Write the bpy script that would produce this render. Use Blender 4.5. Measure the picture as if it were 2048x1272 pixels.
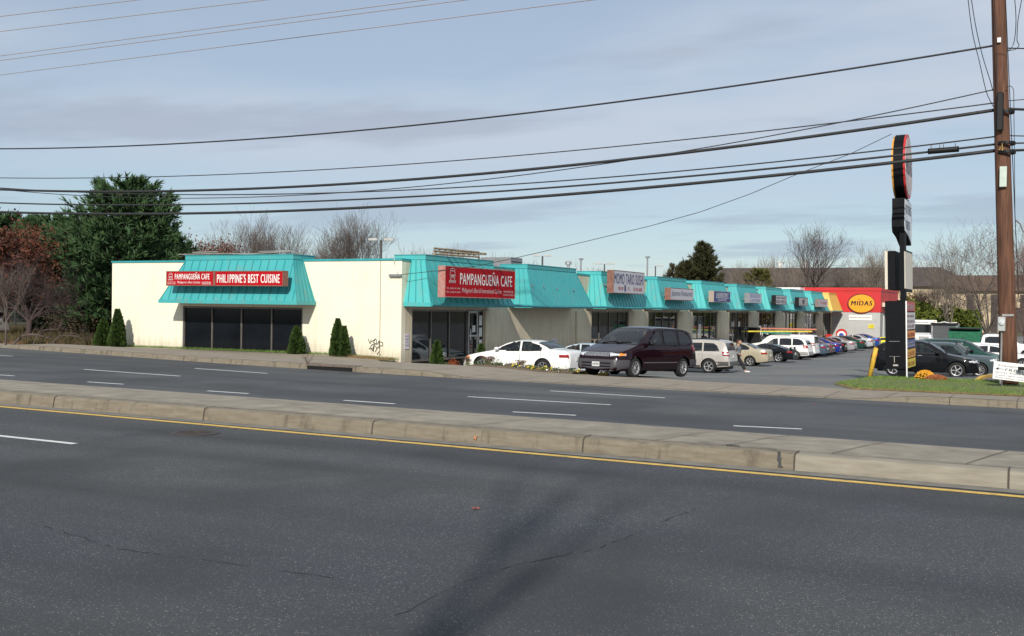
import bpy, bmesh, math, random
from mathutils import Vector, Matrix
from mathutils.bvhtree import BVHTree
random.seed(7)
for o in list(bpy.data.objects): bpy.data.objects.remove(o)
SC=bpy.context.scene
COL=SC.collection
R_=math.radians
# ------------------------------------------------------------ camera, sky, sun, exposure
F_PX=2200.; PITCH=-.0096; ROLL=.0135; PSI=.4662; CH=2.25
cp,sp=math.cos(PSI),math.sin(PSI); ct,st=math.cos(PITCH),math.sin(PITCH)
fwd=Vector((-sp*ct,cp*ct,st)); r0=Vector((cp,sp,0)); u0=r0.cross(fwd)
rt=r0*math.cos(ROLL)+u0*math.sin(ROLL); up=u0*math.cos(ROLL)-r0*math.sin(ROLL)
cam=bpy.data.cameras.new('camera'); camo=bpy.data.objects.new('camera',cam); COL.objects.link(camo)
cam.sensor_width=36; cam.lens=F_PX/2048*36; cam.clip_start=.1; cam.clip_end=4000
camo.matrix_world=Matrix(((rt.x,up.x,-fwd.x,0),(rt.y,up.y,-fwd.y,0),(rt.z,up.z,-fwd.z,CH),(0,0,0,1)))
SC.camera=camo
SUN=Vector((.37,-1.27,.78)).normalized()
sl=bpy.data.lights.new('sun','SUN'); sl.energy=4.7; sl.angle=R_(1.0); sl.color=(1,.94,.84)
so=bpy.data.objects.new('sun',sl); COL.objects.link(so); so.rotation_euler=(-SUN).to_track_quat('-Z','Y').to_euler(); so.location=(0,-20,40)
SC.view_settings.view_transform='Standard'; SC.view_settings.look='None'; SC.view_settings.exposure=0.0; SC.view_settings.gamma=1
W=bpy.data.worlds.new('World'); SC.world=W; W.use_nodes=True
nt=W.node_tree; nt.nodes.clear()
def N(t,nt=nt,**k):
    n=nt.nodes.new(t)
    for a,b in k.items(): setattr(n,a,b)
    return n
sky=N('ShaderNodeTexSky',sky_type='NISHITA',sun_disc=False,sun_elevation=math.asin(SUN.z),sun_rotation=math.atan2(SUN.x,SUN.y),air_density=1.0,dust_density=.15,ozone_density=2.2)
bg=N('ShaderNodeBackground'); out=N('ShaderNodeOutputWorld'); bg.inputs[1].default_value=.090
tc=N('ShaderNodeTexCoord'); sep=N('ShaderNodeSeparateXYZ'); nt.links.new(tc.outputs['Generated'],sep.inputs[0])
def MT(op,a,b=None,nt=nt,clamp=False):
    n=nt.nodes.new('ShaderNodeMath'); n.operation=op; n.use_clamp=clamp
    for i,v in enumerate((a,b)):
        if v is None: continue
        if isinstance(v,(int,float)): n.inputs[i].default_value=v
        else: nt.links.new(v,n.inputs[i])
    return n.outputs[0]
zc=MT('ADD',MT('MAXIMUM',sep.outputs[2],0.0),.07)
cmb=N('ShaderNodeCombineXYZ'); nt.links.new(MT('DIVIDE',sep.outputs[0],zc),cmb.inputs[0]); nt.links.new(MT('DIVIDE',sep.outputs[1],zc),cmb.inputs[1])
def wnoise(scale,detail,off,sx=1,sy=1):
    mp=N('ShaderNodeMapping'); mp.inputs['Location'].default_value=off; mp.inputs['Scale'].default_value=(sx,sy,1); mp.inputs['Rotation'].default_value=(0,0,-PSI)
    nt.links.new(cmb.outputs[0],mp.inputs[0]); n=N('ShaderNodeTexNoise'); n.inputs['Scale'].default_value=scale; n.inputs['Detail'].default_value=detail; n.inputs['Roughness'].default_value=.55
    nt.links.new(mp.outputs[0],n.inputs['Vector']); return n.outputs[0]
def ramp(v,a,b,c0=0,c1=1):
    n=N('ShaderNodeMapRange'); n.interpolation_type='SMOOTHSTEP'; nt.links.new(v,n.inputs[0])
    for i,x in enumerate((a,b,c0,c1)): n.inputs[1+i].default_value=x
    return n.outputs[0]
def wmix(f,a,b):
    n=N('ShaderNodeMix',data_type='RGBA')
    if isinstance(f,(int,float)): n.inputs[0].default_value=f
    else: nt.links.new(f,n.inputs[0])
    for i,v in ((6,a),(7,b)):
        if isinstance(v,tuple): n.inputs[i].default_value=v
        else: nt.links.new(v,n.inputs[i])
    return n.outputs[2]
veil=ramp(wnoise(.35,5,(3,1,0),.8,1.3),.36,.62)           # thin high veil
elev=ramp(sep.outputs[2],.0,.17)
c1=wmix(MT('ADD',MT('MULTIPLY',MT('MULTIPLY',veil,elev),.62),MT('MULTIPLY',elev,.5)),sky.outputs[0],(6.2,7.0,8.2,1))
puff=ramp(wnoise(.95,8,(7.3,2.1,4),.55,1.0),.50,.66)            # small grey clouds
c2=wmix(MT('MULTIPLY',puff,.6),c1,(4.2,4.75,5.9,1))
hz=MT('SUBTRACT',1.0,ramp(sep.outputs[2],-.02,.20)); c3=wmix(MT('MULTIPLY',hz,.55),c2,(4.9,6.8,8.5,1)); nt.links.new(c3,bg.inputs[0]); nt.links.new(bg.outputs[0],out.inputs[0])
# ------------------------------------------------------------ pixel (2048 px photo) -> world helpers, used only to measure places
def ray(px,py):
    x=px-1024; y=py-636; cr,sr=math.cos(ROLL),math.sin(ROLL); x,y=(x*cr+y*sr)/F_PX,(-x*sr+y*cr)/F_PX
    Y=ct+y*st; Z=st-y*ct
    return Vector((x*cp-Y*sp,x*sp+Y*cp,Z))
C0=Vector((0,0,CH))
def onz(px,py,z): r=ray(px,py); return r*((z-CH)/r.z)+C0
def ony(px,py,y): r=ray(px,py); return r*(y/r.y)+C0
def onx(px,py,x): r=ray(px,py); return r*(x/r.x)+C0
def ond(px,py,d): r=ray(px,py); return r*(d/(-r.x*sp+r.y*cp))+C0
# ------------------------------------------------------------ materials
MATS={}
def nodes(name):
    m=bpy.data.materials.new(name); m.use_nodes=True; t=m.node_tree; return m,t,t.nodes['Principled BSDF']
def M(name,col,rough=.6,var=.12,scale=3.,metal=0.,bump=0.,bscale=40.,spec=.5,coat=0.,emit=None,col2=None,stretch=(1,1,1),trans=0,streak=None):
    if name in MATS: return MATS[name]
    m,t,b=nodes(name); L=t.links
    b.inputs['Roughness'].default_value=rough; b.inputs['Metallic'].default_value=metal
    b.inputs['Specular IOR Level'].default_value=spec; b.inputs['Coat Weight'].default_value=coat
    if coat: b.inputs['Coat Roughness'].default_value=.03
    g=t.nodes.new('ShaderNodeNewGeometry'); mp=t.nodes.new('ShaderNodeMapping'); mp.inputs['Scale'].default_value=stretch; L.new(g.outputs['Position'],mp.inputs[0])
    n=t.nodes.new('ShaderNodeTexNoise'); n.inputs['Scale'].default_value=scale; n.inputs['Detail'].default_value=6; L.new(mp.outputs[0],n.inputs['Vector'])
    r=t.nodes.new('ShaderNodeMapRange'); L.new(n.outputs[0],r.inputs[0]); r.inputs[1].default_value=.3; r.inputs[2].default_value=.7
    mx=t.nodes.new('ShaderNodeMix'); mx.data_type='RGBA'; L.new(r.outputs[0],mx.inputs[0])
    c2=col2 or tuple(c*(1-var) for c in col); c1_=col if col2 else tuple(min(1,c*(1+var)) for c in col)
    mx.inputs[6].default_value=(*c2,1); mx.inputs[7].default_value=(*c1_,1); co=mx.outputs[2]
    if streak:   # stains running down the surface
        m2=t.nodes.new('ShaderNodeMapping'); m2.inputs['Scale'].default_value=(3.2,3.2,.35); L.new(g.outputs['Position'],m2.inputs[0]); n4=t.nodes.new('ShaderNodeTexNoise'); n4.inputs['Scale'].default_value=1.4; n4.inputs['Detail'].default_value=7; n4.inputs['Roughness'].default_value=.6; L.new(m2.outputs[0],n4.inputs['Vector'])
        r4=t.nodes.new('ShaderNodeMapRange'); L.new(n4.outputs[0],r4.inputs[0]); r4.inputs[1].default_value=streak[1]; r4.inputs[2].default_value=streak[1]+.16; r4.inputs[4].default_value=streak[2]
        m4=t.nodes.new('ShaderNodeMix'); m4.data_type='RGBA'; L.new(r4.outputs[0],m4.inputs[0]); L.new(co,m4.inputs[6]); m4.inputs[7].default_value=(*streak[0],1); co=m4.outputs[2]
    L.new(co,b.inputs['Base Color'])
    if bump:
        n2=t.nodes.new('ShaderNodeTexNoise'); n2.inputs['Scale'].default_value=bscale; n2.inputs['Detail'].default_value=3; L.new(mp.outputs[0],n2.inputs['Vector'])
        bp=t.nodes.new('ShaderNodeBump'); bp.inputs['Strength'].default_value=bump; bp.inputs['Distance'].default_value=.01; L.new(n2.outputs[0],bp.inputs['Height']); L.new(bp.outputs[0],b.inputs['Normal'])
    if emit: b.inputs['Emission Color'].default_value=(*col,1); b.inputs['Emission Strength'].default_value=emit
    if trans: b.inputs['Transmission Weight'].default_value=trans
    MATS[name]=m; return m
def brick(name,col,mort,bw=.4,rh=.1,dirt=.1):
    m,t,b=nodes(name); L=t.links; g=t.nodes.new('ShaderNodeNewGeometry'); s=t.nodes.new('ShaderNodeSeparateXYZ'); L.new(g.outputs['Position'],s.inputs[0])
    c=t.nodes.new('ShaderNodeCombineXYZ'); L.new(MT('ADD',s.outputs[0],s.outputs[1],t),c.inputs[0]); L.new(s.outputs[2],c.inputs[1])
    k=t.nodes.new('ShaderNodeTexBrick'); L.new(c.outputs[0],k.inputs['Vector']); k.inputs['Scale'].default_value=1; k.inputs['Brick Width'].default_value=bw; k.inputs['Row Height'].default_value=rh; k.inputs['Mortar Size'].default_value=.008; k.inputs['Mortar Smooth'].default_value=.3
    k.inputs['Color1'].default_value=(*col,1); k.inputs['Color2'].default_value=(*[x*.96 for x in col],1); k.inputs['Mortar'].default_value=(*mort,1)
    n=t.nodes.new('ShaderNodeTexNoise'); n.inputs['Scale'].default_value=.8; n.inputs['Detail'].default_value=8; L.new(g.outputs['Position'],n.inputs['Vector'])
    mp=t.nodes.new('ShaderNodeMapping'); mp.inputs['Scale'].default_value=(3,3,.25); L.new(g.outputs['Position'],mp.inputs[0]); n3=t.nodes.new('ShaderNodeTexNoise'); n3.inputs['Scale'].default_value=2; n3.inputs['Detail'].default_value=5; L.new(mp.outputs[0],n3.inputs['Vector'])
    f=t.nodes.new('ShaderNodeMapRange'); L.new(MT('MULTIPLY',n.outputs[0],n3.outputs[0],t),f.inputs[0]); f.inputs[1].default_value=.22; f.inputs[2].default_value=.42; f.inputs[3].default_value=0; f.inputs[4].default_value=dirt
    mx=t.nodes.new('ShaderNodeMix'); mx.data_type='RGBA'; L.new(f.outputs[0],mx.inputs[0]); L.new(k.outputs[0],mx.inputs[6]); mx.inputs[7].default_value=(.30,.27,.21,1)
    zb=t.nodes.new('ShaderNodeMapRange'); L.new(MT('ADD',s.outputs[2],MT('MULTIPLY',n3.outputs[0],-.9,t),t),zb.inputs[0]); zb.inputs[1].default_value=-.35; zb.inputs[2].default_value=.28; zb.inputs[3].default_value=.55; zb.inputs[4].default_value=0
    m5=t.nodes.new('ShaderNodeMix'); m5.data_type='RGBA'; L.new(zb.outputs[0],m5.inputs[0]); L.new(mx.outputs[2],m5.inputs[6]); m5.inputs[7].default_value=(.36,.30,.21,1)   # splash dirt at the foot
    L.new(m5.outputs[2],b.inputs['Base Color']); b.inputs['Roughness'].default_value=.75
    bp=t.nodes.new('ShaderNodeBump'); bp.inputs['Strength'].default_value=.5; bp.inputs['Distance'].default_value=.006; bp.invert=True; L.new(k.outputs['Fac'],bp.inputs['Height']); L.new(bp.outputs[0],b.inputs['Normal'])
    MATS[name]=m; return m
def asphalt(name,base,speck=.25,bands=True,crack=.0,scale=1.,lanes=()):
    m,t,b=nodes(name); L=t.links; g=t.nodes.new('ShaderNodeNewGeometry')
    def noise(sc,det,st_=(1,1,1),off=(0,0,0),ro=.5):
        mp=t.nodes.new('ShaderNodeMapping'); mp.inputs['Scale'].default_value=st_; mp.inputs['Location'].default_value=off; L.new(g.outputs['Position'],mp.inputs[0])
        n=t.nodes.new('ShaderNodeTexNoise'); n.inputs['Scale'].default_value=sc; n.inputs['Detail'].default_value=det; n.inputs['Roughness'].default_value=ro; L.new(mp.outputs[0],n.inputs['Vector']); return n.outputs[0]
    def rg(v,a,b_,c=0.,d=1.):
        n=t.nodes.new('ShaderNodeMapRange'); L.new(v,n.inputs[0]); n.inputs[1].default_value=a; n.inputs[2].default_value=b_; n.inputs[3].default_value=c; n.inputs[4].default_value=d; return n.outputs[0]
    def mix(f,a,c,bt='MIX'):
        n=t.nodes.new('ShaderNodeMix'); n.data_type='RGBA'; n.blend_type=bt
        if isinstance(f,float): n.inputs[0].default_value=f
        else: L.new(f,n.inputs[0])
        for i,v in ((6,a),(7,c)):
            if isinstance(v,tuple): n.inputs[i].default_value=(*v,1)
            else: L.new(v,n.inputs[i])
        return n.outputs[2]
    big=rg(noise(.22,6,(.5,1,1)),.35,.65)
    c=mix(big,(base[0]*.52,base[1]*.58,base[2]*.76),(base[0]*1.16,base[1]*1.16,base[2]*1.04))
    fine=rg(noise(48*scale,5,ro=.9),.40,.60)
    c=mix(fine,mix(.55,c,tuple(x*.30 for x in base)),mix(.30,c,tuple(x*2.1 for x in base)))
    v=t.nodes.new('ShaderNodeTexVoronoi'); v.inputs['Scale'].default_value=62*scale; L.new(g.outputs['Position'],v.inputs['Vector'])
    sepc=t.nodes.new('ShaderNodeSeparateColor'); L.new(v.outputs['Color'],sepc.inputs[0])
    sm=MT('MULTIPLY',rg(v.outputs['Distance'],.22,.42,1,0),rg(sepc.outputs[0],.80,.95,0,speck*1.8),t)
    c=mix(sm,c,(.46,.44,.40))
    if bands:
        c=mix(rg(noise(.5,6,(.07,1.0,1),(3,2,0)),.48,.66,0,.6),c,tuple(x*.45 for x in base))   # oil and tyre bands along the lanes
        c=mix(rg(noise(.30,6,(1.2,.8,1),(9,4,0)),.48,.66,0,.7),c,tuple(x*.5 for x in base))
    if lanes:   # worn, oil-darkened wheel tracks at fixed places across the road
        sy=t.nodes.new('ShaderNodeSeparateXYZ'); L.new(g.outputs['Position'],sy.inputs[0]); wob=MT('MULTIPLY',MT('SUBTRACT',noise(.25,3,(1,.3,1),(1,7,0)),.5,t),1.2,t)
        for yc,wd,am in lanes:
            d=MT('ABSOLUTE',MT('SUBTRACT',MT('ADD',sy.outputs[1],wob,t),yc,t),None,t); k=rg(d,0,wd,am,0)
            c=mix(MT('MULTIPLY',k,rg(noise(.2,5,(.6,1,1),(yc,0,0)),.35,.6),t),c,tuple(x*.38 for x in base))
    if crack:
        # thin wandering cracks: distorted voronoi edges kept only where a big noise is high
        wn=t.nodes.new('ShaderNodeTexNoise'); wn.inputs['Scale'].default_value=1.3; wn.inputs['Detail'].default_value=6; L.new(g.outputs['Position'],wn.inputs['Vector'])
        va=t.nodes.new('ShaderNodeVectorMath'); va.operation='MULTIPLY_ADD'; L.new(wn.outputs['Color'],va.inputs[0]); va.inputs[1].default_value=(.9,.9,0); L.new(g.outputs['Position'],va.inputs[2])
        v2=t.nodes.new('ShaderNodeTexVoronoi'); v2.feature='DISTANCE_TO_EDGE'; v2.inputs['Scale'].default_value=.22; L.new(va.outputs[0],v2.inputs['Vector'])
        cr=MT('MULTIPLY',rg(v2.outputs['Distance'],.0012,.0045,1,0),rg(noise(.25,2,off=(5,5,0)),.46,.56,0,crack),t)
        c=mix(cr,c,(.012,.012,.012))
    L.new(c,b.inputs['Base Color']); b.inputs['Roughness'].default_value=.82; b.inputs['Specular IOR Level'].default_value=.35
    bp=t.nodes.new('ShaderNodeBump'); bp.inputs['Strength'].default_value=.55; bp.inputs['Distance'].default_value=.006; L.new(fine,bp.inputs['Height']); L.new(bp.outputs[0],b.inputs['Normal'])
    MATS[name]=m; return m
def glassmat(name,tint,rough=.02,dens=.5):
    m=bpy.data.materials.new(name); m.use_nodes=True; t=m.node_tree; t.nodes.clear()
    tr=t.nodes.new('ShaderNodeBsdfTransparent'); tr.inputs[0].default_value=(*tint,1); gl=t.nodes.new('ShaderNodeBsdfGlossy'); gl.inputs['Roughness'].default_value=rough
    fr=t.nodes.new('ShaderNodeFresnel'); fr.inputs[0].default_value=1.5; mx=t.nodes.new('ShaderNodeMixShader'); o=t.nodes.new('ShaderNodeOutputMaterial')
    t.links.new(MT('ADD',MT('MULTIPLY',fr.outputs[0],1.1,t),.03,t),mx.inputs[0]); t.links.new(tr.outputs[0],mx.inputs[1]); t.links.new(gl.outputs[0],mx.inputs[2]); t.links.new(mx.outputs[0],o.inputs[0]); MATS[name]=m; return m
def paint(name,col,metal=.0,rough=.32):
    if name in MATS: return MATS[name]
    return M(name,col,rough=.3,var=.05,scale=2.5,metal=metal*.6,coat=.5,spec=.05)
BLACK=M('black_trim',(.007,.007,.008),.5,spec=.3); TYRE=M('tyre_rubber',(.010,.010,.010),.85,.2,20); CHROME=M('bright_alloy',(.62,.62,.64),.28,.1,8,metal=.75)
DGLASS=M('dark_glass',(.010,.012,.015),.03,.3,.6,spec=.6); TGLASS=glassmat('car_glass',(.42,.47,.47)); WHITE=M('white_plastic',(.75,.75,.74),.4,.06)
REDL=M('red_lens',(.27,.008,.010),.2,.1,spec=.4,coat=.2); AMBER=M('amber_lens',(.75,.24,.02),.15,.1,coat=.5); CLEARL=M('clear_lens',(.66,.68,.70),.1,.25,14,metal=.3,coat=.8)
CONC=M('concrete',(.30,.266,.205),.9,.16,2.2,bump=.6,bscale=45,col2=(.185,.165,.13)); CONCK=M('kerb_concrete',(.205,.178,.132),.9,.3,5,bump=.8,bscale=30,col2=(.15,.125,.088),stretch=(.6,1,4),streak=((.07,.055,.04),.55,.8)); DIRT=M('bare_soil',(.12,.085,.055),.95,.35,6,bump=.8,bscale=20)
GREYM=M('grey_metal',(.28,.29,.30),.45,.12,5,metal=.5); WOOD=M('pole_wood',(.105,.046,.026),.85,.45,5,bump=.6,bscale=12,stretch=(3,3,.25)); CABLE=M('cable_black',(.02,.02,.022),.6)
# ------------------------------------------------------------ mesh builder
class MB:
    def __init__(s): s.v=[]; s.f=[]
    def poly(s,pts): n=len(s.v); s.v+= [tuple(p) for p in pts]; s.f.append(tuple(range(n,n+len(pts)))); return s
    def box(s,x0,x1,y0,y1,z0,z1,b=0.):
        c=[(x0,y0,z0),(x1,y0,z0),(x1,y1,z0),(x0,y1,z0),(x0,y0,z1),(x1,y0,z1),(x1,y1,z1),(x0,y1,z1)]; return s.hexa(c)
    def hexa(s,c):
        n=len(s.v); s.v+=[tuple(p) for p in c]; s.f+=[tuple(n+i for i in q) for q in ((0,3,2,1),(4,5,6,7),(0,1,5,4),(1,2,6,5),(2,3,7,6),(3,0,4,7))]; return s
    def tube(s,pts,rad,k=6,cap=True):
        pts=[Vector(p) for p in pts]; m=len(pts)
        if not hasattr(rad,'__len__'): rad=[rad]*m
        n=len(s.v)
        for i,p in enumerate(pts):
            d=(pts[min(i+1,m-1)]-pts[max(i-1,0)])
            if d.length<1e-9: d=Vector((0,0,1))
            d.normalize(); a=Vector((0,0,1)) if abs(d.z)<.9 else Vector((1,0,0)); u=d.cross(a).normalized(); w=d.cross(u)
            for j in range(k):
                an=2*math.pi*j/k; q=p+(u*math.cos(an)+w*math.sin(an))*rad[i]; s.v.append(tuple(q))
        for i in range(m-1):
            for j in range(k): s.f.append((n+i*k+j,n+i*k+(j+1)%k,n+(i+1)*k+(j+1)%k,n+(i+1)*k+j))
        if cap: s.f.append(tuple(n+j for j in range(k))[::-1]); s.f.append(tuple(n+(m-1)*k+j for j in range(k)))
        return s
    def lathe(s,c,prof,k=24,axis='z'):
        n=len(s.v); m=len(prof)
        for r,h in prof:
            for j in range(k):
                a=2*math.pi*j/k; x,y=r*math.cos(a),r*math.sin(a)
                p={'z':(x,y,h),'y':(x,h,y),'x':(h,x,y)}[axis]; s.v.append((c[0]+p[0],c[1]+p[1],c[2]+p[2]))
        for i in range(m-1):
            for j in range(k): s.f.append((n+i*k+j,n+i*k+(j+1)%k,n+(i+1)*k+(j+1)%k,n+(i+1)*k+j))
        return s
    def prism(s,pts,vec):
        """closed outline extruded by vec"""
        n=len(s.v); k=len(pts); vec=Vector(vec); s.v+=[tuple(p) for p in pts]+[tuple(Vector(p)+vec) for p in pts]
        s.f.append(tuple(range(n,n+k))[::-1]); s.f.append(tuple(range(n+k,n+2*k)))
        for j in range(k): s.f.append((n+j,n+(j+1)%k,n+k+(j+1)%k,n+k+j))
        return s
    def grid(s,P):
        n=len(s.v); a=len(P); b=len(P[0])
        for r in P: s.v+=[tuple(p) for p in r]
        for i in range(a-1):
            for j in range(b-1): s.f.append((n+i*b+j,n+i*b+j+1,n+(i+1)*b+j+1,n+(i+1)*b+j))
        return s
    def build(s,name,mat,parent=None,org=None,smooth=False,bevel=0.,fix=True,link=True):
        me=bpy.data.meshes.new(name)
        if org is not None: o0=Vector(org); vs=[tuple(Vector(v)-o0) for v in s.v]
        else: vs=s.v
        me.from_pydata(vs,[],s.f)
        if fix or bevel:
            bm=bmesh.new(); bm.from_mesh(me)
            if fix: bmesh.ops.recalc_face_normals(bm,faces=bm.faces)
            if bevel: bmesh.ops.bevel(bm,geom=list(bm.edges),offset=bevel,segments=1,affect='EDGES',clamp_overlap=True)
            bm.to_mesh(me); bm.free()
        if smooth:
            me.polygons.foreach_set('use_smooth',[True]*len(me.polygons))
        me.materials.append(mat); o=bpy.data.objects.new(name,me)
        if link: COL.objects.link(o)
        if parent is not None: o.parent=parent
        return o
def autosmooth(o,ang=40):
    me=o.data; me.polygons.foreach_set('use_smooth',[True]*len(me.polygons)); bm=bmesh.new(); bm.from_mesh(me)
    for e in bm.edges:
        if len(e.link_faces)==2 and e.calc_face_angle(0)>R_(ang): e.smooth=False
    bm.to_mesh(me); bm.free(); return o
def tag(o,label=None,cat=None,group=None,kind=None):
    if label: o['label']=label
    if cat: o['category']=cat
    if group: o['group']=group
    if kind: o['kind']=kind
    return o
def thing(name,label,cat,loc=(0,0,0),rz=0,group=None):
    o=bpy.data.objects.new(name,None); COL.objects.link(o); o.empty_display_size=.3; o.location=loc; o.rotation_euler=(0,0,rz); return tag(o,label,cat,group)
def single(mb,name,mat,label,cat,group=None,**k): return tag(mb.build(name,mat,**k),label,cat,group)
def copy_tree(o,parent=None):
    c=o.copy(); COL.objects.link(c); c.parent=parent
    for ch in [x for x in bpy.data.objects if x.parent==o]: copy_tree(ch,c)
    return c
def text_into(mb,txt,O,U,V,w,h,bold=0.,shear=0.,lift=.004):
    """lettering fitted into a w x h box whose lower-left is O, on the plane U,V"""
    cu=bpy.data.curves.new('t','FONT'); cu.body=txt; cu.shear=shear; cu.size=1; cu.resolution_u=3; cu.fill_mode='FRONT'; cu.offset=0; cu.space_character=1.08+bold*2
    to=bpy.data.objects.new('t',cu); COL.objects.link(to); dg=bpy.context.evaluated_depsgraph_get(); dg.update()
    me=bpy.data.meshes.new_from_object(to.evaluated_get(dg)); bpy.data.objects.remove(to); bpy.data.curves.remove(cu)
    if not me.vertices: return mb
    xs=[v.co.x for v in me.vertices]; ys=[v.co.y for v in me.vertices]; x0,x1,y0,y1=min(xs),max(xs),min(ys),max(ys)
    U=Vector(U).normalized(); V=Vector(V).normalized(); Nn=U.cross(V); O=Vector(O); n=len(mb.v)
    for k,dx in enumerate((0,bold*.75,-bold*.75) if bold>.012 else (0,)):
        n=len(mb.v)
        for v in me.vertices: mb.v.append(tuple(O+U*((v.co.x+dx-x0)/max(x1-x0,1e-6)*w)+V*((v.co.y-y0)/max(y1-y0,1e-6)*h)+Nn*(lift+.0012*k)))
        for p in me.polygons: mb.f.append(tuple(n+i for i in p.vertices))
    bpy.data.meshes.remove(me); return mb
def lerp(a,b,t): return a+(b-a)*t
def interp(x,P):
    if x<=P[0][0]: return P[0][1]
    for (a,b),(c,d) in zip(P,P[1:]):
        if x<=c: return b+(d-b)*(x-a)/max(c-a,1e-9)
    return P[-1][1]
def sstep(a,b,x): t=max(0,min(1,(x-a)/(b-a))); return t*t*(3-2*t)
def pchip(P):
    xs=[p[0] for p in P]; ys=[p[1] for p in P]; n=len(P); d=[(ys[i+1]-ys[i])/(xs[i+1]-xs[i]) for i in range(n-1)]; m=[d[0]]+[0 if d[i-1]*d[i]<=0 else 2*d[i-1]*d[i]/(d[i-1]+d[i]) for i in range(1,n-1)]+[d[-1]]
    def f(x):
        if x<=xs[0]: return ys[0]
        if x>=xs[-1]: return ys[-1]
        i=0
        while x>xs[i+1]: i+=1
        h=xs[i+1]-xs[i]; t=(x-xs[i])/h
        return (1+2*t)*(1-t)**2*ys[i]+t*(1-t)**2*h*m[i]+t*t*(3-2*t)*ys[i+1]+t*t*(t-1)*h*m[i+1]
    return f
# ------------------------------------------------------------ ground, road, median, pavement, parking lot
def RD(x): return -.007*max(-90,min(60,x))
CURB=pchip([(-120,41),(-60,34.8),(-37.6,31.2),(-31,30.2),(-25,29.3),(-17,28.7),(-12,28.6),(-3,28.8),(20,29.2),(80,30)])
def drop(x):  # dropped kerb at the driveways
    return 1-(sstep(-17.9,-15.6,x)-sstep(-4.9,-3.0,x))-(sstep(-60,-44.5,x)*0+1-sstep(-41.5,-38.2,x))*1
LY=[(29,.12),(32.2,.10),(34.4,-.04),(37.1,-.13),(40.2,-.44),(57,-1.13),(69.5,-1.30),(78,-1.38),(84,-1.46),(140,-1.46),(200,-1.2),(400,1)]
def LOT(x,y): return interp(y,LY)+.03*max(0,min(17,x+17))*sstep(36,48,y)
def WALK(x,y):
    c=CURB(x); k=.15*max(0.,drop(x))+.012; z0=RD(x)+k
    if x<-23.7:
        zb=interp(x,[(-41,.22),(-27,.2),(-24,.1)]); return lerp(z0,zb,sstep(c+1.5,36.6,y))
    back=lerp(.08,RD(x)+.12,1-sstep(-17.5,-15,x)) if x<-10 else .07
    return lerp(z0,back,sstep(c+.8,c+3.2,y))
def VERGE(x): return sstep(-6.7,-5.7,x)
def H(x,y):
    c=CURB(x)
    if y<=c: return RD(x)
    if x<-40.5: return lerp(WALK(-40.5,min(y,36.6)),.25,sstep(33,60,y))+max(0,-x-90)*.012
    if x<-23.7: return WALK(x,min(y,37.3))
    w=WALK(x,min(y,33.))
    wl=LOT(x,y)
    e0=lerp(32.4,38.6,VERGE(x)); e1=lerp(35.6,40.6,VERGE(x))
    if x>-14 and x<-6.8: e1=34
    return lerp(w,wl,sstep(e0,e1,y))
def frange(a,b,n): return [a+(b-a)*i/(n-1) for i in range(n)]
gx=[-700,-400,-250,-170,-120,-90,-70,-58]+frange(-52,16,137)+[24,36,60,100,180,300,700]
gy=[-60,-30,-14,-4,4,10,14]+frange(16,66,101)+[70,76,84,92,100,112,126,140,160,200,260,400,700,1400]
GND=M('field_ground',(.085,.072,.036),.95,.35,1.1,bump=.7,bscale=9,col2=(.045,.055,.022))
def ghz(x,y): return H(x,y)-(.05 if y<CURB(x)+9 and x>-41 else .02)-(.10 if (y<CURB(x)+.8) else 0)
tag(MB().grid([[(x,y,ghz(x,y)) for x in gx] for y in gy]).build('ground',GND,smooth=True,fix=False),kind='structure')
def sheet(name,mat,xs,y0,y1,ny,dz,zf=H,label=None):
    g=[]
    for j in range(ny):
        t=j/(ny-1); g.append([(x,lerp(y0(x),y1(x),t),zf(x,lerp(y0(x),y1(x),t))+dz) for x in xs])
    return tag(MB().grid(g).build(name,mat,smooth=True,fix=False),kind='structure')
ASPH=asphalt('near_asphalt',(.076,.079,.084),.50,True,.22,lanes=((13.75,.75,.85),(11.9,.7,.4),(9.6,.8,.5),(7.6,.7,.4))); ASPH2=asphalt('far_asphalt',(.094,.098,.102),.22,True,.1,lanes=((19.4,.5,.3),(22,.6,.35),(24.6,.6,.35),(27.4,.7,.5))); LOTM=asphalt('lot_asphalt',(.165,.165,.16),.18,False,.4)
K=lambda v:(lambda x:v)
XS=[-400,-200,-120,-90]+frange(-70,30,101)+[60,90,200,400]
rz=lambda x,y:RD(x)
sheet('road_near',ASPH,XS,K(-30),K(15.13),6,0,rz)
sheet('gutter_near',M('gutter_concrete',(.17,.16,.14),.85,.25,3,bump=.3),XS,K(15.13),K(15.47),2,.006,rz)
sheet('road_far',ASPH2,XS,K(18.345),lambda x:CURB(x)-.02,6,0,rz)
# median: kerb face, top, far face
def strip(name,mat,prof,xs,zf=rz):
    g=[[(x,y,zf(x,y)+z) for x in xs] for y,z in prof]
    return tag(MB().grid(g).build(name,mat,smooth=False,fix=True),kind='structure')
XM=frange(-70,30,201)
XK1=[x for x in XM if x<-3.35]+[-3.35]; XK2=[-3.345]+[x for x in XM if x>-3.3]
KP=([(15.47,-.03),(15.475,.02),(15.51,.19),(15.53,.215),(15.57,.228),(15.80,.232)],)
o=strip('median_kerb',CONCK,KP[0],XK1); autosmooth(o,60)
o=strip('median_kerb',M('newer_kerb_concrete',(.27,.245,.195),.9,.2,4,bump=.5,bscale=40,col2=(.20,.178,.138),stretch=(.6,1,4)),KP[0],XK2); autosmooth(o,60)
strip('median',CONC,[(15.80,.234),(17.2,.23),(18.12,.185),(18.30,.17),(18.34,.14),(18.345,-.03)],XM)
JOINT=M('joint_dark',(.06,.05,.04),.9)
mb=MB()
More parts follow.
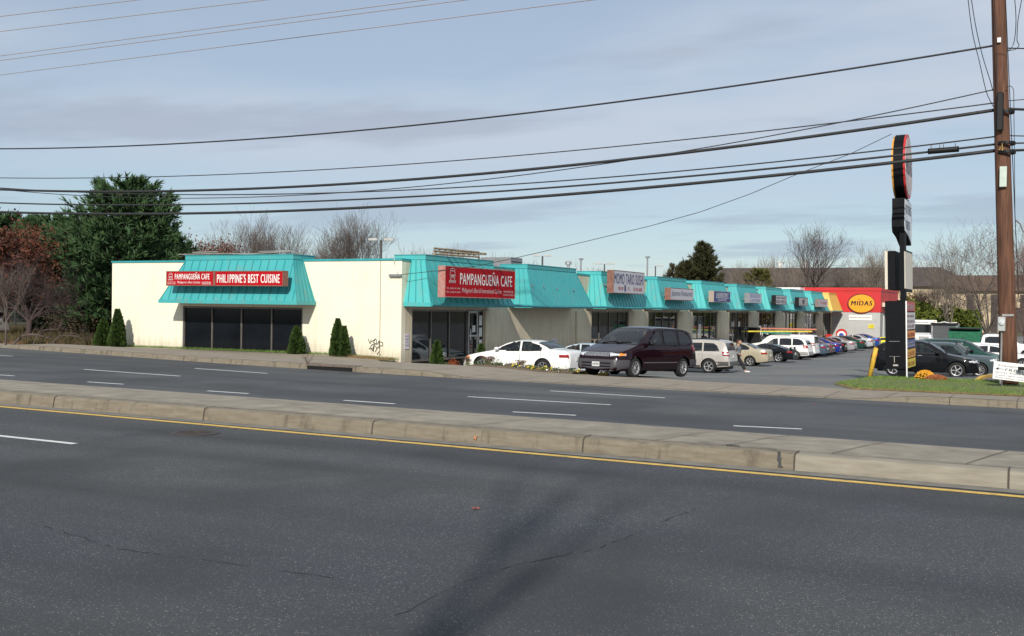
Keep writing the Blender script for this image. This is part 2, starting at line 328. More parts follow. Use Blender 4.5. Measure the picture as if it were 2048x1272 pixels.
for x in [-62,-57,-52,-47,-43,-39,-35,-31,-27,-23.4,-21.6,-18.0,-14.1,-10.4,-6.55,-3.35,-.62,3,7]:
    for (ya,za),(yb,zb) in (((15.462,0),(15.502,.205)),((15.502,.205),(15.565,.243)),((15.565,.243),(15.80,.247))):
        w=.012; r=RD(x); mb.poly([(x-w,ya,za+r),(x+w,ya,za+r),(x+w,yb,zb+r),(x-w,yb,zb+r)])
for x in (-20,-16.4,-13.2,-11.6,-8.7,-5.5,-4.4,-2.9,-1.15,.8): 
    r=RD(x); mb.poly([(x-.008,15.8,.249+r),(x+.008,15.8,.249+r),(x+.30,17.2,.240+r),(x+.284,17.2,.240+r)]); mb.poly([(x+.284,17.2,.240+r),(x+.30,17.2,.240+r),(x+.42,18.2,.185+r),(x+.404,18.2,.185+r)])
for x in XM[:-1]:   # joint between kerb and slab
    mb.poly([(x,15.795,.248+RD(x)),(x+.5,15.795,.248+RD(x+.5)),(x+.5,15.805,.249+RD(x+.5)),(x,15.805,.249+RD(x))])
tag(mb.build('median_joint',JOINT,fix=False),kind='structure')
# broken patches on the kerb (tar and chips)
def blob(mb,c,rx,ry,zf,seed,n=14):
    rnd=random.Random(seed); P=[]
    for i in range(n):
        a=2*math.pi*i/n; k=rnd.uniform(.45,1.15); x=c[0]+rx*k*math.cos(a); y=c[1]+ry*k*math.sin(a); P.append((x,y,zf(x,y)))
    return mb.poly(P)
mtop=lambda x,y: RD(x)+interp(y,[(15.56,.248),(15.8,.252),(17.2,.243),(18.3,.18)])
mb=MB(); blob(mb,(-4.35,15.86,0),.20,.05,mtop,3); blob(mb,(-4.75,15.95,0),.13,.02,mtop,4)
P=[(-4.2,15.9),(-3.95,15.84),(-3.75,15.80),(-3.62,15.66)]; 
for a,b in zip(P,P[1:]): mb.poly([(a[0],a[1]-.012,mtop(*a)),(b[0],b[1]-.012,mtop(*b)),(b[0],b[1]+.012,mtop(*b)),(a[0],a[1]+.012,mtop(*a))])
F=[(15.56,.245,.02),(15.512,.20,.02),(15.50,.15,.03),(15.488,.08,.018),(15.476,.03,.04)]
for (ya,za,wa),(yb,zb,wb) in zip(F,F[1:]):
    x=-3.58+ (.24-za)*.16; r=RD(x); mb.poly([(x-wa,ya-.012,za+r),(x+wa,ya-.012,za+r),(x+wb+.02,yb-.012,zb+r),(x-wb+.02,yb-.012,zb+r)])
tag(mb.build('kerb_tar_patch',M('tar',(.03,.03,.032),.6),fix=False),kind='structure')
# far kerb + pavements
def ck(x): return .15*max(0.,drop(x))+.012
XP=frange(-75,40,231)
g=[]
for dy,fz in ((-.03,0),(-.012,.12),(.03,.92),(.07,1.0),(.17,1.0)):
    g.append([(x,CURB(x)+dy,RD(x)-.01+(ck(x)+.014)*fz) for x in XP])
o=tag(MB().grid(g).build('far_kerb',CONCK,fix=True),kind='structure'); autosmooth(o,60)
PAVE=M('pavement_concrete',(.28,.238,.185),.88,.15,1.8,bump=.5,bscale=45,col2=(.215,.182,.14))
def backw(x): return interp(x,[(-75,42),(-41,34.0),(-39,36.7),(-24.5,36.75),(-22.6,34.5),(-20,33.2),(-17.2,32.6),(-15.6,33.4),(-13.5,33.6),(-9.8,32.4),(-6.5,32.3),(-5.2,31.9),(40,32.2)])
XPS=[x for x in XP if x>-74]
sheet('pavement',PAVE,XPS,lambda x:CURB(x)+.17,backw,16,.008)
mb=MB()
for x in frange(-40,8,33):
    c=CURB(x)-.02; h=ck(x); 
    if h>.1: mb.poly([(x-.01,c-.012,RD(x)-.005),(x+.01,c-.012,RD(x)-.005),(x+.01,c+.055,RD(x)+h+.006),(x-.01,c+.055,RD(x)+h+.006)])
    b=min(backw(x),c+2.3)
    yy=frange(c+.06,b,9)
    for ya,yb in zip(yy,yy[1:]): mb.poly([(x-.009,ya,H(x,ya)+.013),(x+.009,ya,H(x,ya)+.013),(x+.009,yb,H(x,yb)+.013),(x-.009,yb,H(x,yb)+.013)])
tag(mb.build('pavement_joint',JOINT,fix=False),kind='structure')
# parking lot (strip side, driveway and right field)
XL=frange(-23.6,-7,35)+frange(-6.8,16,45)+[24,36,60]
def l0(x): return backw(x)-.02 if x<-4.7 else lerp(backw(-4.7),38.6,sstep(-4.7,-4.2,x))
gr=[]; ts=[ (i/69)**1.7 for i in range(70)]
g=[[(x,lerp(l0(x),175,t),H(x,lerp(l0(x),175,t))+.004) for x in XL] for t in ts]
tag(MB().grid(g).build('parking_lot',LOTM,smooth=True,fix=False),kind='structure')
# markings
YEL=M('yellow_road_paint',(.70,.46,.10),.7,.22,9,col2=(.52,.34,.08),streak=((.16,.13,.07),.56,.8)); WHT=M('white_road_paint',(.62,.62,.60),.7,.15,8); YELK=M('yellow_kerb_paint',(.62,.38,.04),.6,.2,5)
def line(name,mat,pts,w,dz=.005,zf=rz,n=1):
    mb=MB()
    for a,b in zip(pts,pts[1:]):
        a=Vector(a[:2]); b=Vector(b[:2]); d=(b-a).normalized(); q=Vector((-d.y,d.x))*w/2
        m=max(1,int((b-a).length/2))
        for i in range(m):
            p0=a.lerp(b,i/m); p1=a.lerp(b,(i+1)/m); mb.poly([(*(p0-q),zf(*(p0-q))+dz),(*(p1-q),zf(*(p1-q))+dz),(*(p1+q),zf(*(p1+q))+dz),(*(p0+q),zf(*(p0+q))+dz)])
    return tag(mb.build(name,mat,fix=False),kind='structure')
line('yellow_edge_line',YEL,[(-70,15.0),(-19,15.0),(-3.4,14.93),(14,14.8)],.165)
def Z(px,py): p=onz(px,py,0.); r=ray(px,py); t=(-CH)/(r.z+.007*r.x); return (r.x*t,r.y*t)
for a,b,w in (((-20,870),(150,888),.13),):
    line('lane_dash',WHT,[Z(*a),Z(*b)],w)
for a,b in (((168,739),(360,752.5)),((390,737),(535,747)),((-40,709),(25,712.5)),((935,793.5),(1222,810)),((1100,782),(1330,796)),
            ((175,764),(247,768.7)),((-60,746),(28,752)),((415,782),(497,787.5)),((688,801),(790,808)),((1025,824),(1152,831)),((1467,852),(1604,858.5))):
    line('lane_dash',WHT,[Z(*a),Z(*b)],.12)
# seams and long cracks in the near road
def crackline(name,pts,w,seed):
    rnd=random.Random(seed); out=[]
    for a,b in zip(pts,pts[1:]):
        a=Vector(Z(*a)); b=Vector(Z(*b)); m=max(2,int((b-a).length/.12))
        for i in range(m): p=a.lerp(b,i/m); out.append((p.x+rnd.uniform(-.03,.03),p.y+rnd.uniform(-.03,.03)))
    mb=MB()
    for a,b in zip(out,out[1:]):
        if rnd.random()<.3: continue
        a=Vector(a); b=Vector(b); d=(b-a).normalized(); k=w*rnd.uniform(.3,1.1); q=Vector((-d.y,d.x))*k/2
        mb.poly([(*(a-q),RD(a.x)+.004),(*(b-q),RD(b.x)+.004),(*(b+q),RD(b.x)+.004),(*(a+q),RD(a.x)+.004)])
    return tag(mb.build(name,M('crack_dark',(.012,.012,.013),.95),fix=False),kind='structure')
crackline('road_crack',[(60,1045),(240,1098),(420,1122),(640,1152),(760,1178)],.012,1)
crackline('road_crack',[(780,1240),(900,1175),(1040,1128),(1200,1096),(1420,1004)],.013,2)
crackline('road_crack',[(110,880),(250,872),(340,866),(445,862),(520,852)],.014,5)
# manhole
mc=Z(390,866)
t_=thing('manhole_cover','round cast iron manhole cover in the near lane beside the yellow line','manhole cover',(mc[0],mc[1],RD(mc[0])))
MB().lathe((0,0,0),[(.0,.006),(.30,.006),(.30,.011),(.36,.011),(.40,.007),(.40,.0)],28).build('frame',M('cast_iron',(.055,.045,.04),.7,.4,25,metal=.2,bump=.8),t_,smooth=False)
mb=MB()
for i in range(5):
    y=-.2+.1*i; l=math.sqrt(.27**2-y*y); mb.box(-l,l,y-.012,y+.012,.008,.014)
mb.build('tread',MATS['cast_iron'],t_)
# storm inlet in far kerb
ix0,ix1=-22.0,-20.15
yi=(CURB(ix0)+CURB(ix1))/2
t_=thing('storm_drain_inlet','long dark storm drain opening with a metal lintel in the far kerb','storm drain',((ix0+ix1)/2,yi,RD(-21)),math.atan2(CURB(ix1)-CURB(ix0),ix1-ix0))
MB().box(-.97,.97,-.028,.02,-.01,.115).build('opening',M('void_black',(.006,.006,.006),1),t_)
MB().box(-1.0,1.0,-.05,.45,.115,.18).build('lintel',M('rusty_lintel',(.13,.10,.08),.8,.3,8,bump=.5),t_,bevel=.01)
for s in (-1,1): MB().box(s*1.0-.05,s*1.0+.05,-.04,.05,-.01,.175).build('side_post',CONCK,t_)
# dry weed at the inlet
def twiggy(mb,base,n,h,seed,spread=.5,r=.006):
    rnd=random.Random(seed)
    for i in range(n):
        a=rnd.uniform(0,6.28); s=rnd.uniform(.2,spread); p=Vector(base); q=p+Vector((math.cos(a)*s*h,math.sin(a)*s*h,h*rnd.uniform(.5,1))); m=(p+q)/2+Vector((0,0,h*.1))
        mb.tube([p,m,q],[r,r*.8,r*.4],3,False)
        for k in range(3):
            b=m.lerp(q,rnd.random()); mb.tube([b,b+Vector((rnd.uniform(-.1,.1),rnd.uniform(-.1,.1),rnd.uniform(.02,.15)))*h*2],[r*.6,r*.3],3,False)
    return mb
single(twiggy(MB(),(-22.05,yi+.1,RD(-22)+.15),12,.35,3,.9),'weed',M('dry_weed',(.09,.05,.035),.9,.3),'dry brown weed sprouting at the left end of the storm drain','weed')
# ground-level litter
for (px,py),lab in (((958,886),'orange fallen leaf against the median kerb'),((951,1020),'single reddish leaf lying in the near lane'),((1626,809),'small dark red leaf on the far lane')):
    x,y=Z(px,py); 
    z=RD(x)+.01
    if py==886: y=15.46; z=RD(x)+.1
    rnd=random.Random(px); P=[]
    for i in range(9):
        a=2*math.pi*i/9; k=(.05 if i%2 else .024); P.append((x+k*math.cos(a),y+(k*math.sin(a)*(.2 if py==886 else 1)),z+(k*math.sin(a) if py==886 else .012*(i%3))))
    single(MB().poly(P),'leaf',M('leaf_orange' if py==886 else 'leaf_red',(.34,.15,.08) if py==886 else (.25,.06,.035),.8),lab,'leaf',fix=False)
# ------------------------------------------------------------ strip mall
BX,BY=-23.73,37.31; BL=-39.6; ROOF=4.07; EAVE=2.25; TOP=4.34; YE=128.0
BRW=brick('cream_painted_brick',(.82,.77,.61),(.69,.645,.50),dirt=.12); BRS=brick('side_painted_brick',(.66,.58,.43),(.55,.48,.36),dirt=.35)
TEAL=M('teal_metal_panel',(.060,.37,.375),.5,.12,1.3,metal=.05,col2=(.04,.34,.36),coat=.05,bump=.25,bscale=1.6,streak=((.17,.25,.23),.54,.55)); TEALS=M('aqua_metal_panel',(.075,.43,.42),.5,.12,1.2,metal=.05,col2=(.05,.40,.41),bump=.25,bscale=1.6,streak=((.20,.29,.26),.54,.55))
TRIM=M('teal_trim',(.035,.30,.33),.5,.15,2,metal=.1); YELP=M('yellow_metal_panel',(.72,.47,.11),.5,.12,2); FRAME=M('bronze_frame',(.17,.15,.135),.4,.15,4,metal=.5); ALUF=M('aluminium_frame',(.36,.36,.36),.4,.1,4,metal=.5)
RUST=M('rust_stain',(.22,.16,.12),.8,.3,9)
mall=thing('strip_mall','long single storey cream brick strip mall with teal metal mansard canopies','building',(BX,BY,0))
MO=(BX,BY,0)
def P_(mb,name,mat,parent=mall,**k): return mb.build(name,mat,parent,org=MO,**k)
mb=MB(); T=.3
WX0,WX1=-35.22,-28.62   # front window opening
mb.box(BL,WX0,BY,BY+T,-.6,2.12).box(WX1,BX,BY,BY+T,-.6,2.12).box(BL,BX,BY,BY+T,2.12,ROOF)
mb.box(BL,BL+T,BY+T,YE,-2,ROOF); P_(mb,'front_wall',BRW)
# side bays (y ranges of glass)
BAYS=[(38.11,44.24,4),(56.92,62.98,4),(66.48,72.44,4),(75.72,82.01,4),(85.21,91.34,4),(94.53,100.76,4),(104.16,109.99,4),(113.26,119.01,4),(122.5,127.6,4)]
mb=MB(); y=BY+T
for a,b,_ in BAYS:
    mb.box(BX-T,BX,y,a,-1.9,2.12); y=b
mb.box(BX-T,BX,y,YE,-1.9,2.12); mb.box(BX-T,BX,BY+T,YE,2.12,ROOF)
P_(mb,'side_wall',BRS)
# slight pilasters beside the blank wall
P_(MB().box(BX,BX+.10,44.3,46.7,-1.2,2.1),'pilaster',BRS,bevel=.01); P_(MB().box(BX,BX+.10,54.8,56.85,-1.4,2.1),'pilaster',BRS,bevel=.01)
for a,b in ((62.98,66.48),(72.44,75.72),(82.01,85.21),(91.34,94.53),(100.76,104.16),(109.99,113.26),(119.01,122.5)):
    m=(a+b)/2; mb=MB(); pr=[]
    for i in range(9):
        t=i/8; yy=lerp(a+.05,b-.05,t); pr.append((BX+.02+.28*math.sin(math.pi*t)**.6,yy))
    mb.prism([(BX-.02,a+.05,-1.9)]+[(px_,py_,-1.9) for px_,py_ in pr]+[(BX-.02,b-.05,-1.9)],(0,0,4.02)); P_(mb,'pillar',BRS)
P_(MB().box(BX-.6,BX+1.15,BY+.1,YE-.2,-2.2,-.0).box(BX,BX+.01,BY,BY+.1,-2,-1.9),'walkway_core',CONC) if False else None
# shop walkway kerb in front of the bays
wk=MB(); 
ys=[39.5,44,50,57,70,84,100,127.5]
g0=[(BX-.25,y_,LOT(BX+1,y_)+.16) for y_ in ys]; g1=[(BX+1.05,y_,LOT(BX+1,y_)+.15) for y_ in ys]; g2=[(BX+1.06,y_,LOT(BX+1,y_)-.1) for y_ in ys]
tag(wk.grid([g0,g1,g2]).build('shop_walkway',PAVE),kind='structure')
# roof, parapet cap
P_(MB().box(BL+T,BX-T,BY+T,YE,3.45,3.6),'roof',M('roof_membrane',(.20,.19,.18),.9,.2,.6))
P_(MB().box(BL-.03,BX+.03,BY-.04,BY+T+.03,ROOF,ROOF+.085).box(BX-T-.03,BX+.031,BY+T+.032,YE,ROOF,ROOF+.084).box(BL-.03,BL+T+.03,BY+T+.032,YE,ROOF,ROOF+.084),'parapet_cap',TRIM)
P_(MB().box(BX-1.02,BX-.998,BY-.012,BY-.002,-.2,ROOF),'expansion_joint',RUST)
def panes(name,p0,p1,n,z0,z1,outw,parent=mall,frame=FRAME,glass=DGLASS,door=None,transom=None,fw=.055,rec=.2):
    """window wall from p0 to p1 (xy), n panes, set back by rec"""
    p0=Vector((*p0,0)); p1=Vector((*p1,0)); O=Vector((*outw,0)); d=(p1-p0); L=d.length; d.normalize(); b=-O*rec
    def blk(mb,a,b_,za,zb,t0,t1):
        q=[p0+d*a+b+O*t0,p0+d*b_+b+O*t0,p0+d*b_+b+O*t1,p0+d*a+b+O*t1]
        mb.hexa([(v.x,v.y,za) for v in q]+[(v.x,v.y,zb) for v in q])
    fr=MB(); xs=[L*i/n for i in range(n+1)]
    for i,x in enumerate(xs):
        w=fw; a=max(0,min(L-w,x-w/2)); blk(fr,a,a+w,z0,z1,0,.10)
    for i in range(n):
        for za,zb in ((z0,z0+.09),(z1-.08,z1)):
            a=xs[i]+(fw if i==0 else fw/2)+.001; c=xs[i+1]-(fw if i==n-1 else fw/2)-.001; blk(fr,a,c,za,zb,.002,.098)
        if transom and i in transom: a=xs[i]+fw/2+.001; c=xs[i+1]-fw/2-.001; blk(fr,a,c,transom[i],transom[i]+.07,.004,.096)
    f=P_(fr,'window_frame',frame,parent)
    for i in range(n):
        if door is not None and i in door: continue
        gl=MB(); a=xs[i]+.01; c=xs[i+1]-.01; blk(gl,a,c,z0+.02,z1-.02,.03,.045); P_(gl,'window_pane',glass,f)
    return f,p0,d,b,O,xs
DG2=M('smoked_glass',(.006,.008,.011),.08,.3,.8,spec=.22)
panes('front',(WX0,BY),(WX1,BY),4,.10,2.12,(0,-1),glass=DG2,fw=.07,rec=.12)
P_(MB().box(WX0+.06,WX1-.06,BY+.10,BY+.115,1.72,2.04),'window_header_panel',M('header_dark_brown',(.022,.012,.010),.5,.2))
P_(MB().box(WX0-.02,WX0+.02,BY-.02,BY+.01,.05,2.1),'corner_strip',ALUF)
hd=[2.12]*9
BF=[]
for k,(a,b,n) in enumerate(BAYS):
    z0=LOT(BX,a)+.2
    tr={3:z0+2.15} if k in (0,3,5,7) else ({3:z0+2.15} if k==4 else None)
    BF.append(panes('bay',(BX,a),(BX,b),n,z0,2.12,(1,0),transom=tr,door=None,rec=.16 if k else .1))
# doors in the bays: leaf frame, handle, poster papers
def door(k,col=ALUF):
    f,p0,d,b,O,xs=BF[k]; y0=xs[3]+p0.y+.06; y1=xs[4]+p0.y-.06; z0=LOT(BX,p0.y)+.2; x=BX-.02 if k else BX+.01
    mb=MB(); w=.09
    ym=lerp(y0,y1,.62)
    mb.box(x,x+.04,y0,y0+w,z0,z0+2.1).box(x,x+.04,ym-w,ym,z0,z0+2.1).box(x+.001,x+.039,y0+w,ym-w,z0,z0+.2).box(x+.001,x+.039,y0+w,ym-w,z0+2.0,z0+2.1).box(x+.001,x+.039,y0+w,ym-w,z0+.95,z0+1.03)
    o=P_(mb,'door',col); P_(MB().tube([(x+.09,y0+w+.03,z0+.8),(x+.09,y0+w+.03,z0+1.3)],.015),'door_handle',CHROME,o); return z0,y0,y1,ym,x
PAPER=M('paper',(.72,.72,.70),.7,.08,3)
for k in (0,3,4,5,7):
    z0,y0,y1,ym,x=door(k)
    if k==0:
        for (ya,yb,za,zb) in ((ym+.10,ym+.38,1.55,2.0),(ym+.10,ym+.38,1.05,1.45),(ym+.10,ym+.38,.5,.9),(y0+.35,y0+.62,1.25,1.55)):
            P_(MB().box(x+.045,x+.05,ya,yb,z0+za-.1,z0+zb-.1),'notice',PAPER)
        mb=MB(); text_into(mb,'1064',(x+.05,y0+.35,z0+2.32),(0,1,0),(0,0,1),.6,.22,.02); P_(mb,'street_number',PAPER,fix=False)
PAPERS=[(1,58.6,59.7,.6,1.45),(3,77.6,78.2,1.6,2.4),(4,86.5,87.2,2.2,2.6),(4,88.4,89.0,2.2,2.6),(5,95.0,96.1,1.5,2.2),(5,97.0,98.1,1.5,2.3),(5,98.8,99.8,1.6,2.2),(5,95.0,96,.3,.8),(5,97,98.2,.3,.8),(7,113.6,114.6,2.0,3.1),(7,115.2,116.2,2.2,3.1),(7,117,118,1.9,3.0),(2,68.9,69.5,1.4,2.0)]
for k,ya,yb,za,zb in PAPERS:
    z=LOT(BX,ya)+.2; P_(MB().box(BX-.12,BX-.112,ya,yb,z+za,z+zb),'window_notice',PAPER)
# open black door leaf of the fifth bay
z=LOT(BX,90)+.17; P_(MB().box(BX+.0,BX+1.0,91.25,91.31,z,z+2.15),'open_door',M('black_door',(.015,.014,.014),.3,.2))
# small notices on the walls and graffiti
def notice(x,y,z,w,h,axis):
    mb=MB(); 
    if axis=='x': mb.box(x,x+.008,y-w/2,y+w/2,z-h/2,z+h/2)
    else: mb.box(x-w/2,x+w/2,y-.008,y,z-h/2,z+h/2)
    n=P_(mb,'notice',M('notice_white',(.66,.63,.66),.6,.1,12))
    tm=MB()
    for i in range(4):
        zz=z+h*(.28-.2*i)
        text_into(tm,['NO','PARKING','TOW','ZONE'][i],(x+.010,y-w*.4,zz) if axis=='x' else (x-w*.4,y-.010,zz),(0,1,0) if axis=='x' else (1,0,0),(0,0,1),w*.8,h*.12,.01)
    P_(tm,'lettering',M('purple_ink',(.20,.08,.22),.6),n,fix=False)
a=onx(730+640-640+82.3,681,BX); notice(BX+.012,37.72,onx(812,683,BX).z,.32,.62,'x'); a=onx(1108,692,BX); notice(BX+.012,a.y,a.z,.75,.8,'x')
GR=[[(408,925),(425,965),(434,930)],[(436,948),(472,922),(452,955),(476,966),(444,972)],[(478,928),(482,975),(502,938),(500,966)],[(505,948),(532,955),(533,980),(508,986),(500,966),(505,948)],[(440,972),(418,1010),(446,1004)],[(430,1004),(446,1022),(450,1012)],[(452,980),(450,1034),(462,976),(482,1002),(470,1035)],[(470,1032),(492,990),(502,1002)],[(500,970),(506,1028),(484,1050),(492,1056)],[(508,1054),(513,1059)]]
mb=MB()
for s in GR:
    Q=[ony(640+x/4.24,460+y/4.24,BY-.006) for x,y in s]
    for a,b in zip(Q,Q[1:]):
        d=(b-a).normalized(); q=Vector((-d.z,0,d.x))*.016; a=a-d*.01; b=b+d*.01; mb.poly([a-q,b-q,b+q,a+q])
P_(mb,'graffiti',M('spray_black',(.03,.03,.035),.7),fix=False)
# conduit and electric hanger at corner
P_(MB().tube([(BX-.35,BY-.03,ROOF+.1),(BX-.33,BY-.05,3.9),(BX-.2,BY-.06,3.6),(BX-.1,BY-.06,3.5)],.02),'conduit',GREYM)
P_(MB().box(BX-.55,BX+.02,BY-.13,BY-.03,3.42,3.52),'service_bracket',GREYM,bevel=.01)
# ---- mansard canopies
def mansard(A0,A,O,b0,b1,t0,t1,oh,oht,mat,rib=.42,back=.75,zb=EAVE,zt=TOP,skirt=True,ribs=True):
    """A0: wall point; A along the wall, O outward; all offsets metres"""
    A0=Vector((*A0,0)); A=Vector((*A,0)); O=Vector((*O,0)); Zv=Vector((0,0,1))
    def P(s,o,z): return A0+A*s+O*o+Zv*z
    f=.21; ztt=zt-f
    Bl,Br,Tl,Tr=P(b0,oh,zb+.13),P(b1,oh,zb+.13),P(t0,oht,ztt),P(t1,oht,ztt)
    Wl,Wr,Ul,Ur=P(b0,0.01,zb+.13),P(b1,0.01,zb+.13),P(t0,-back,ztt),P(t1,-back,ztt)
    mb=MB(); mb.poly([Bl,Br,Tr,Tl]); mb.poly([Wl,Bl,Tl,Ul]); mb.poly([Br,Wr,Ur,Tr]); mb.poly([Wl,Ul,Ur,Wr])
    root=P_(mb,'mansard_canopy',mat)
    if ribs:
        rb=MB()
        def rib_(p,q,n):
            d=(q-p).normalized(); w=d.cross(n).normalized()*.016; n=n*.022; rb.hexa([p-w,p+w,p+w+n,p-w+n,q-w,q+w,q+w+n,q-w+n])
        n=(Br-Bl).cross(Tl-Bl).normalized(); 
        if n.dot(O)<0: n=-n
        s=b0+rib*.5
        while s<b1-.05:
            fr=1.
            if s<t0: fr=(s-b0)/(t0-b0)
            elif s>t1: fr=(b1-s)/(b1-t1)
            if fr>.08: p=P(s,oh,zb+.13); q=P(s,lerp(oh,oht,fr),lerp(zb+.13,ztt,fr)); rib_(p,q,n)
            s+=rib
        for (c,t,w,u,sg) in ((Bl,Tl,Wl,Ul,-1),(Br,Tr,Wr,Ur,1)):
            n=(A*sg+Zv*.4).normalized(); k=max(2,int(oh/rib)+1)
            for i in range(1,k+1):
                fr=i/(k+.6); p=c.lerp(w,fr); q=t.lerp(u,fr*.55); rib_(p,q,n)
            # hip cap
            rib_(c,t,(n+O).normalized())
        P_(rb,'seam',M('seam_teal',(.024,.26,.275),.5,.1,3,metal=.1) if mat is not YELP else M('seam_yellow',(.45,.28,.06),.5),root)
    e=.012
    mb=MB()
    def ringbox(s0,s1,o1,z0,z1,tk):
        for q in ((P(s0,0.02,z0),P(s0+tk,0.02,z0),P(s0+tk,o1,z0),P(s0,o1,z0)),(P(s1-tk,0.02,z0),P(s1,0.02,z0),P(s1,o1,z0),P(s1-tk,o1,z0)),(P(s0+tk,o1-tk,z0),P(s1-tk,o1-tk,z0),P(s1-tk,o1,z0),P(s0+tk,o1,z0))):
            mb.hexa(list(q)+[v+Zv*(z1-z0) for v in q])
    ringbox(b0-.04,b1+.04,oh+.04,zb-.01,zb+.15,.06)
    P_(mb,'fascia',mat,root)
    q=(P(b0,.02,zb+.03),P(b1,.02,zb+.03),P(b1,oh-.03,zb+.03),P(b0,oh-.03,zb+.03)); P_(MB().hexa(list(q)+[v+Zv*.04 for v in q]),'soffit',M('soffit_brown',(.075,.05,.04),.8,.2),root)
    # top fascia and coping
    q=(P(t0-.03,oht+.03,ztt-.0),P(t1+.03,oht+.03,ztt),P(t1+.03,-back-.03,ztt),P(t0-.03,-back-.03,ztt)); P_(MB().hexa(list(q)+[v+Zv*(f-.03) for v in q]),'top_fascia',mat,root)
    q=(P(t0-.05,oht+.05,zt-.029),P(t1+.05,oht+.05,zt-.029),P(t1+.05,-back-.05,zt-.029),P(t0-.05,-back-.05,zt-.029)); P_(MB().hexa(list(q)+[v+Zv*.03 for v in q]),'coping',TRIM if mat is not YELP else mat,root)
    return root
DT=9.373
mansard((BX,BY),(-1,0),(0,-1),4.229,11.659,4.907,10.72,1.27,.668,TEAL)
for i in range(9): mansard((BX,BY+.157+i*DT),(0,1),(1,0),0,7.243,.528,6.337,1.27,.668,TEALS if i%2==0 else TEAL,rib=.47)
mansard((BX,BY+.157+9*DT),(0,1),(1,0),0,5.6,.528,5.0,1.27,.668,YELP,rib=.6)
# gutter running under the side canopies
P_(MB().tube([(BX+1.34,BY+.1+i*3.75,EAVE+.06+.012*((i*7)%3)) for i in range(25)],.06,8),'gutter',TRIM)
# broken sign brackets on the second side canopy
for px,py in ((1064,572),(1087,573.5),(1113,578),(1146,581)):
    p=onx(px,py,BX+1.0); P_(MB().tube([p+Vector((-.25,0,0)),p+Vector((.10,-.05,.02))],.028,6),'sign_bracket',GREYM)
# loose flashing on the front canopy top
P_(MB().tube([(-34.9,36.62,4.38),(-32,36.6,4.40),(-30.9,36.58,4.36),(-29.6,36.58,4.42),(-28.8,36.62,4.45)],.018,5).tube([(-34.2,36.75,4.47),(-32.9,36.9,4.49)],.02,5).tube([(-31,37.3,4.50),(-29.3,37.2,4.52),(-28.6,36.9,4.40)],.015,5),'loose_flashing',M('weathered_flashing',(.45,.43,.40),.5,.2,metal=.4))
# roof equipment
t_=thing('rooftop_sign_frame','rusty cream rooftop equipment frame behind the first side canopy','rooftop frame',(-25.5,44,3.6))
mb=MB(); p0=ond(860,512,50); 
RF=M('rusty_cream_paint',(.42,.36,.25),.8,.45,7,col2=(.16,.11,.07))
a=ond(868,508,52); b=ond(958,514,56)
for z in (0,.14,.27): mb.tube([a+Vector((0,0,z)),b+Vector((0,0,z*.9))],.05,5)
for i in range(9):
    p=a.lerp(b,i/8); mb.tube([p,p+Vector((0,0,.28))],.03,4)
    if i<8: q=a.lerp(b,(i+1)/8); mb.tube([p,q+Vector((0,0,.25))],.025,4)
mb.tube([Vector((a.x,a.y,3.6)),a],.05,5).tube([Vector((b.x,b.y,3.6)),b],.05,5)
mb.build('truss',RF,t_,org=(-25.5,44,3.6))
mb=MB(); c=a+Vector((-.2,1.2,.1)); d=b+Vector((-.2,1.2,.15)); n_=Vector((0,0,.12)); mb.hexa([c,d,d+Vector((-.1,0,0)),c+Vector((-.1,0,0)),c+n_,d+n_,d+n_+Vector((-.1,0,0)),c+n_+Vector((-.1,0,0))]).build('panel',RF,t_,org=(-25.5,44,3.6))
def roofunit(x,y,w,d,h,label,z=3.6):
    t=thing('air_conditioner',label,'air conditioner',(x,y,z)); MB().box(-w/2,w/2,-d/2,d/2,.1,h).build('casing',GREYM,t,bevel=.03); mb=MB()
    for i in range(7): zz=.2+(h-.3)*i/7; mb.box(w/2,w/2+.02,-d*.4,d*.4,zz,zz+.04)
    mb.build('louvre',BLACK,t); MB().box(-w/2+.1,w/2-.1,-d/2+.1,d/2-.1,0,.1).build('curb',BLACK,t)
p=ond(1003,528,62); roofunit(p.x,p.y,1.9,1.5,p.z-3.6+.35,'grey rooftop air conditioner between the first and second side canopies')
def pipe(px,py,d,r,label):
    p=ond(px,py,d); t=thing('vent_pipe',label,'vent pipe',(p.x,p.y,3.6)); h=p.z-3.6
    MB().lathe((0,0,0),[(r*.6,0),(r*.6,h-.25),(r*1.3,h-.25),(r*1.3,h-.05),(r*.5,h),(0,h)],12).build('stack',M('galvanised',(.5,.5,.5),.35,.15,6,metal=.7),t); MB().lathe((0,0,0),[(r*1.6,0),(r*1.6,.05),(r*.6,.12)],12).build('flashing',GREYM,t)
pipe(1137,522,75,.17,'shiny galvanised vent pipe above the second side canopy')
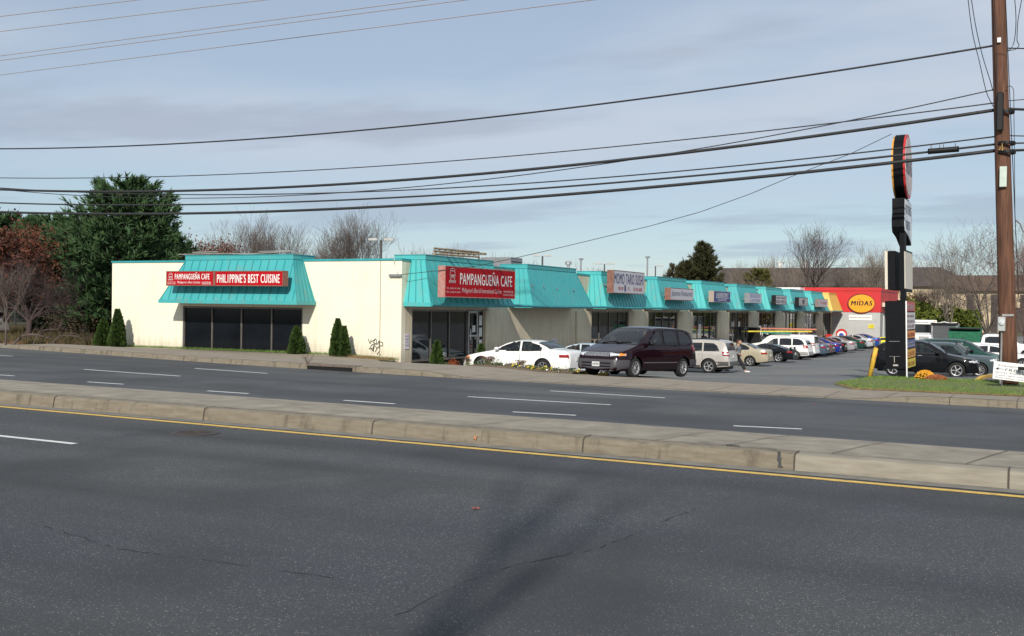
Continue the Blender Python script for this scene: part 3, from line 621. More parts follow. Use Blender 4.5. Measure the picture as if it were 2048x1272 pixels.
# ------------------------------------------------------------ shop signs
def letters(mb,t,O,U,w,h,b=.02,sh=0,V=(0,0,1)): return text_into(mb,t,O,U,V,w,h,b,sh)
def signbox(name,label,corner,U,Nv,w,h,dp,face,case,group=None,brk=True):
    """corner: lower-left of the face; U reading direction; Nv outward"""
    U=Vector(U); Nv=Vector(Nv); c=Vector(corner); t=thing(name,label,'shop sign',c,0,group); e=.035
    O=Vector((0,0,0)); Zv=Vector((0,0,1))
    def bx(u0,u1,z0,z1,n0,n1,mb):
        q=[U*u0+Zv*z0+Nv*n0,U*u1+Zv*z0+Nv*n0,U*u1+Zv*z0+Nv*n1,U*u0+Zv*z0+Nv*n1]; mb.hexa(q+[v+Zv*(z1-z0) for v in q])
    mb=MB(); bx(0,w,0,h,-dp,-.02,mb); bx(0,w,0,e,-.02,0,mb); bx(0,w,h-e,h,-.02,0,mb); bx(0,e,e,h-e,-.02,0,mb); bx(w-e,w,e,h-e,-.02,0,mb)
    mb.build('case',case,t)
    mb=MB(); bx(e,w-e,e,h-e,-.019,-.008,mb); f=mb.build('face',face,t)
    mb=MB(); 
    if brk: bx(w*.15,w*.15+.06,h*.35,h*.35+.06,-dp-.5,-dp,mb); bx(w*.85,w*.85+.06,h*.35,h*.35+.06,-dp-.5,-dp,mb); mb.build('bracket',GREYM,t)
    return t,f
def put(parent,items,mat,U,name='lettering'):
    U=Vector(U); mb=MB()
    for it in items: s,u,z,w,h=it[:5]; letters(mb,s,U*u+Vector((0,0,z))+U.cross(Vector((0,0,1)))*(-.004),U,w,h,it[5] if len(it)>5 else .02,it[6] if len(it)>6 else 0)
    return mb.build(name,mat,parent,fix=False)
REDS=M('red_sign_acrylic',(.42,.006,.013),.6,.12,1.2,col2=(.34,.006,.012),spec=.1); SWHITE=M('sign_white',(.78,.76,.74),.5,.05); CASEB=M('rusty_brown_case',(.20,.09,.065),.6,.25,6); NAVY=M('navy_ink',(.02,.028,.12),.5); SREDI=M('red_ink',(.42,.05,.035),.5); PANW=M('offwhite_panel',(.50,.49,.53),.45,.07,2)
def pot(mb,O,U,s):
    """steaming pot emblem in outline"""
    U=Vector(U); O=Vector(O)
    def st_(pts,w=.03):
        for a,b in zip(pts,pts[1:]):
            a=Vector(a)*s; b=Vector(b)*s; d=(b-a).normalized(); q=Vector((-d.y,d.x))*w*s/2; mb.poly([O+U*p.x+Vector((0,0,p.y)) for p in (a-q,b-q,b+q,a+q)])
    el=lambda cx,cy,rx,ry,a0=0,a1=360,n=14:[(cx+rx*math.cos(R_(a0+(a1-a0)*i/n)),cy+ry*math.sin(R_(a0+(a1-a0)*i/n))) for i in range(n+1)]
    st_(el(.5,.92,.27,.09)); st_([(.23,.9),(.16,.55),(.25,.28)]); st_([(.77,.9),(.84,.55),(.75,.28)]); st_(el(.5,.3,.28,.1,180,360))
    for x in (.3,.42,.54,.66): st_([(x,.35),(x+.02,.5),(x+.06,.62),(x+.09,.48)])
    for x in (.12,.35,.6,.85): st_(el(x,.1,.06,.05)); 
    st_([(.05,.2),(.3,.14),(.7,.14),(.95,.2)])
# front sign
z0=2.985; FYS=35.62; UX=(1,0,0); NX=(0,-1,0)
t_,f_=signbox('cafe_sign','long red two panel sign on the front teal canopy',(-34.62,FYS,z0),UX,NX,6.30,.63,.33,REDS,CASEB,brk=True)
t_['label']='long red two-panel cafe sign on the canopy that faces the road'
put(f_,[('PAMPANGUEÑA CAFE',.50,.27,1.92,.30,.03)],SWHITE,UX); put(f_,[("Philippine's Best Cuisine",.62,.075,1.30,.13,.012,.35)],SWHITE,UX)
put(f_,[('TEL (240) 631-0290',.08,.13,.45,.045,.02),('FAX (240) 631-0281',.08,.065,.45,.045,.02),('1064 FREDERICK RD',2.02,.13,.48,.045,.02),('ROCKVILLE MD 20850',2.02,.065,.48,.045,.02)],SWHITE,UX)
mb=MB(); pot(mb,Vector((.10,-.004,.22)),UX,.32); mb.build('pot_emblem',SWHITE,f_,fix=False)
put(f_,[("PHIL1PPINE'S BEST CUISINE",2.84,.13,3.28,.37,.035)],SWHITE,UX)
MB().box(2.63,2.75,-.012,.0,.03,.60).box(4.37,4.38,-.004,.0,.04,.59).build('divider',CASEB,t_)
# big side sign
UY=(0,1,0); NY=(1,0,0)
t_,f_=signbox('cafe_sign','x',(-21.85,37.52,2.62),UY,NY,6.18,1.25,.33,REDS,M('worn_red_case',(.40,.13,.10),.6,.5,9,col2=(.36,.24,.21))); t_['label']='big red cafe sign in a worn red case on the corner side canopy'
put(f_,[('PAMPANGUEÑA CAFE',1.20,.53,4.65,.58,.025)],SWHITE,UY); put(f_,[("Philippine's Best & International Cuisine",1.35,.15,3.5,.26,.01,.35)],M('sign_pink_white',(.72,.55,.55),.5),UY)
put(f_,[('TEL. (240) 631-0290',.12,.31,1.1,.085),('FAX. (240) 631-0281',.12,.16,1.1,.085),('1064 FREDERICK RD.',5.05,.27,.95,.085),('ROCKVILLE MD 20850',5.05,.13,.95,.085)],MATS['sign_pink_white'],UY)
mb=MB(); pot(mb,Vector((.004,.28,.55)),UY,.6); mb.build('pot_emblem',SWHITE,f_,fix=False)
# other side signs: y0,y1,z0,z1
def side(name,label,y0,y1,z0,z1,face,case): return signbox(name,label,(-22.0,y0,z0),UY,NY,y1-y0,z1-z0,.38,face,case)
t_,f_=side('sushi_sign','large off-white sushi sign with tall navy letters in a brown case',55.95,60.85,3.11,4.37,PANW,CASEB)
put(f_,[('MOMO TARO SUSHI',.12,.52,4.6,.58,.02)],NAVY,UY); put(f_,[('301-963-6868',3.1,.17,1.4,.2,.02),('桃太郎',.75,.18,.75,.2,.02),('すし',2.2,.18,.35,.2,.02)],SREDI,UY)
mb=MB(); mb.poly([Vector((.004,1.78+.12*math.cos(a),.28+.19*math.sin(a)*(1 if math.sin(a)<0 else 1.2))) for a in [6.283*i/12 for i in range(12)]]); mb.build('peach_emblem',NAVY,f_,fix=False)
t_,f_=side('restaurant_sign','off-white restaurant sign with grey serif lettering on the fourth side canopy',65.62,70.35,2.85,3.62,PANW,CASEB); put(f_,[('Japanese Restaurant',.2,.17,4.3,.46,.015)],M('slate_ink',(.12,.14,.22),.5),UY)
t_,f_=side('repair_shop_sign','royal blue shop sign with white lettering on the fifth side canopy',75.1,79.34,2.82,3.61,M('blue_acrylic',(.015,.035,.21),.35,.1,1),M('beige_case',(.33,.27,.22),.6)); put(f_,[('LAUNDROMAT',.6,.38,3.1,.3,.03),('COIN OPERATED',.95,.1,2.3,.13,.015)],SWHITE,UY); MB().poly([(.004,.5,.3),(.004,3.8,.3),(.004,3.8,.335),(.004,.5,.335)]).build('rule',SWHITE,f_,fix=False)
t_,f_=side('tool_repair_sign','white shop sign with pale blue two line lettering on the sixth side canopy',84.72,88.6,2.85,3.63,PANW,GREYM); put(f_,[('MARYLAND TOOL',.3,.42,3.2,.26,.025),('& AUTO REPAIR',.4,.1,3.0,.22,.025)],M('pale_blue_ink',(.14,.24,.5),.5),UY)
t_,f_=side('striped_sign','white shop sign crossed by dark grey bars of lettering on the seventh side canopy',93.54,97.58,2.8,3.6,PANW,BLACK); put(f_,[('FRIENDLY PHARMACY',.2,.5,3.6,.16,.03),('DRUGS',.2,.12,1.4,.28,.04),('MEDICAL',1.9,.12,1.9,.28,.03)],M('charcoal_ink',(.05,.05,.055),.5),UY)
t_,f_=side('crest_sign','grey shop sign with a dark shield crest in the middle on the eighth side canopy',102.57,106.54,2.76,3.55,M('grey_panel',(.36,.36,.37),.5),BLACK); mb=MB(); mb.poly([(.004,1.5,.62),(.004,1.98,.52),(.004,2.5,.62),(.004,2.4,.28),(.004,1.98,.08),(.004,1.6,.28)]); mb.build('crest',MATS['charcoal_ink'],f_,fix=False); put(f_,[('WORLD FAMOUS',.15,.5,1.2,.1),('MARTIAL ARTS',.15,.3,1.2,.1),('TAE KWON DO',2.7,.5,1.1,.1),('SELF DEFENSE',2.7,.3,1.1,.1)],SWHITE,UY)
t_,f_=side('pink_sign','off-white shop sign with faded red lettering on the last teal canopy',111.74,116.33,2.72,3.52,PANW,M('brown_grey_case',(.2,.16,.15),.6)); put(f_,[('The Quickie',.7,.2,3.2,.42,.035)],M('faded_red_ink',(.5,.12,.14),.5),UY)
# ------------------------------------------------------------ red and grey repair shop at the far end
MRED=M('red_stucco',(.52,.018,.02),.5,.08,.8); MGRY=M('grey_block_wall',(.42,.42,.41),.8,.06,1.5)
gx0,gx1,gy0,gy1,gz=-26.6,-18.46,128.02,142.,5.0
shop=thing('auto_repair_shop','red and grey auto repair shop at the far end of the strip','building',(gx0,gy0,0))
def G(mb,name,mat,parent=shop,**k): return mb.build(name,mat,parent,org=(gx0,gy0,0),**k)
G(MB().box(gx0,gx1,gy0,gy1,-2,2.24),'wall',MGRY); G(MB().box(gx0-14,gx1+.04,gy0-.04,gy1+.04,2.24,gz-.35),'red_band',MRED); G(MB().box(gx0-14.04,gx1+.10,gy0-.10,gy1+.1,gz-.35,gz),'parapet',MRED)
G(MB().box(gx0-20,gx0-.2,gy0-2.5,gy0-.12,3.6,4.95),'white_parapet',WHITE)
for i in range(3): 
    y=130.2+i*3.8; f=G(MB().box(gx1+.001,gx1+.05,y,y+3.0,-1.5,1.9),'garage_door',WHITE)
G(MB().box(gx1+.05,gx1+.9,129.2,133.5,2.9,3.35),'awning_light',M('cream_plastic',(.62,.58,.48),.5))
# oval sign
oc=Vector((-20.47,127.86,3.22)); t_=thing('oval_sign','orange oval sign with bold black lettering on the red wall','shop sign',oc)
for nm,rx,rz,y0,y1,mat in (('rim',1.50,1.12,0,.14,M('dark_red_rim',(.16,.012,.012),.4)),('face',1.40,1.0,-.05,0.,M('orange_acrylic',(.78,.34,.02),.35,.04))):
    mb=MB(); mb.prism([(rx*math.cos(6.283*i/40)-(0.06 if nm=='rim' else 0),y1,rz*math.sin(6.283*i/40)) for i in range(40)],(0,y0-y1,0)); f_=mb.build(nm,mat,t_)
mb=MB(); text_into(mb,'MIDAS',(-1.12,-.058,-.22),(1,0,0),(.12,0,1),2.24,.52,.06); mb.build('lettering',M('sign_black',(.01,.01,.01),.4),f_,fix=False); MB().box(-.34,-.18,-.065,-.055,.42,.52).build('crown_dot',M('sign_red',(.5,.02,.02),.4),f_)
t_=thing('banner','white banner reading state inspection below the oval sign','banner',(-21.84,128,1.33)); f_=MB().box(0,2.5,-.035,-.005,0,.60).build('cloth',SWHITE,t_); mb=MB(); text_into(mb,'Maryland State Inspection',(.1,-.037,.2),(1,0,0),(0,0,1),2.3,.2,.03); mb.build('lettering',MATS['sign_black'],f_,fix=False)
t_=thing('yellow_notice','small square yellow notice on the grey wall','sign',(-19.7,128,.45)); f_=MB().box(0,.6,-.03,-.005,0,.44).build('panel',M('yellow_plastic',(.72,.60,.03),.5),t_); mb=MB(); text_into(mb,'CAUTION',(.06,-.032,.25),(1,0,0),(0,0,1),.48,.09,.02); text_into(mb,'SLOW',(.12,-.032,.1),(1,0,0),(0,0,1),.36,.09,.02); mb.build('lettering',MATS['sign_black'],f_,fix=False)
p=ony(1683,668,126.5); t_=thing('round_tyre_display','round red topped blue and white display disc against the grey wall','display sign',(p.x,126.5,LOT(p.x,126))); h=p.z-LOT(p.x,126)
for nm,r,dy,mat in (('disc',.62,0,MATS['sign_red']),('lower_half',.48,-.03,WHITE),('centre',.25,-.06,M('sign_blue',(.03,.08,.4),.4))):
    MB().prism([(r*math.cos(6.283*i/24),dy,h+r*.95*math.sin(6.283*i/24)-(.12 if dy else 0)) for i in range(24)],(0,-.03,0)).build(nm,mat,t_)
MB().tube([(0,.03,0),(0,.03,h)],.05).build('post',GREYM,t_)
# red gas-pump like boxes by the last bays
p=onx(1658,664,-22.6); t_=thing('vending_machine','red and white vending machine beside the last shop windows','vending machine',(p.x,p.y,LOT(p.x,p.y)+.15)); MB().box(-.3,.3,-.35,.35,0,1.15).build('cabinet',MATS['sign_red'],t_,bevel=.03); MB().box(.3,.315,-.28,.28,.2,1.0).build('front',WHITE,t_)
# ------------------------------------------------------------ large brown roofed building behind
RY=205.
big=thing('warehouse_store','long beige building with a tall dark brown mansard roof behind the trees','building',(-40,RY,0))
def Bp(mb,name,mat,parent=big,**k): return mb.build(name,mat,parent,org=(-40,RY,0),**k)
BEI=brick('beige_block_wall',(.52,.42,.28),(.44,.35,.23),.8,.4); BRR=M('brown_shingle_roof',(.055,.045,.042),.9,.25,1.2,bump=.5,bscale=5)
w=Bp(MB().box(-60,-18.6,RY,RY+30,-2,7),'wall',BEI); mb=MB(); mb.hexa([(-60.5,RY-.8,6.9),(-17.6,RY-.8,6.9),(-17.6,RY+30,6.9),(-60.5,RY+30,6.9),(-59,RY+1.6,10.35),(-20,RY+1.6,10.35),(-20,RY+28,10.35),(-59,RY+28,10.35)]); Bp(mb,'roof',BRR)
Bp(MB().box(-18.6,6,RY+3,RY+26,-2,6.3),'wing_wall',BEI); mb=MB(); mb.hexa([(-18.59,RY+2.2,6.2),(6.8,RY+2.2,6.2),(6.8,RY+26,6.2),(-18.59,RY+26,6.2),(-18.59,RY+4.4,9.0),(5,RY+4.4,9.0),(5,RY+24,9.0),(-18.59,RY+24,9.0)]); Bp(mb,'wing_roof',M('red_brown_roof',(.09,.06,.045),.9,.25,1.2))
for x in (-15.5,-11.6,-7): Bp(MB().box(x,x+1.1,RY+2.9,RY+2.999,-1,5.6),'column',BRR)
Bp(MB().box(-9,-3,RY+2.88,RY+2.95,-1,3.4),'loading_door',M('dark_brown_door',(.05,.035,.03),.7))
for i,(px,py) in enumerate(((1562,528),(1610,529))): 
    p=ony(px,py,RY+12); single(MB().box(p.x-.4,p.x+.4,p.y-.4,p.y+.4,10.35,p.z+.3).box(p.x-.55,p.x+.55,p.y-.55,p.y+.55,p.z+.3,p.z+.42),'roof_vent',WHITE,['left','right'][i]+' small white roof vent above the long brown roof','roof vent',group='white roof vents')
# ------------------------------------------------------------ vehicles
# profiles: x metres behind the nose, z height; front to rear
SEDAN=dict(L=4.85,W=1.80,H=1.39,top=[(0,.46),(.03,.60),(.14,.69),(.45,.78),(1.2,.93),(1.40,.97),(1.75,1.15),(2.15,1.32),(2.6,1.385),(3.0,1.385),(3.4,1.33),(3.8,1.20),(4.1,1.06),(4.45,1.03),(4.72,.99),(4.80,.90),(4.84,.70),(4.85,.50)],
 belt=[(0,.40),(.12,.60),(.5,.72),(1.4,.88),(3,.92),(4.2,.98),(4.7,.93),(4.85,.45)],sill=[(0,.24),(.4,.2),(1.4,.22),(3.2,.22),(4.4,.26),(4.85,.32)],xf=.95,xr=3.72,R=.325,rnose=.75,rtail=.6,kn=.26,kt=.16,tum=.42,
 ws=(1.40,2.12),rs=(3.42,4.06),side=[[(1.62,.955),(1.72,1.02),(2.0,1.17),(2.3,1.275),(2.64,1.315),(2.66,.965)],[(2.74,.965),(2.74,1.32),(3.1,1.305),(3.40,1.235),(3.66,1.10),(3.62,.99),(3.5,.975)]],doors=[1.52,2.70,3.62],handle=[(2.45,.86),(3.42,.88)],
 front='sedan')
COUPE=dict(SEDAN,L=4.49,W=1.80,H=1.33,top=[(0,.42),(.04,.56),(.2,.66),(.6,.76),(1.2,.87),(1.35,.90),(1.8,1.15),(2.2,1.29),(2.5,1.32),(2.8,1.30),(3.4,1.16),(3.9,1.01),(4.2,.98),(4.38,.97),(4.44,.85),(4.49,.5)],belt=[(0,.38),(.12,.56),(.5,.68),(1.4,.83),(3,.88),(3.9,.93),(4.3,.90),(4.49,.42)],xf=.92,xr=3.48,ws=(1.35,2.15),rs=(2.85,3.85),side=[[(1.6,.91),(1.72,.98),(2.0,1.12),(2.3,1.21),(2.75,1.22),(2.8,.93)],[(2.88,.94),(2.88,1.21),(3.2,1.14),(3.45,1.0),(3.4,.95)]],doors=[1.5,2.85],handle=[(2.65,.82)],sill=[(0,.2),(4.49,.26)],R=.335)
MINIVAN=dict(L=4.73,W=1.95,H=1.74,top=[(0,.58),(.02,.70),(.08,.80),(.25,.88),(.6,.985),(.95,1.08),(1.12,1.13),(1.5,1.37),(1.9,1.60),(2.15,1.69),(2.6,1.735),(3.4,1.73),(4.1,1.68),(4.38,1.58),(4.52,1.35),(4.62,1.05),(4.66,.95),(4.69,.7),(4.73,.5)],
 belt=[(0,.50),(.1,.70),(.4,.82),(1.1,1.00),(1.6,1.06),(3,1.08),(4.3,1.10),(4.6,1.0),(4.73,.45)],sill=[(0,.26),(.5,.23),(1.4,.26),(3.3,.27),(4.3,.32),(4.73,.36)],xf=.92,xr=3.80,R=.335,rnose=.8,rtail=.5,kn=.22,kt=.10,tum=.30,
 ws=(1.08,2.08),rs=(4.40,4.62),side=[[(1.62,1.10),(1.72,1.18),(2.05,1.44),(2.25,1.57),(2.52,1.605),(2.58,1.10)],[(2.66,1.10),(2.66,1.61),(3.10,1.63),(3.48,1.62),(3.52,1.10)],[(3.59,1.11),(3.59,1.62),(4.0,1.59),(4.22,1.49),(4.42,1.22),(4.40,1.12)]],doors=[1.5,2.62,3.55],handle=[(2.45,.94),(2.80,.94)],front='minivan')
SUV=dict(L=5.09,W=1.94,H=1.84,top=[(0,.62),(.03,.84),(.12,.98),(.5,1.05),(1.25,1.13),(1.42,1.17),(1.85,1.50),(2.2,1.72),(2.6,1.80),(3.6,1.835),(4.4,1.81),(4.72,1.75),(4.84,1.55),(4.96,1.2),(5.02,1.05),(5.05,.7),(5.09,.55)],
 belt=[(0,.55),(.12,.86),(1.3,1.08),(3,1.13),(4.6,1.17),(4.95,1.1),(5.09,.5)],sill=[(0,.34),(.5,.28),(1.4,.30),(3.5,.30),(4.5,.36),(5.09,.42)],xf=.88,xr=3.95,R=.39,rnose=.6,rtail=.5,kn=.2,kt=.10,tum=.26,
 ws=(1.45,2.22),rs=(4.74,4.95),side=[[(1.78,1.18),(2.1,1.43),(2.3,1.56),(2.6,1.61),(2.6,1.18)],[(2.70,1.18),(2.70,1.62),(3.55,1.635),(3.55,1.19)],[(3.64,1.19),(3.64,1.635),(4.18,1.62),(4.36,1.5),(4.52,1.22),(4.5,1.2)]],doors=[1.6,2.65,3.60],handle=[(2.42,1.02),(3.42,1.04)],front='suv')
XOVER=dict(L=4.59,W=1.87,H=1.66,top=[(0,.56),(.03,.72),(.14,.84),(.5,.93),(1.1,1.04),(1.28,1.08),(1.7,1.34),(2.1,1.56),(2.5,1.645),(3.0,1.65),(3.6,1.60),(4.0,1.52),(4.25,1.38),(4.42,1.12),(4.50,1.0),(4.55,.72),(4.59,.5)],
 belt=[(0,.48),(.12,.74),(.6,.88),(1.3,1.0),(3,1.05),(4.2,1.11),(4.5,1.0),(4.59,.45)],sill=[(0,.26),(.4,.24),(1.4,.26),(3.3,.26),(4.1,.3),(4.59,.38)],xf=.89,xr=3.54,R=.36,rnose=.7,rtail=.6,kn=.24,kt=.16,tum=.34,
 ws=(1.28,2.10),rs=(4.0,4.36),side=[[(1.62,1.06),(1.75,1.14),(2.1,1.37),(2.35,1.47),(2.6,1.50),(2.62,1.075)],[(2.70,1.075),(2.70,1.51),(3.1,1.50),(3.42,1.45),(3.62,1.30),(3.62,1.11)],[(3.70,1.12),(3.70,1.36),(3.9,1.28),(4.05,1.16)]],doors=[1.5,2.66,3.55],handle=[(2.42,.97),(3.4,.99)],front='xover')
BOXSUV=dict(XOVER,L=4.45,W=1.78,H=1.64,top=[(0,.55),(.02,.92),(.08,.98),(.5,1.02),(1.2,1.06),(1.30,1.08),(1.62,1.38),(1.85,1.56),(2.1,1.62),(3.8,1.63),(4.2,1.60),(4.32,1.5),(4.38,1.1),(4.42,.8),(4.45,.5)],belt=[(0,.5),(.1,.94),(1.3,.99),(4.3,1.0),(4.45,.5)],xf=.76,xr=3.4,R=.35,rnose=.2,rtail=.2,kn=.06,kt=.06,tum=.25,ws=(1.30,1.86),rs=(4.24,4.4),side=[[(1.55,1.03),(1.85,1.33),(1.95,1.47),(2.5,1.48),(2.5,1.04)],[(2.6,1.04),(2.6,1.48),(3.3,1.48),(3.3,1.05)],[(3.4,1.05),(3.4,1.48),(4.15,1.46),(4.2,1.06)]],doors=[1.45,2.55,3.35],handle=[(2.35,.93),(3.2,.94)],front='box')
VAN=dict(MINIVAN,L=5.4,W=2.03,H=2.08,top=[(0,.6),(.02,1.0),(.08,1.12),(.4,1.2),(.85,1.28),(1.0,1.33),(1.35,1.68),(1.65,1.93),(1.95,2.03),(2.6,2.075),(4.8,2.07),(5.18,2.02),(5.27,1.8),(5.33,1.0),(5.36,.7),(5.4,.55)],belt=[(0,.5),(.1,1.0),(.9,1.16),(2,1.2),(5.2,1.22),(5.4,.5)],sill=[(0,.36),(5.4,.42)],xf=.8,xr=4.3,R=.37,rnose=.4,rtail=.25,kn=.16,kt=.05,tum=.17,ws=(1.02,1.85),rs=(5.2,5.3),side=[[(1.45,1.25),(1.75,1.55),(1.95,1.74),(2.35,1.78),(2.35,1.25)]],doors=[1.35,2.42,3.9],handle=[(2.25,1.05)],front='suv')
PICKUP=dict(SUV,L=5.9,W=2.0,H=1.9,top=[(0,.6),(.03,1.05),(.12,1.15),(1.2,1.22),(1.4,1.25),(1.8,1.58),(2.15,1.82),(2.5,1.89),(3.6,1.88),(3.85,1.80),(3.98,1.28),(4.05,1.24),(5.8,1.24),(5.88,.9),(5.9,.6)],belt=[(0,.55),(.12,1.0),(1.4,1.14),(3.9,1.2),(5.8,1.19),(5.9,.5)],sill=[(0,.45),(5.9,.5)],xf=.95,xr=4.6,ws=(1.42,2.12),rs=(3.84,3.96),side=[[(1.75,1.22),(2.1,1.5),(2.3,1.66),(2.65,1.7),(2.65,1.22)],[(2.75,1.22),(2.75,1.7),(3.4,1.7),(3.7,1.64),(3.72,1.23)]],doors=[1.6,2.7,3.8],handle=[(2.45,1.08),(3.5,1.09)],R=.4)
def scan(poly,nv,nh):
    zs=sorted(set([p[1] for p in poly])); z0,z1=zs[0],zs[-1]; e=1e-4*(z1-z0)
    lv=sorted(set([lerp(z0,z1,i/nv) for i in range(nv+1)]+zs)); rows=[]
    for z in lv:
        zz=min(max(z,z0+e),z1-e); X=[]
        for a,b in zip(poly,poly[1:]+poly[:1]):
            if (a[1]-zz)*(b[1]-zz)<0: X.append(a[0]+(b[0]-a[0])*(zz-a[1])/(b[1]-a[1]))
        if len(X)>=2: l,r=min(X),max(X); rows.append([(lerp(l,r,i/nh),z) for i in range(nh+1)])
    return rows
class Caster:
    pv=Vector((0,0,0))
    def __init__(s,obj): s.t=BVHTree.FromPolygons([v.co.copy() for v in obj.data.vertices],[tuple(p.vertices) for p in obj.data.polygons])
    def hit(s,az,u,z,off,top=False):
        if top: o=Vector((u,z,6)); d=Vector((0,0,-1))       # u=x, z=y
        else:
            n=Vector((math.cos(az),math.sin(az),0)); t=Vector((-math.sin(az),math.cos(az),0)); o=s.pv+n*8+t*u+Vector((0,0,z)); d=-n
        h=s.t.ray_cast(o,d)
        if h[0] is None: return None
        q=h[1] if h[1].dot(d)<0 else -h[1]
        return h[0]+(-d*.5+q*.5).normalized()*off
def panel(mb,C,poly,az=0,off=.006,nv=5,nh=6,top=False):
    P=[]
    for row in scan(poly,nv,nh):
        r=[C.hit(az,u,z,off,top) for u,z in row]
        last=None
        for i,v in enumerate(r):
            if v is None: r[i]=last
            else: last=v
        nxt=None
        for i in range(len(r)-1,-1,-1):
            if r[i] is None: r[i]=nxt
            else: nxt=r[i]
        if r[0] is not None: P.append(r)
    if len(P)>1: mb.grid(P)
    return mb
def ring(mb,C,poly,w,az,off=.008,top=False,seg=6):
    cx=sum(p[0] for p in poly)/len(poly); cz=sum(p[1] for p in poly)/len(poly); n=len(poly); Q=[]
    for i in range(n):
        p=Vector(poly[i]); a=(Vector(poly[i-1])-p).normalized(); b=(Vector(poly[(i+1)%n])-p).normalized(); m=a+b
        if m.length<.15: m=Vector((cx,cz))-p
        m.normalize()
        if m.dot(Vector((cx,cz))-p)<0: m=-m
        s=abs(m.cross(a)) if True else 1; Q.append(p+m*w/max(.45,s))
    for i in range(n):
        a,b=Vector(poly[i]),Vector(poly[(i+1)%n]); c,d=Q[i],Q[(i+1)%n]; g=[]
        for k in range(seg+1):
            t=k/seg; r=[]
            for q in (a.lerp(b,t),c.lerp(d,t)): r.append(C.hit(az,q.x,q.y,off,top))
            g.append(r)
        g=[r for r in g if None not in r]
        if len(g)>1: mb.grid(g)
    return mb
def scaled(sp,L=None,H=None,**k):
    s=dict(sp); a=(L or sp['L'])/sp['L']; b=(H or sp['H'])/sp['H']
    for key in ('top','belt','sill'): s[key]=[(x*a,z*b) for x,z in sp[key]]
    s['side']=[[(x*a,z*b) for x,z in p] for p in sp['side']]; s['ws']=tuple(x*a for x in sp['ws']); s['rs']=tuple(x*a for x in sp['rs']); s['doors']=[x*a for x in sp['doors']]; s['handle']=[(x*a,z*b) for x,z in sp['handle']]
    s['L']=sp['L']*a; s['H']=sp['H']*b; s['xf']=sp['xf']*a; s['xr']=sp['xr']*a; s.update(k); return s
def wheel_mesh(R,w,style,key,cache={}):
    k=(round(R,3),style)
    if k in cache: return cache[k]
    tb=MB(); pr=[(R*.60,-w/2+.03),(R*.66,-w/2),(R*.93,-w/2+.005),(R*.99,-w/2+.03),(R,-w/2+.06),(R,w/2-.06),(R*.99,w/2-.03),(R*.93,w/2-.005),(R*.66,w/2),(R*.62,w/2-.03),(R*.60,w/2-.07),(0,w/2-.08)]
    tb.lathe((0,0,0),pr,30,'y'); t=tb.build('wheel',TYRE,link=False,fix=True); 
    for p in t.data.polygons: p.use_smooth=True
    rb=MB(); r=R*.655
    rb.lathe((0,0,0),[(r,w/2-.03),(r,w/2+.0),(r*.90,w/2-.004),(r*.86,w/2-.05)],30,'y')
    ns={'spoke5':5,'spoke7':7,'cap9':9,'spoke6':6,'steel':12}[style]; y=w/2-.028
    for i in range(ns):
        a=2*math.pi*i/ns; wd={'spoke5':.30,'spoke7':.17,'cap9':.17,'spoke6':.24,'steel':.13}[style]
        P=[]
        for rr,ww in ((r*.12,wd*1.1),(r*.5,wd*.72),(r*.9,wd)):
            P.append((rr,ww))
        L_=[(rr*math.cos(a-ww/(rr/r*2+.4)),y+.006*(1-k2),rr*math.sin(a-ww/(rr/r*2+.4))) for k2,(rr,ww) in enumerate(P)]; Rr=[(rr*math.cos(a+ww/(rr/r*2+.4)),y+.006*(1-k2),rr*math.sin(a+ww/(rr/r*2+.4))) for k2,(rr,ww) in enumerate(P)]
        for k2 in range(2): rb.prism([L_[k2],Rr[k2],Rr[k2+1],L_[k2+1]],(0,-.02,0))
    rb.lathe((0,0,0),[(0,y+.016),(r*.13,y+.014),(r*.2,y),(r*.22,y-.02)],16,'y')
    rim=rb.build('rim',CHROME,link=False); cache[k]=(t.data,rim.data); bpy.data.objects.remove(t); bpy.data.objects.remove(rim); return cache[k]
def seat(mb,x,y,z,h=.62):
    mb.hexa([(x-.25,y-.24,z),(x+.25,y-.24,z),(x+.25,y+.24,z),(x-.25,y+.24,z),(x-.25,y-.24,z+.14),(x+.28,y-.24,z+.17),(x+.28,y+.24,z+.17),(x-.25,y+.24,z+.14)])
    mb.hexa([(x-.27,y-.23,z+.1),(x-.15,y-.23,z+.1),(x-.15,y+.23,z+.1),(x-.27,y+.23,z+.1),(x-.42,y-.2,z+h),(x-.33,y-.2,z+h),(x-.33,y+.2,z+h),(x-.42,y+.2,z+h)])
    mb.hexa([(x-.43,y-.12,z+h+.03),(x-.34,y-.12,z+h+.03),(x-.34,y+.12,z+h+.03),(x-.43,y+.12,z+h+.03),(x-.44,y-.11,z+h+.2),(x-.36,y-.11,z+h+.2),(x-.36,y+.11,z+h+.2),(x-.44,y+.11,z+h+.2)])
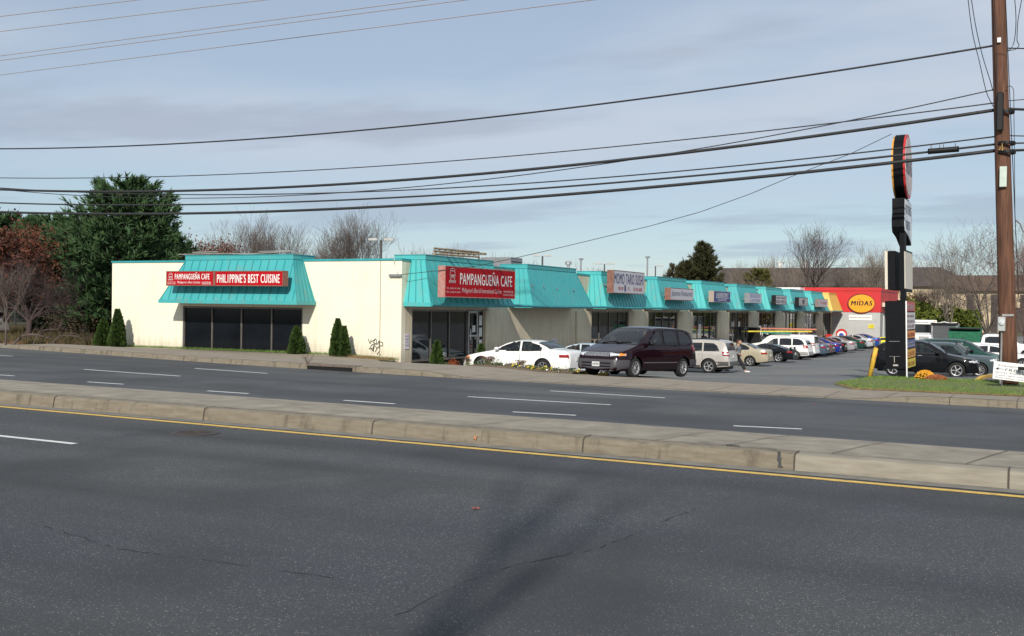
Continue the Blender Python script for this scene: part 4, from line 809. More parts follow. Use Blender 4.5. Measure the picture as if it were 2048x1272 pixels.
def make_car(name,label,cat,sp,pm,loc,yaw,group=None,wheel='spoke5',clear=False,plate=None,tint=DGLASS,lower=None,opts=(),tilt=0.):
    L,Wd,Hh=sp['L'],sp['W'],sp['H']; root=thing(name,label,cat,loc,yaw,group); root.rotation_mode='XYZ'; root.rotation_euler=(0,tilt,yaw)
    ft,fb,fs=pchip(sp['top']),pchip(sp['belt']),pchip(sp['sill']); R=sp['R']; Ra=R+.055; X=lambda x: L/2-x
    st=set([round(x,3) for x in (0,.01,.02,.04,.07,.1,.14,.2,.27,.35)]+[round(L-x,3) for x in (0,.01,.02,.04,.07,.1,.14,.2,.27,.35)]+[p[0] for p in sp['top']])
    x=.4
    while x<L-.38: st.add(round(x,3)); x+=.05
    for xc in (sp['xf'],sp['xr']):
        for i in range(15): st.add(round(xc+Ra*math.cos(math.pi*i/14),4))
    st=sorted(s for s in st if 0<=s<=L); st=[s for i,s in enumerate(st) if i==0 or s-st[i-1]>.004]
    def plan(x):
        p=1.
        if x<sp['rnose']: p-=sp['kn']*((sp['rnose']-x)/sp['rnose'])**2.4
        if x>L-sp['rtail']: p-=sp['kt']*((x-L+sp['rtail'])/sp['rtail'])**2.4
        return p
    def section(x):
        zt=ft(x); sl=fs(x); zb=sl
        for xc in (sp['xf'],sp['xr']):
            d=abs(x-xc)
            if d<Ra: zb=max(zb,R+math.sqrt(Ra*Ra-d*d))
        crown=.05 if zt>Hh*.8 else .035
        bl=min(fb(x),zt-crown-.015); bl=max(bl,sl+.08); zb=min(zb,bl-.03); w=Wd/2*plan(x); pts=[]
        f=lambda z: interp((z-sl)/(bl-sl),[(0,.945),(.12,.975),(.35,1.0),(.62,1.0),(.85,.985),(.95,.965),(1,.945)])
        for t in (0,.12,.25,.4,.55,.7,.82,.92,1.): z=lerp(zb,bl,t); pts.append((w*f(z),z))
        yb=w*.945; ze=max(zt-crown,bl+.01)
        for t in (.06,.3,.6,.85,1.): z=lerp(bl,ze,t); pts.append((yb-.012-sp['tum']*(z-bl)*(1-.15*t),z))
        yr=pts[-1][0]
        for v in (.97,.9,.75,.5,.25,0): pts.append((yr*v,lerp(ze,zt,1-v**3.2)))
        return pts
    secs=[section(x) for x in st]; m=len(secs[0]); mb=MB()
    full=[[(X(x),y,z) for y,z in s]+[(X(x),-y,z) for y,z in s[-2::-1]] for x,s in zip(st,secs)]
    mb.grid(full); mb.poly(full[0]); mb.poly(full[-1][::-1])
    body=mb.build('body',pm,root,fix=True)
    C=Caster(body)
    LF,RT=math.pi/2,-math.pi/2
    sidep=lambda p,az: [((x-L/2)*(1 if az>0 else -1),z) for x,z in p]
    # windows
    wins=[]; 
    for az in (LF,RT):
        for p in sp['side']: wins.append((sidep(p,az),az,False))
    x0,x1=sp['ws']; hw=Wd/2*.945-.07; z0=ft(x0)
    def wsp(xa,xb,inset=.0):
        P=[]
        for xx in (xa,(xa+xb)/2,xb):
            zt=ft(xx); w_=Wd/2*plan(xx)*.945-.012-sp['tum']*(zt-.05-fb(xx))*.85-.035; P.append((X(xx),max(.3,w_)))
        # y-monotone in x after swapping: use (y,x) order -> treat u=y? we scan over second coordinate
        return [(-P[0][1],P[0][0]),(-P[1][1],P[1][0]),(-P[2][1],P[2][0]),(P[2][1],P[2][0]),(P[1][1],P[1][0]),(P[0][1],P[0][0])]
    class TopC:
        def hit(s,az,u,z,off,top=False): return C.hit(0,z,u,off,True)
    TC=TopC()
    tops=[wsp(x0+.02,x1-.02)]
    steep= sp['rs'][1]-sp['rs'][0]<.35
    if not steep: tops.append(wsp(sp['rs'][0]+.03,sp['rs'][1]-.03))
    gm=TGLASS if clear else tint
    for k,(p,az,_) in enumerate(wins):
        g=panel(MB(),C,p,az,.006,8,8).build('window',gm,root,smooth=True); tr=ring(MB(),C,p,.028,az,.010); 
        if tr.f: tr.build('window_trim',BLACK,g,fix=False)
    for k,p in enumerate(tops):
        g=panel(MB(),TC,p,0,.006,10,14).build('windshield' if k==0 else 'rear_window',gm,root,smooth=True); tr=ring(MB(),TC,p,.035,0,.010,seg=8)
        if tr.f: tr.build('window_trim',BLACK,g,fix=False)
    if steep:
        zt=ft(sp['rs'][0])-.10; zb_=max(fb(L-.4)+.08,ft(sp['rs'][1])-.12); w_=Wd/2*.80
        panel(MB(),C,[(-w_,zb_),(w_,zb_),(w_*.86,zt),(-w_*.86,zt)],math.pi,.008,6,10).build('rear_window',DGLASS if not clear else tint,root,smooth=True)
    if clear:   # open the body behind the panes and furnish the cabin
        def inside(poly,u,z,sh=.02):
            c=False; n=len(poly)
            for i in range(n):
                (xa,ya),(xb,yb)=poly[i],poly[i-1]
                if (ya>z)!=(yb>z) and u<(xb-xa)*(z-ya)/(yb-ya)+xa: c=not c
            return c
        bm=bmesh.new(); bm.from_mesh(body.data); dl=[]
        for f in bm.faces:
            c=f.calc_center_median(); n=f.normal; hit=False
            if abs(c.y)>.45 and c.z>fb(L/2-c.x)-.02 and c.z<ft(L/2-c.x)-.03:
                for p,az,_ in wins:
                    if (az>0)==(c.y>0) and inside(p,-c.x if az>0 else c.x,c.z): hit=True
            for p in tops:
                if c.z>fb(L/2-c.x)+.03 and inside(p,c.y,c.x) and abs(n.z)>.2: hit=True
            if hit: dl.append(f)
        bmesh.ops.delete(bm,geom=dl,context='FACES'); bm.to_mesh(body.data); bm.free()
        sm=M('seat_fabric',(.17,.17,.165),.9,.15,10); zf=fb(L/2)-.55
        mb=MB()
        for xs in ([x1+.22,x1+1.15]+([x1+1.95] if cat=='minivan' else [])):
            for y in (-.42,.42): mb=MB(); seat(mb,X(xs),y,zf+.02); mb.build('seat',sm,root)
        mb=MB().box(X(x1-.15),X(x0+.25),-Wd/2*.8,Wd/2*.8,zf+.2,fb(x0)-.03); mb.build('dashboard',BLACK,root,bevel=.03)
        mb=MB(); c=Vector((X(x1-.08),.42,fb(x1)+.04)); n=16
        mb.tube([c+Vector((.06*math.sin(6.283*i/n),.18*math.cos(6.283*i/n),.17*math.sin(6.283*i/n))) for i in range(n+1)],.015,5,False); mb.build('steering_wheel',BLACK,root)
        MB().lathe((X(x1-.25),0,ft(x1)-.20),[(0,-.03),(.06,0),(.0,.03)],8).build('mirror_inside',BLACK,root)
        ub=MB().box(X(L-.35),X(.45),-Wd/2+.24,Wd/2-.24,.22,zf).box(X(x0),X(.3),-Wd/2+.24,Wd/2-.24,.3,fb(x0)-.12).box(X(L-.3),X(sp['rs'][0] if not steep else L-.6),-Wd/2+.24,Wd/2-.24,.3,fb(L-.5)-.15)
    else: ub=MB().box(X(L-.25),X(.3),-Wd/2+.24,Wd/2-.24,.22,min(fb(.35),fb(L-.3))-.12)
    ub.build('underbody',BLACK,root)
    body.data.polygons.foreach_set('use_smooth',[True]*len(body.data.polygons)); autosmooth(body,55)
    # seams, trims
    mb=MB()
    for az in (LF,RT):
        for i,x in enumerate(sp['doors']):
            zb_=fs(x)+.08
            for xc in (sp['xf'],sp['xr']):
                if abs(x-xc)<Ra: zb_=max(zb_,R+math.sqrt(Ra**2-(x-xc)**2)+.03)
            if zb_<fb(x)-.1: panel(mb,C,sidep([(x-.006,zb_),(x+.006,zb_),(x+.006,fb(x)+.02),(x-.006,fb(x)+.02)],az),az,.003,8,1)
        panel(mb,C,sidep([(sp['doors'][0],fs(2)+.07),(sp['doors'][-1],fs(2)+.07),(sp['doors'][-1],fs(2)+.082),(sp['doors'][0],fs(2)+.082)],az),az,.003,1,12)
    xh=sp['ws'][0]-.05
    mb.build('door_seam',BLACK,root,fix=False)
    mb=MB()
    for az in (LF,RT):
        for x,z in sp['handle']:
            h=C.hit(az,(x-L/2)*(1 if az>0 else -1),z,.012); 
            if h: mb.box(h.x-.09,h.x+.09,h.y-.012,h.y+.012,h.z-.014,h.z+.014)
    mb.build('door_handle',CHROME if 'chrome_handle' in opts else (BLACK if cat=='minivan' else pm),root,bevel=.004)
    if lower and 'noclad' not in opts: # grey lower cladding
        mb=MB()
        for az in (LF,RT):
            a,b=sp['xf']+Ra+.02,sp['xr']-Ra-.02; panel(mb,C,sidep([(a,fs(2)+.005),(b,fs(2)+.005),(b,fs(2)+.14),(a,fs(2)+.14)],az),az,.008,2,14)
        mb.build('side_cladding',lower,root,fix=False)
    if 'strip' in opts or sp.get('strip'):
        mb=MB()
        for az in (LF,RT):
            a,b=sp['xf']+Ra+.03,sp['xr']-Ra-.03; panel(mb,C,sidep([(a,.50),(b,.50),(b,.525),(a,.525)],az),az,.012,1,12)
        mb.build('side_moulding',M('moulding_grey',(.14,.13,.14),.4) if 'strip' in opts else BLACK,root,fix=False)
    # mirrors
    for s in (1,-1):
        xm=sp['side'][0][0][0]+.08; h=C.hit(LF if s>0 else RT,(xm-L/2)*s,sp['side'][0][0][1]+.0,0)
        y0=h.y if h else s*Wd/2*.9; z=sp['side'][0][0][1]+.06
        mm=MB(); mm.lathe((0,0,0),[(0,0),(.05,0),(.08,.03),(.085,.08),(.075,.14),(.0,.16)],10,'x'); 
        mm.v=[(X(xm)+v[0]-.06,y0+s*.14+v[1]*1.25,z+v[2]*.85) for v in mm.v]
        mm.hexa([(X(xm)-.03,y0-s*.02,z-.05),(X(xm)+.04,y0-s*.02,z-.05),(X(xm)+.03,y0+s*.1,z-.05),(X(xm)-.01,y0+s*.1,z-.05),(X(xm)-.03,y0-s*.02,z-.02),(X(xm)+.04,y0-s*.02,z-.02),(X(xm)+.03,y0+s*.1,z-.02),(X(xm)-.01,y0+s*.1,z-.02)])
        mm.build('mirror',pm if 'body_mirror' in opts else BLACK,root,smooth=True)
    # wheels
    td,rd=wheel_mesh(R,.22,wheel,None)
    for xc in (sp['xf'],sp['xr']):
        for s in (1,-1):
            t=bpy.data.objects.new('wheel',td); COL.objects.link(t); t.parent=root; t.location=(X(xc),s*(Wd/2-.135),R); t.rotation_euler=(0,random.uniform(0,1),0 if s>0 else math.pi)
            if s<0: t.rotation_euler=(0,0,math.pi)
            r=bpy.data.objects.new('rim',rd); COL.objects.link(r); r.parent=t
    # lamps, grille, bumper
    fr=sp['front']; w=Wd/2; zn=ft(.12)
    nz={'sedan':(.56,.70),'minivan':(.70,.83),'suv':(.74,.95),'xover':(.68,.82),'box':(.72,.92)}[fr]; sc_=Hh/{'sedan':1.39,'minivan':1.74,'suv':1.84,'xover':1.66,'box':1.64}[fr]; nz=(nz[0]*sc_,nz[1]*sc_)
    for s in (1,-1):
        a=s*R_(28); mb=MB(); C.pv=Vector((L/2-.35,0,0)); k_=w/.93
        P=[(.32*k_*s,nz[0]),(.80*k_*s,nz[0]+.02),(.80*k_*s,nz[1]-.01),(.30*k_*s,nz[1])] if fr!='box' else [(.30*k_*s,nz[0]),(.60*k_*s,nz[0]),(.60*k_*s,nz[1]),(.30*k_*s,nz[1])]
        panel(mb,C,P,a,.010,4,8); hl=mb.build('headlight',CLEARL,root,smooth=True)
        mb=MB(); P2=[(.60*k_*s,nz[0]+.015),(.79*k_*s,nz[0]+.025),(.79*k_*s,nz[1]-.02),(.62*k_*s,nz[1]-.008)]
        panel(mb,C,P2,a,.016,3,5); mb.build('turn_signal',AMBER if 'amber' in opts else CLEARL,hl,smooth=True)
    C.pv=Vector((0,0,0))
    gm_=BLACK; mb=MB(); gw=w*.5; panel(mb,C,[(-gw,nz[0]),(gw,nz[0]),(gw*1.02,nz[1]-.01),(-gw*1.02,nz[1]-.01)],0,.008,4,12); gr=mb.build('grille',gm_,root,smooth=True)
    mb=MB()
    nb={'minivan':2,'suv':3,'box':4}.get(fr,1)
    for i in range(nb+1+(1 if fr=='minivan' else 0)):
        z=lerp(nz[0]+.005,nz[1]-.03,i/(nb+(1 if fr=='minivan' else 0))); panel(mb,C,[(-gw,z),(gw,z),(gw,z+.016),(-gw,z+.016)],0,.016,1,12)
    nvert=7 if fr in('minivan','box') else 2
    for i in range(nvert+1):
        u=lerp(-gw,gw,i/nvert); panel(mb,C,[(u-.008,nz[0]),(u+.008,nz[0]),(u+.008,nz[1]-.01),(u-.008,nz[1]-.01)],0,.015,3,1)
    mb.build('grille_bar',CHROME if fr!='minivan' else M('grille_silver',(.42,.42,.44),.35,.1,metal=.5),gr,fix=False)
    bz0,bz1=fs(.1)+.015,nz[0]-(.10 if fr=='minivan' else .04)
    if lower:
        mb=MB()
        for s in (1,-1): panel(mb,C,[(.0*s,bz0),(w*.80*s,bz0+.02),(w*.80*s,bz1),(0,bz1)],0,.012,5,12); C.pv=Vector((L/2-.35,0,0)); panel(mb,C,[(.35*w*s,bz0+.01),(w*.93*s,bz0+.02),(w*.93*s,bz1),(.35*w*s,bz1)],s*R_(30),.011,5,14); C.pv=Vector((0,0,0)); panel(mb,C,[v for v in sidep([(.08,fs(.3)+.02),(sp['xf']-Ra-.015,fs(.3)+.04),(sp['xf']-Ra*.86-.01,bz1-.005),(.08,bz1-.005)],s*LF)],s*LF,.012,5,8)
        fbp=mb.build('front_bumper',lower,root,smooth=True)
        mb=MB(); zr=.62*Hh/1.74
        for s in (1,-1): panel(mb,C,[(.0*s,fs(L)+.02),(-w*.88*s,fs(L)+.02),(-w*.88*s,zr),(0,zr)],math.pi,.02,5,12); panel(mb,C,sidep([(sp['xr']+Ra+.02,fs(L-.3)+.02),(L-.06,fs(L-.3)+.04),(L-.06,zr),(sp['xr']+Ra*.8,zr)],s*LF),s*LF,.02,5,6)
        mb.build('rear_bumper',lower,root,smooth=True)
    mb=MB()
    for z in ((bz0+.10),(bz0+.2)) if fr!='box' else (bz0+.1,):
        panel(mb,C,[(-w*.62,z-.02),(w*.62,z-.02),(w*.60,z+.03),(-w*.60,z+.03)],0,.016,2,12)
    mb.build('air_intake',BLACK,root,fix=False)
    PL=M('licence_plate',(.66,.66,.63),.4,.06,20)
    def plate_at(az,z,txt):
        h=C.hit(az,0,z,.03)
        if not h: return
        n=Vector((math.cos(az),0,0)); U=Vector((0,1,0)) if az==0 else Vector((0,-1,0)); c=h-U*.15-Vector((0,0,.075))
        q=[c,c+U*.30,c+U*.30-n*.02,c-n*.02]; p=MB().hexa(q+[v+Vector((0,0,.15)) for v in q]).build('licence_plate',PL,root)
        if txt: mb=MB(); text_into(mb,txt,c+U*.02+Vector((0,0,.035))+n*.001,U,(0,0,1),.26,.085,.02,lift=.003); mb.build('plate_text',NAVY,p,fix=False)
    plate_at(0,bz0+.17,plate); plate_at(math.pi,(.86 if steep else .80)*Hh/1.74 if steep else .74*Hh/1.39*.9,None)
    # tail lamps
    for s in (1,-1):
        mb=MB(); tz=(.86,1.12) if steep else (.71,.85); k=Hh/(1.74 if steep else 1.39); tz=(tz[0]*k,tz[1]*k)
        C.pv=Vector((-L/2+.35,0,0)); az=math.pi-s*R_(40); a0,a1=(.38,.76) if steep else (.34,.72)
        panel(mb,C,[(-a0*s,tz[0]),(-a1*s,tz[0]+.02),(-a1*s,tz[1]),(-(a0+.03)*s,tz[1])],az,.012,5,8)
        if mb.f:
            tl=mb.build('tail_light',REDL,root,smooth=True)
            if fr=='suv': m2=MB(); panel(m2,C,[(-.42*s,lerp(*tz,.42)),(-.72*s,lerp(*tz,.42)),(-.72*s,lerp(*tz,.68)),(-.43*s,lerp(*tz,.68))],az,.018,2,5); m2.build('reverse_lens',CLEARL,tl,fix=False)
    C.pv=Vector((0,0,0))
    mb=MB()
    if clear or cat=='minivan':
        for y0,y1 in ((.0,.55),(-.6,.0)):
            P=[]
            for i in range(7):
                t=i/6; h=C.hit(0,X(x0+.03+.10*math.sin(t*2.2)),lerp(y0,y1,t),.02,True); 
                if h: P.append(h)
            if len(P)>2: mb.tube(P,.012,4)
        mb.build('wiper',BLACK,root)
    if 'roof_rails' in opts:
        mb=MB()
        for s in (1,-1):
            P=[]
            for i in range(10):
                x=lerp(x1+.35,sp['side'][-1][-1][0]-.05,i/9); h=C.hit(0,X(x),s*(Wd/2-.29),.035,True)
                if h: P.append(h)
            if len(P)>2: mb.tube(P,.018,5)
        mb.build('roof_rail',BLACK,root)
    if 'spoiler' in opts:
        h=C.hit(0,X(L-.2),0,.0,True); mb=MB()
        y=Wd/2*.78; mb.hexa([(h.x-.1,-y,h.z+.10),(h.x+.1,-y,h.z+.09),(h.x+.1,y,h.z+.09),(h.x-.1,y,h.z+.10),(h.x-.1,-y,h.z+.13),(h.x+.1,-y,h.z+.11),(h.x+.1,y,h.z+.11),(h.x-.1,y,h.z+.13)]); 
        for s in (1,-1): mb.box(h.x-.06,h.x+.06,s*y*.9-.02,s*y*.9+.02,h.z-.02,h.z+.1)
        mb.build('spoiler',pm,root)
    return root,C
def onlot(x,y): return LOT(x,y)+.006
PI=math.pi
# deep purple minivan leaving the driveway
hx,hy=-.26,-.966; yawv=math.atan2(hy,hx); lv=Vector((.966,-.26)); fw_=Vector((-12.80,34.45)); ax_=fw_-lv*.86; cen=ax_-Vector((hx,hy))*(MINIVAN['L']/2-MINIVAN['xf'])
PURP=M('deep_purple_paint',(.0115,.0024,.0055),.28,.05,2.5,coat=.65,spec=.05)
van_z=lambda x,y: interp(y,[(31,.10),(34.4,-.045),(37.1,-.12),(42,-.3)])
make_car('minivan','dark purple minivan with grey bumpers turning out of the driveway','minivan',MINIVAN,PURP,(cen.x,cen.y,-.075),yawv,wheel='cap9',clear=True,plate='1AAM305',lower=M('grey_bumper_plastic',(.062,.058,.066),.5,.08),opts=('strip','noclad','amber','nolow'),tilt=-.025)
# white sedan by the cafe door (nose to the wall)
WP=paint('white_paint',(.74,.74,.73),0,.3)
def parked(name,label,cat,sp,pm,rear_wheel_x,y,**k):
    x=rear_wheel_x-(sp['xr']-sp['L']/2); z=k.pop('z',None)
    return make_car(name,label,cat,sp,pm,(x,y+sp['W']/2-.1,(onlot(x,y+.9) if z is None else z)),PI+k.pop('dyaw',0),group='cars parked nose-in along the strip mall',**k)
parked('parked_car','white four-door sedan parked outside the corner cafe door','car',SEDAN,WP,-18.62,39.85,wheel='spoke7',clear=True,z=-.45,opts=('body_mirror','amber'))
parked('parked_car','pale blue-white sedan half hidden between the white sedan and the purple minivan','car',scaled(SEDAN,4.9,1.42),paint('ice_blue_paint',(.52,.60,.66),.2,.3),-18.2,45.0,z=-.72,wheel='spoke6',clear=True)
parked('parked_car','silver large sport utility vehicle with black roof rails beside the walking person','suv',SUV,paint('silver_paint',(.46,.43,.40),.45,.34),-17.0,57.3,wheel='spoke5',tint=DGLASS,opts=('roof_rails','chrome_handle','body_mirror'),lower=M('dark_cladding',(.07,.068,.066),.5))
parked('parked_car','champagne gold sedan behind the walking person','car',scaled(SEDAN,4.81,1.49,W=1.8),paint('champagne_paint',(.42,.37,.27),.4,.34),-17.95,69.6,wheel='spoke5')
parked('parked_car','black two-door coupe with rear spoiler and star alloy wheels','car',COUPE,paint('black_paint',(.006,.007,.009),.1,.25),-18.05,77.8,wheel='spoke5',opts=('spoiler',))
parked('parked_car','white minivan with dark side glass and grey lower sides','minivan',scaled(MINIVAN,5.1,1.74),WP,-18.35,84.6,wheel='steel',lower=M('light_grey_cladding',(.30,.30,.29),.5))
vr,VC=parked('work_van','white work van with ladders on its roof rack','van',scaled(VAN,5.4,1.86),WP,-18.75,88.6,wheel='steel')
vx,vy,vz=vr.location
mb=MB()
for x in (-1.4,.3,1.7): mb.tube([(x,-.85,1.75),(x,-.85,2.0),(x,.85,2.0),(x,.85,1.75)],.025,5)
mb.build('roof_rack',WHITE,vr)
def ladder(name,label,c,l,w,col,pitch=0.,yaw=0):
    t=thing(name,label,'ladder',c,yaw,'ladders carried on the work van'); mb=MB()
    for s in (-1,1): mb.box(-l/2,l/2,s*w/2-.02,s*w/2+.02,-.05,.05)
    r=mb.build('rail',col,t); mb=MB(); n=int(l/.3)
    for i in range(n): x=-l/2+.15+i*.3; mb.box(x-.02,x+.02,-w/2+.021,w/2-.021,-.02,.02)
    mb.build('rung',col,t); return t
LAD_R=M('salmon_ladder',(.50,.17,.11),.6); LAD_Y=M('yellow_fibreglass',(.66,.52,.06),.5,.2,6); LAD_G=M('green_fibreglass',(.01,.22,.16),.5,.2,6)
ladder('ladder','salmon red ladder lying highest on the work van roof rack',(vx+.3,vy+.2,vz+2.27),4.4,.42,LAD_R)
t_=ladder('ladder','long yellow ladder projecting forward over the work van cab',(vx-.5,vy-.55,vz+2.06),5.6,.42,LAD_Y); t_.rotation_euler=(0,-.02,0)
ladder('ladder','short green ladder under the yellow one on the work van',(vx-.4,vy-.90,vz+1.95),2.3,.36,LAD_G)
for s in (-1.2,1.6): single(MB().box(vx+s-.03,vx+s+.03,vy-.03,vy+.03,vz+2.3,vz+2.75),'rack_post',WHITE,('front' if s<0 else 'rear')+' white upright post on the work van roof rack','rack post',group='uprights on the van rack') if False else None
SL=lambda n,l: scaled(SEDAN,l,n)
rows=[(90.6,-18.3,SL(1.45,4.7),'slate_blue_paint',(.06,.09,.13),'slate blue estate car just beyond the white work van','car'),
(93.6,-18.4,SL(1.42,4.75),'maroon_grey_paint',(.10,.07,.075),'grey-maroon sedan third beyond the work van, next to a royal blue one','car'),
(96.4,-18.3,SL(1.42,4.6),'royal_blue_paint',(.01,.03,.22),'royal blue sedan between the maroon and the black sedans','car'),
(99.4,-18.4,SL(1.43,4.7),'black_paint',None,'black sedan between the royal blue and the silver-grey sedans','car'),
(103.3,-18.2,SL(1.42,4.75),'silver_grey_paint',(.30,.30,.32),'silver-grey sedan with a bright alloy wheel in the far half of the row','car'),
(109.2,-18.3,SL(1.42,4.8),'dark_green_paint',(.015,.05,.04),'dark green sedan before the last silver car','car'),
(115.0,-18.3,SL(1.44,4.5),'light_silver_paint',(.42,.45,.48),'light silver small sedan near the yellow sports car','car'),
(118.6,-18.2,SL(1.46,4.5),'blue_paint',(.02,.07,.30),'bright blue sedan last in the row by the red shop','car')]
for y,xr,s_,pn,pc,lab,cat in rows:
    parked('parked_car',lab,cat,s_,paint(pn,pc or (.006,.007,.009),.3,.3),xr,y,wheel=random.choice(['spoke5','spoke7','spoke6']))
p=onz(1735,697,-1.45); make_car('parked_car','low yellow sports car parked in front of the grey repair shop wall','car',scaled(COUPE,4.3,1.15),paint('yellow_paint',(.75,.66,.02),0,.3),(-17.4,121.5,LOT(-17,121)),PI+.15)
# right side of the lot: noses to the right
def right(name,label,cat,sp,pm,fx,y,**k):
    x=fx-(sp['L']/2-sp['xf']); return make_car(name,label,cat,sp,pm,(x,y+sp['W']/2-.1,k.pop('z',LOT(x,y+.9)+.006)),k.pop('yaw',0),**k)
BP=MATS['black_paint']
right('parked_car','glossy black crossover with five-spoke alloy wheels behind the pylon sign','suv',XOVER,BP,-4.28,52.1,wheel='spoke5',clear=True,opts=('chrome_handle',),z=-.62,yaw=.03)
right('parked_car','faded slate green boxy four-wheel drive behind the black crossover','suv',BOXSUV,paint('faded_slate_paint',(.055,.078,.088),.2,.4),-3.6,56.4,wheel='steel',clear=True)
right('parked_car','dark green minivan with pale roof line behind the boxy four-wheel drive','minivan',scaled(MINIVAN,4.9,1.76),paint('forest_paint',(.012,.045,.038),.3,.3),-3.5,61.5,wheel='spoke6',clear=True)
right('parked_car','white sedan whose hood and windscreen show left of the utility pole','car',SEDAN,WP,-2.1,67.5,wheel='spoke6')
right('pickup_truck','white crew cab pickup truck parked near the green dumpster','pickup',PICKUP,WP,-2.4,86.0,wheel='steel')
# car cut off by the left edge
p=onz(6,680,.2); make_car('parked_car','silver hatchback with red tail lamps cut off by the left edge of the view','suv',scaled(XOVER,4.4,1.6),MATS['silver_paint'],(p.x-4.35,p.y+1.2,.26),PI+.1)
# far left parked row beyond the fence (roofs glimpsed)
def A3(o): return o
# white step van (front), trailer, dumpster, hire truck
def boxtruck(loc,yaw,label):
    t=thing('step_van',label,'truck',loc,yaw); w=1.15
    MB().box(-3,2.6,-w,w,.55,2.8).build('body',WP,t,bevel=.05)
    MB().hexa([(2.6,-w+.02,.55),(3.3,-w+.08,.55),(3.3,w-.08,.55),(2.6,w-.02,.55),(2.6,-w+.02,1.55),(3.25,-w+.1,1.4),(3.25,w-.1,1.4),(2.6,w-.02,1.55)]).build('hood',WP,t)
    MB().hexa([(2.62,-1.0,1.6),(2.66,-1.0,1.6),(2.66,1.0,1.6),(2.62,1.0,1.6),(2.60,-1.0,2.4),(2.64,-1.0,2.4),(2.64,1.0,2.4),(2.60,1.0,2.4)]).build('windshield',DGLASS,t)
    g=MB(); [g.box(3.30,3.33,-.45,.45,.75+.11*i,.80+.11*i) for i in range(5)]; g.build('grille',GREYM,t)
    for s in (-1,1):
        MB().box(3.29,3.33,s*.72-.17,s*.72+.17,.85,1.15).build('headlight',CLEARL,t); MB().box(2.5,2.56,s*1.35-.12,s*1.35+.12,1.5,2.3).build('mirror',BLACK,t); MB().tube([(2.5,s*1.1,2.2),(2.52,s*1.35,2.3)],.02,4).build('mirror_arm',BLACK,t)
        MB().box(2.62,2.66,s*.95-.06,s*.95+.06,2.62,2.72).build('marker_lamp',AMBER,t)
    mb=MB(); text_into(mb,'Sandwiches',(2.625,-.8,2.54),(0,1,0),(0,0,1),1.2,.12,.02); mb.build('lettering',MATS['charcoal_ink'],t,fix=False)
    MB().box(3.3,3.42,-1.05,1.05,.42,.62).build('bumper',BLACK,t)
    td,rd=wheel_mesh(.4,.25,'steel',None)
    for x in (2.3,-1.9):
        for s in (1,-1): q=bpy.data.objects.new('wheel',td); COL.objects.link(q); q.parent=t; q.location=(x,s*1.0,.4)
p=ond(1846,682,104); boxtruck((p.x-.3,p.y+3.0,LOT(p.x,p.y)+.1),-PI/2+.12,'white step van facing the camera beyond the pylon sign')
p=ond(1888,684,103); t_=thing('box_trailer','dark grey open-backed box trailer beside the white step van','trailer',(p.x,p.y,LOT(p.x,p.y)+.1),0)
MB().box(-1.15,1.15,0,4.5,.4,2.45).build('body',M('trailer_grey',(.30,.30,.31),.6),t_,bevel=.03); MB().box(-1.0,1.0,-.03,-.005,1.0,2.3).build('dark_opening',M('mesh_dark',(.07,.075,.08),.7),t_); MB().box(-1.2,1.2,-.3,.05,2.4,2.5).build('top_rail',BLACK,t_); MB().tube([(-1.1,-.1,2.55),(-.5,-.12,2.47),(0,-.12,2.6),(.5,-.12,2.47),(1.1,-.1,2.55)],.05,5).build('folded_awning',WHITE,t_)
td,rd=wheel_mesh(.33,.22,'steel',None)
for s in (1,-1): q=bpy.data.objects.new('wheel',td); COL.objects.link(q); q.parent=t_; q.location=(s*1.1,2.2,.33); q.rotation_euler=(0,0,PI/2)
p=ond(1930,690,98); t_=thing('dumpster','green steel dumpster beneath the brushwood','dumpster',(p.x,p.y,LOT(p.x,p.y))); z=1.6
MB().hexa([(-1.2,-.8,.15),(1.2,-.8,.15),(1.2,.8,.15),(-1.2,.8,.15),(-1.35,-1.0,z+.2),(1.35,-1.0,z+.2),(1.35,1.0,z+.6),(-1.35,1.0,z+.6)]).build('bin',M('dumpster_green',(.01,.12,.06),.6,.3,5),t_,bevel=.03); mb=MB(); [mb.box(x-.05,x+.05,-1.05,-.82,.2,z) for x in (-.8,0,.8)]; mb.build('rib',MATS['dumpster_green'],t_); MB().box(-1.3,1.3,-.95,.95,z+.45,z+.55).build('lid',BLACK,t_)
# small street sweeper/van dark shape handled by trees; hire truck at right edge
t_=thing('hire_truck','white hire truck with a wide orange stripe cut off by the right edge','truck',(1.72,47.5,LOT(1.7,46)))
e=ond(2034,598,44); MB().box(-1.2-.7,1.2,-3.2,3.2,.75,3.65).build('cargo_box',WP,t_,bevel=.03); MB().box(-1.93,-1.901,-3.1,3.1,1.15,2.15).box(-1.8,1.1,-3.23,-3.201,1.15,2.0).build('orange_stripe',M('orange_decal',(.80,.16,.02),.5),t_); MB().box(-1.7,1.1,-3.22,-3.201,3.45,3.6).build('red_marker_strip',REDL,t_); MB().box(-1.5,.9,-3,5,.4,.74).build('chassis',BLACK,t_)
MB().box(-1.5,.9,3.25,5.4,.6,2.4).build('cab',WP,t_,bevel=.1)
td,rd=wheel_mesh(.42,.25,'steel',None)
for y in (-2,4.2):
    for s in (-1.3,.75): q=bpy.data.objects.new('wheel',td); COL.objects.link(q); q.parent=t_; q.location=(s,y,.42); q.rotation_euler=(0,0,PI/2)
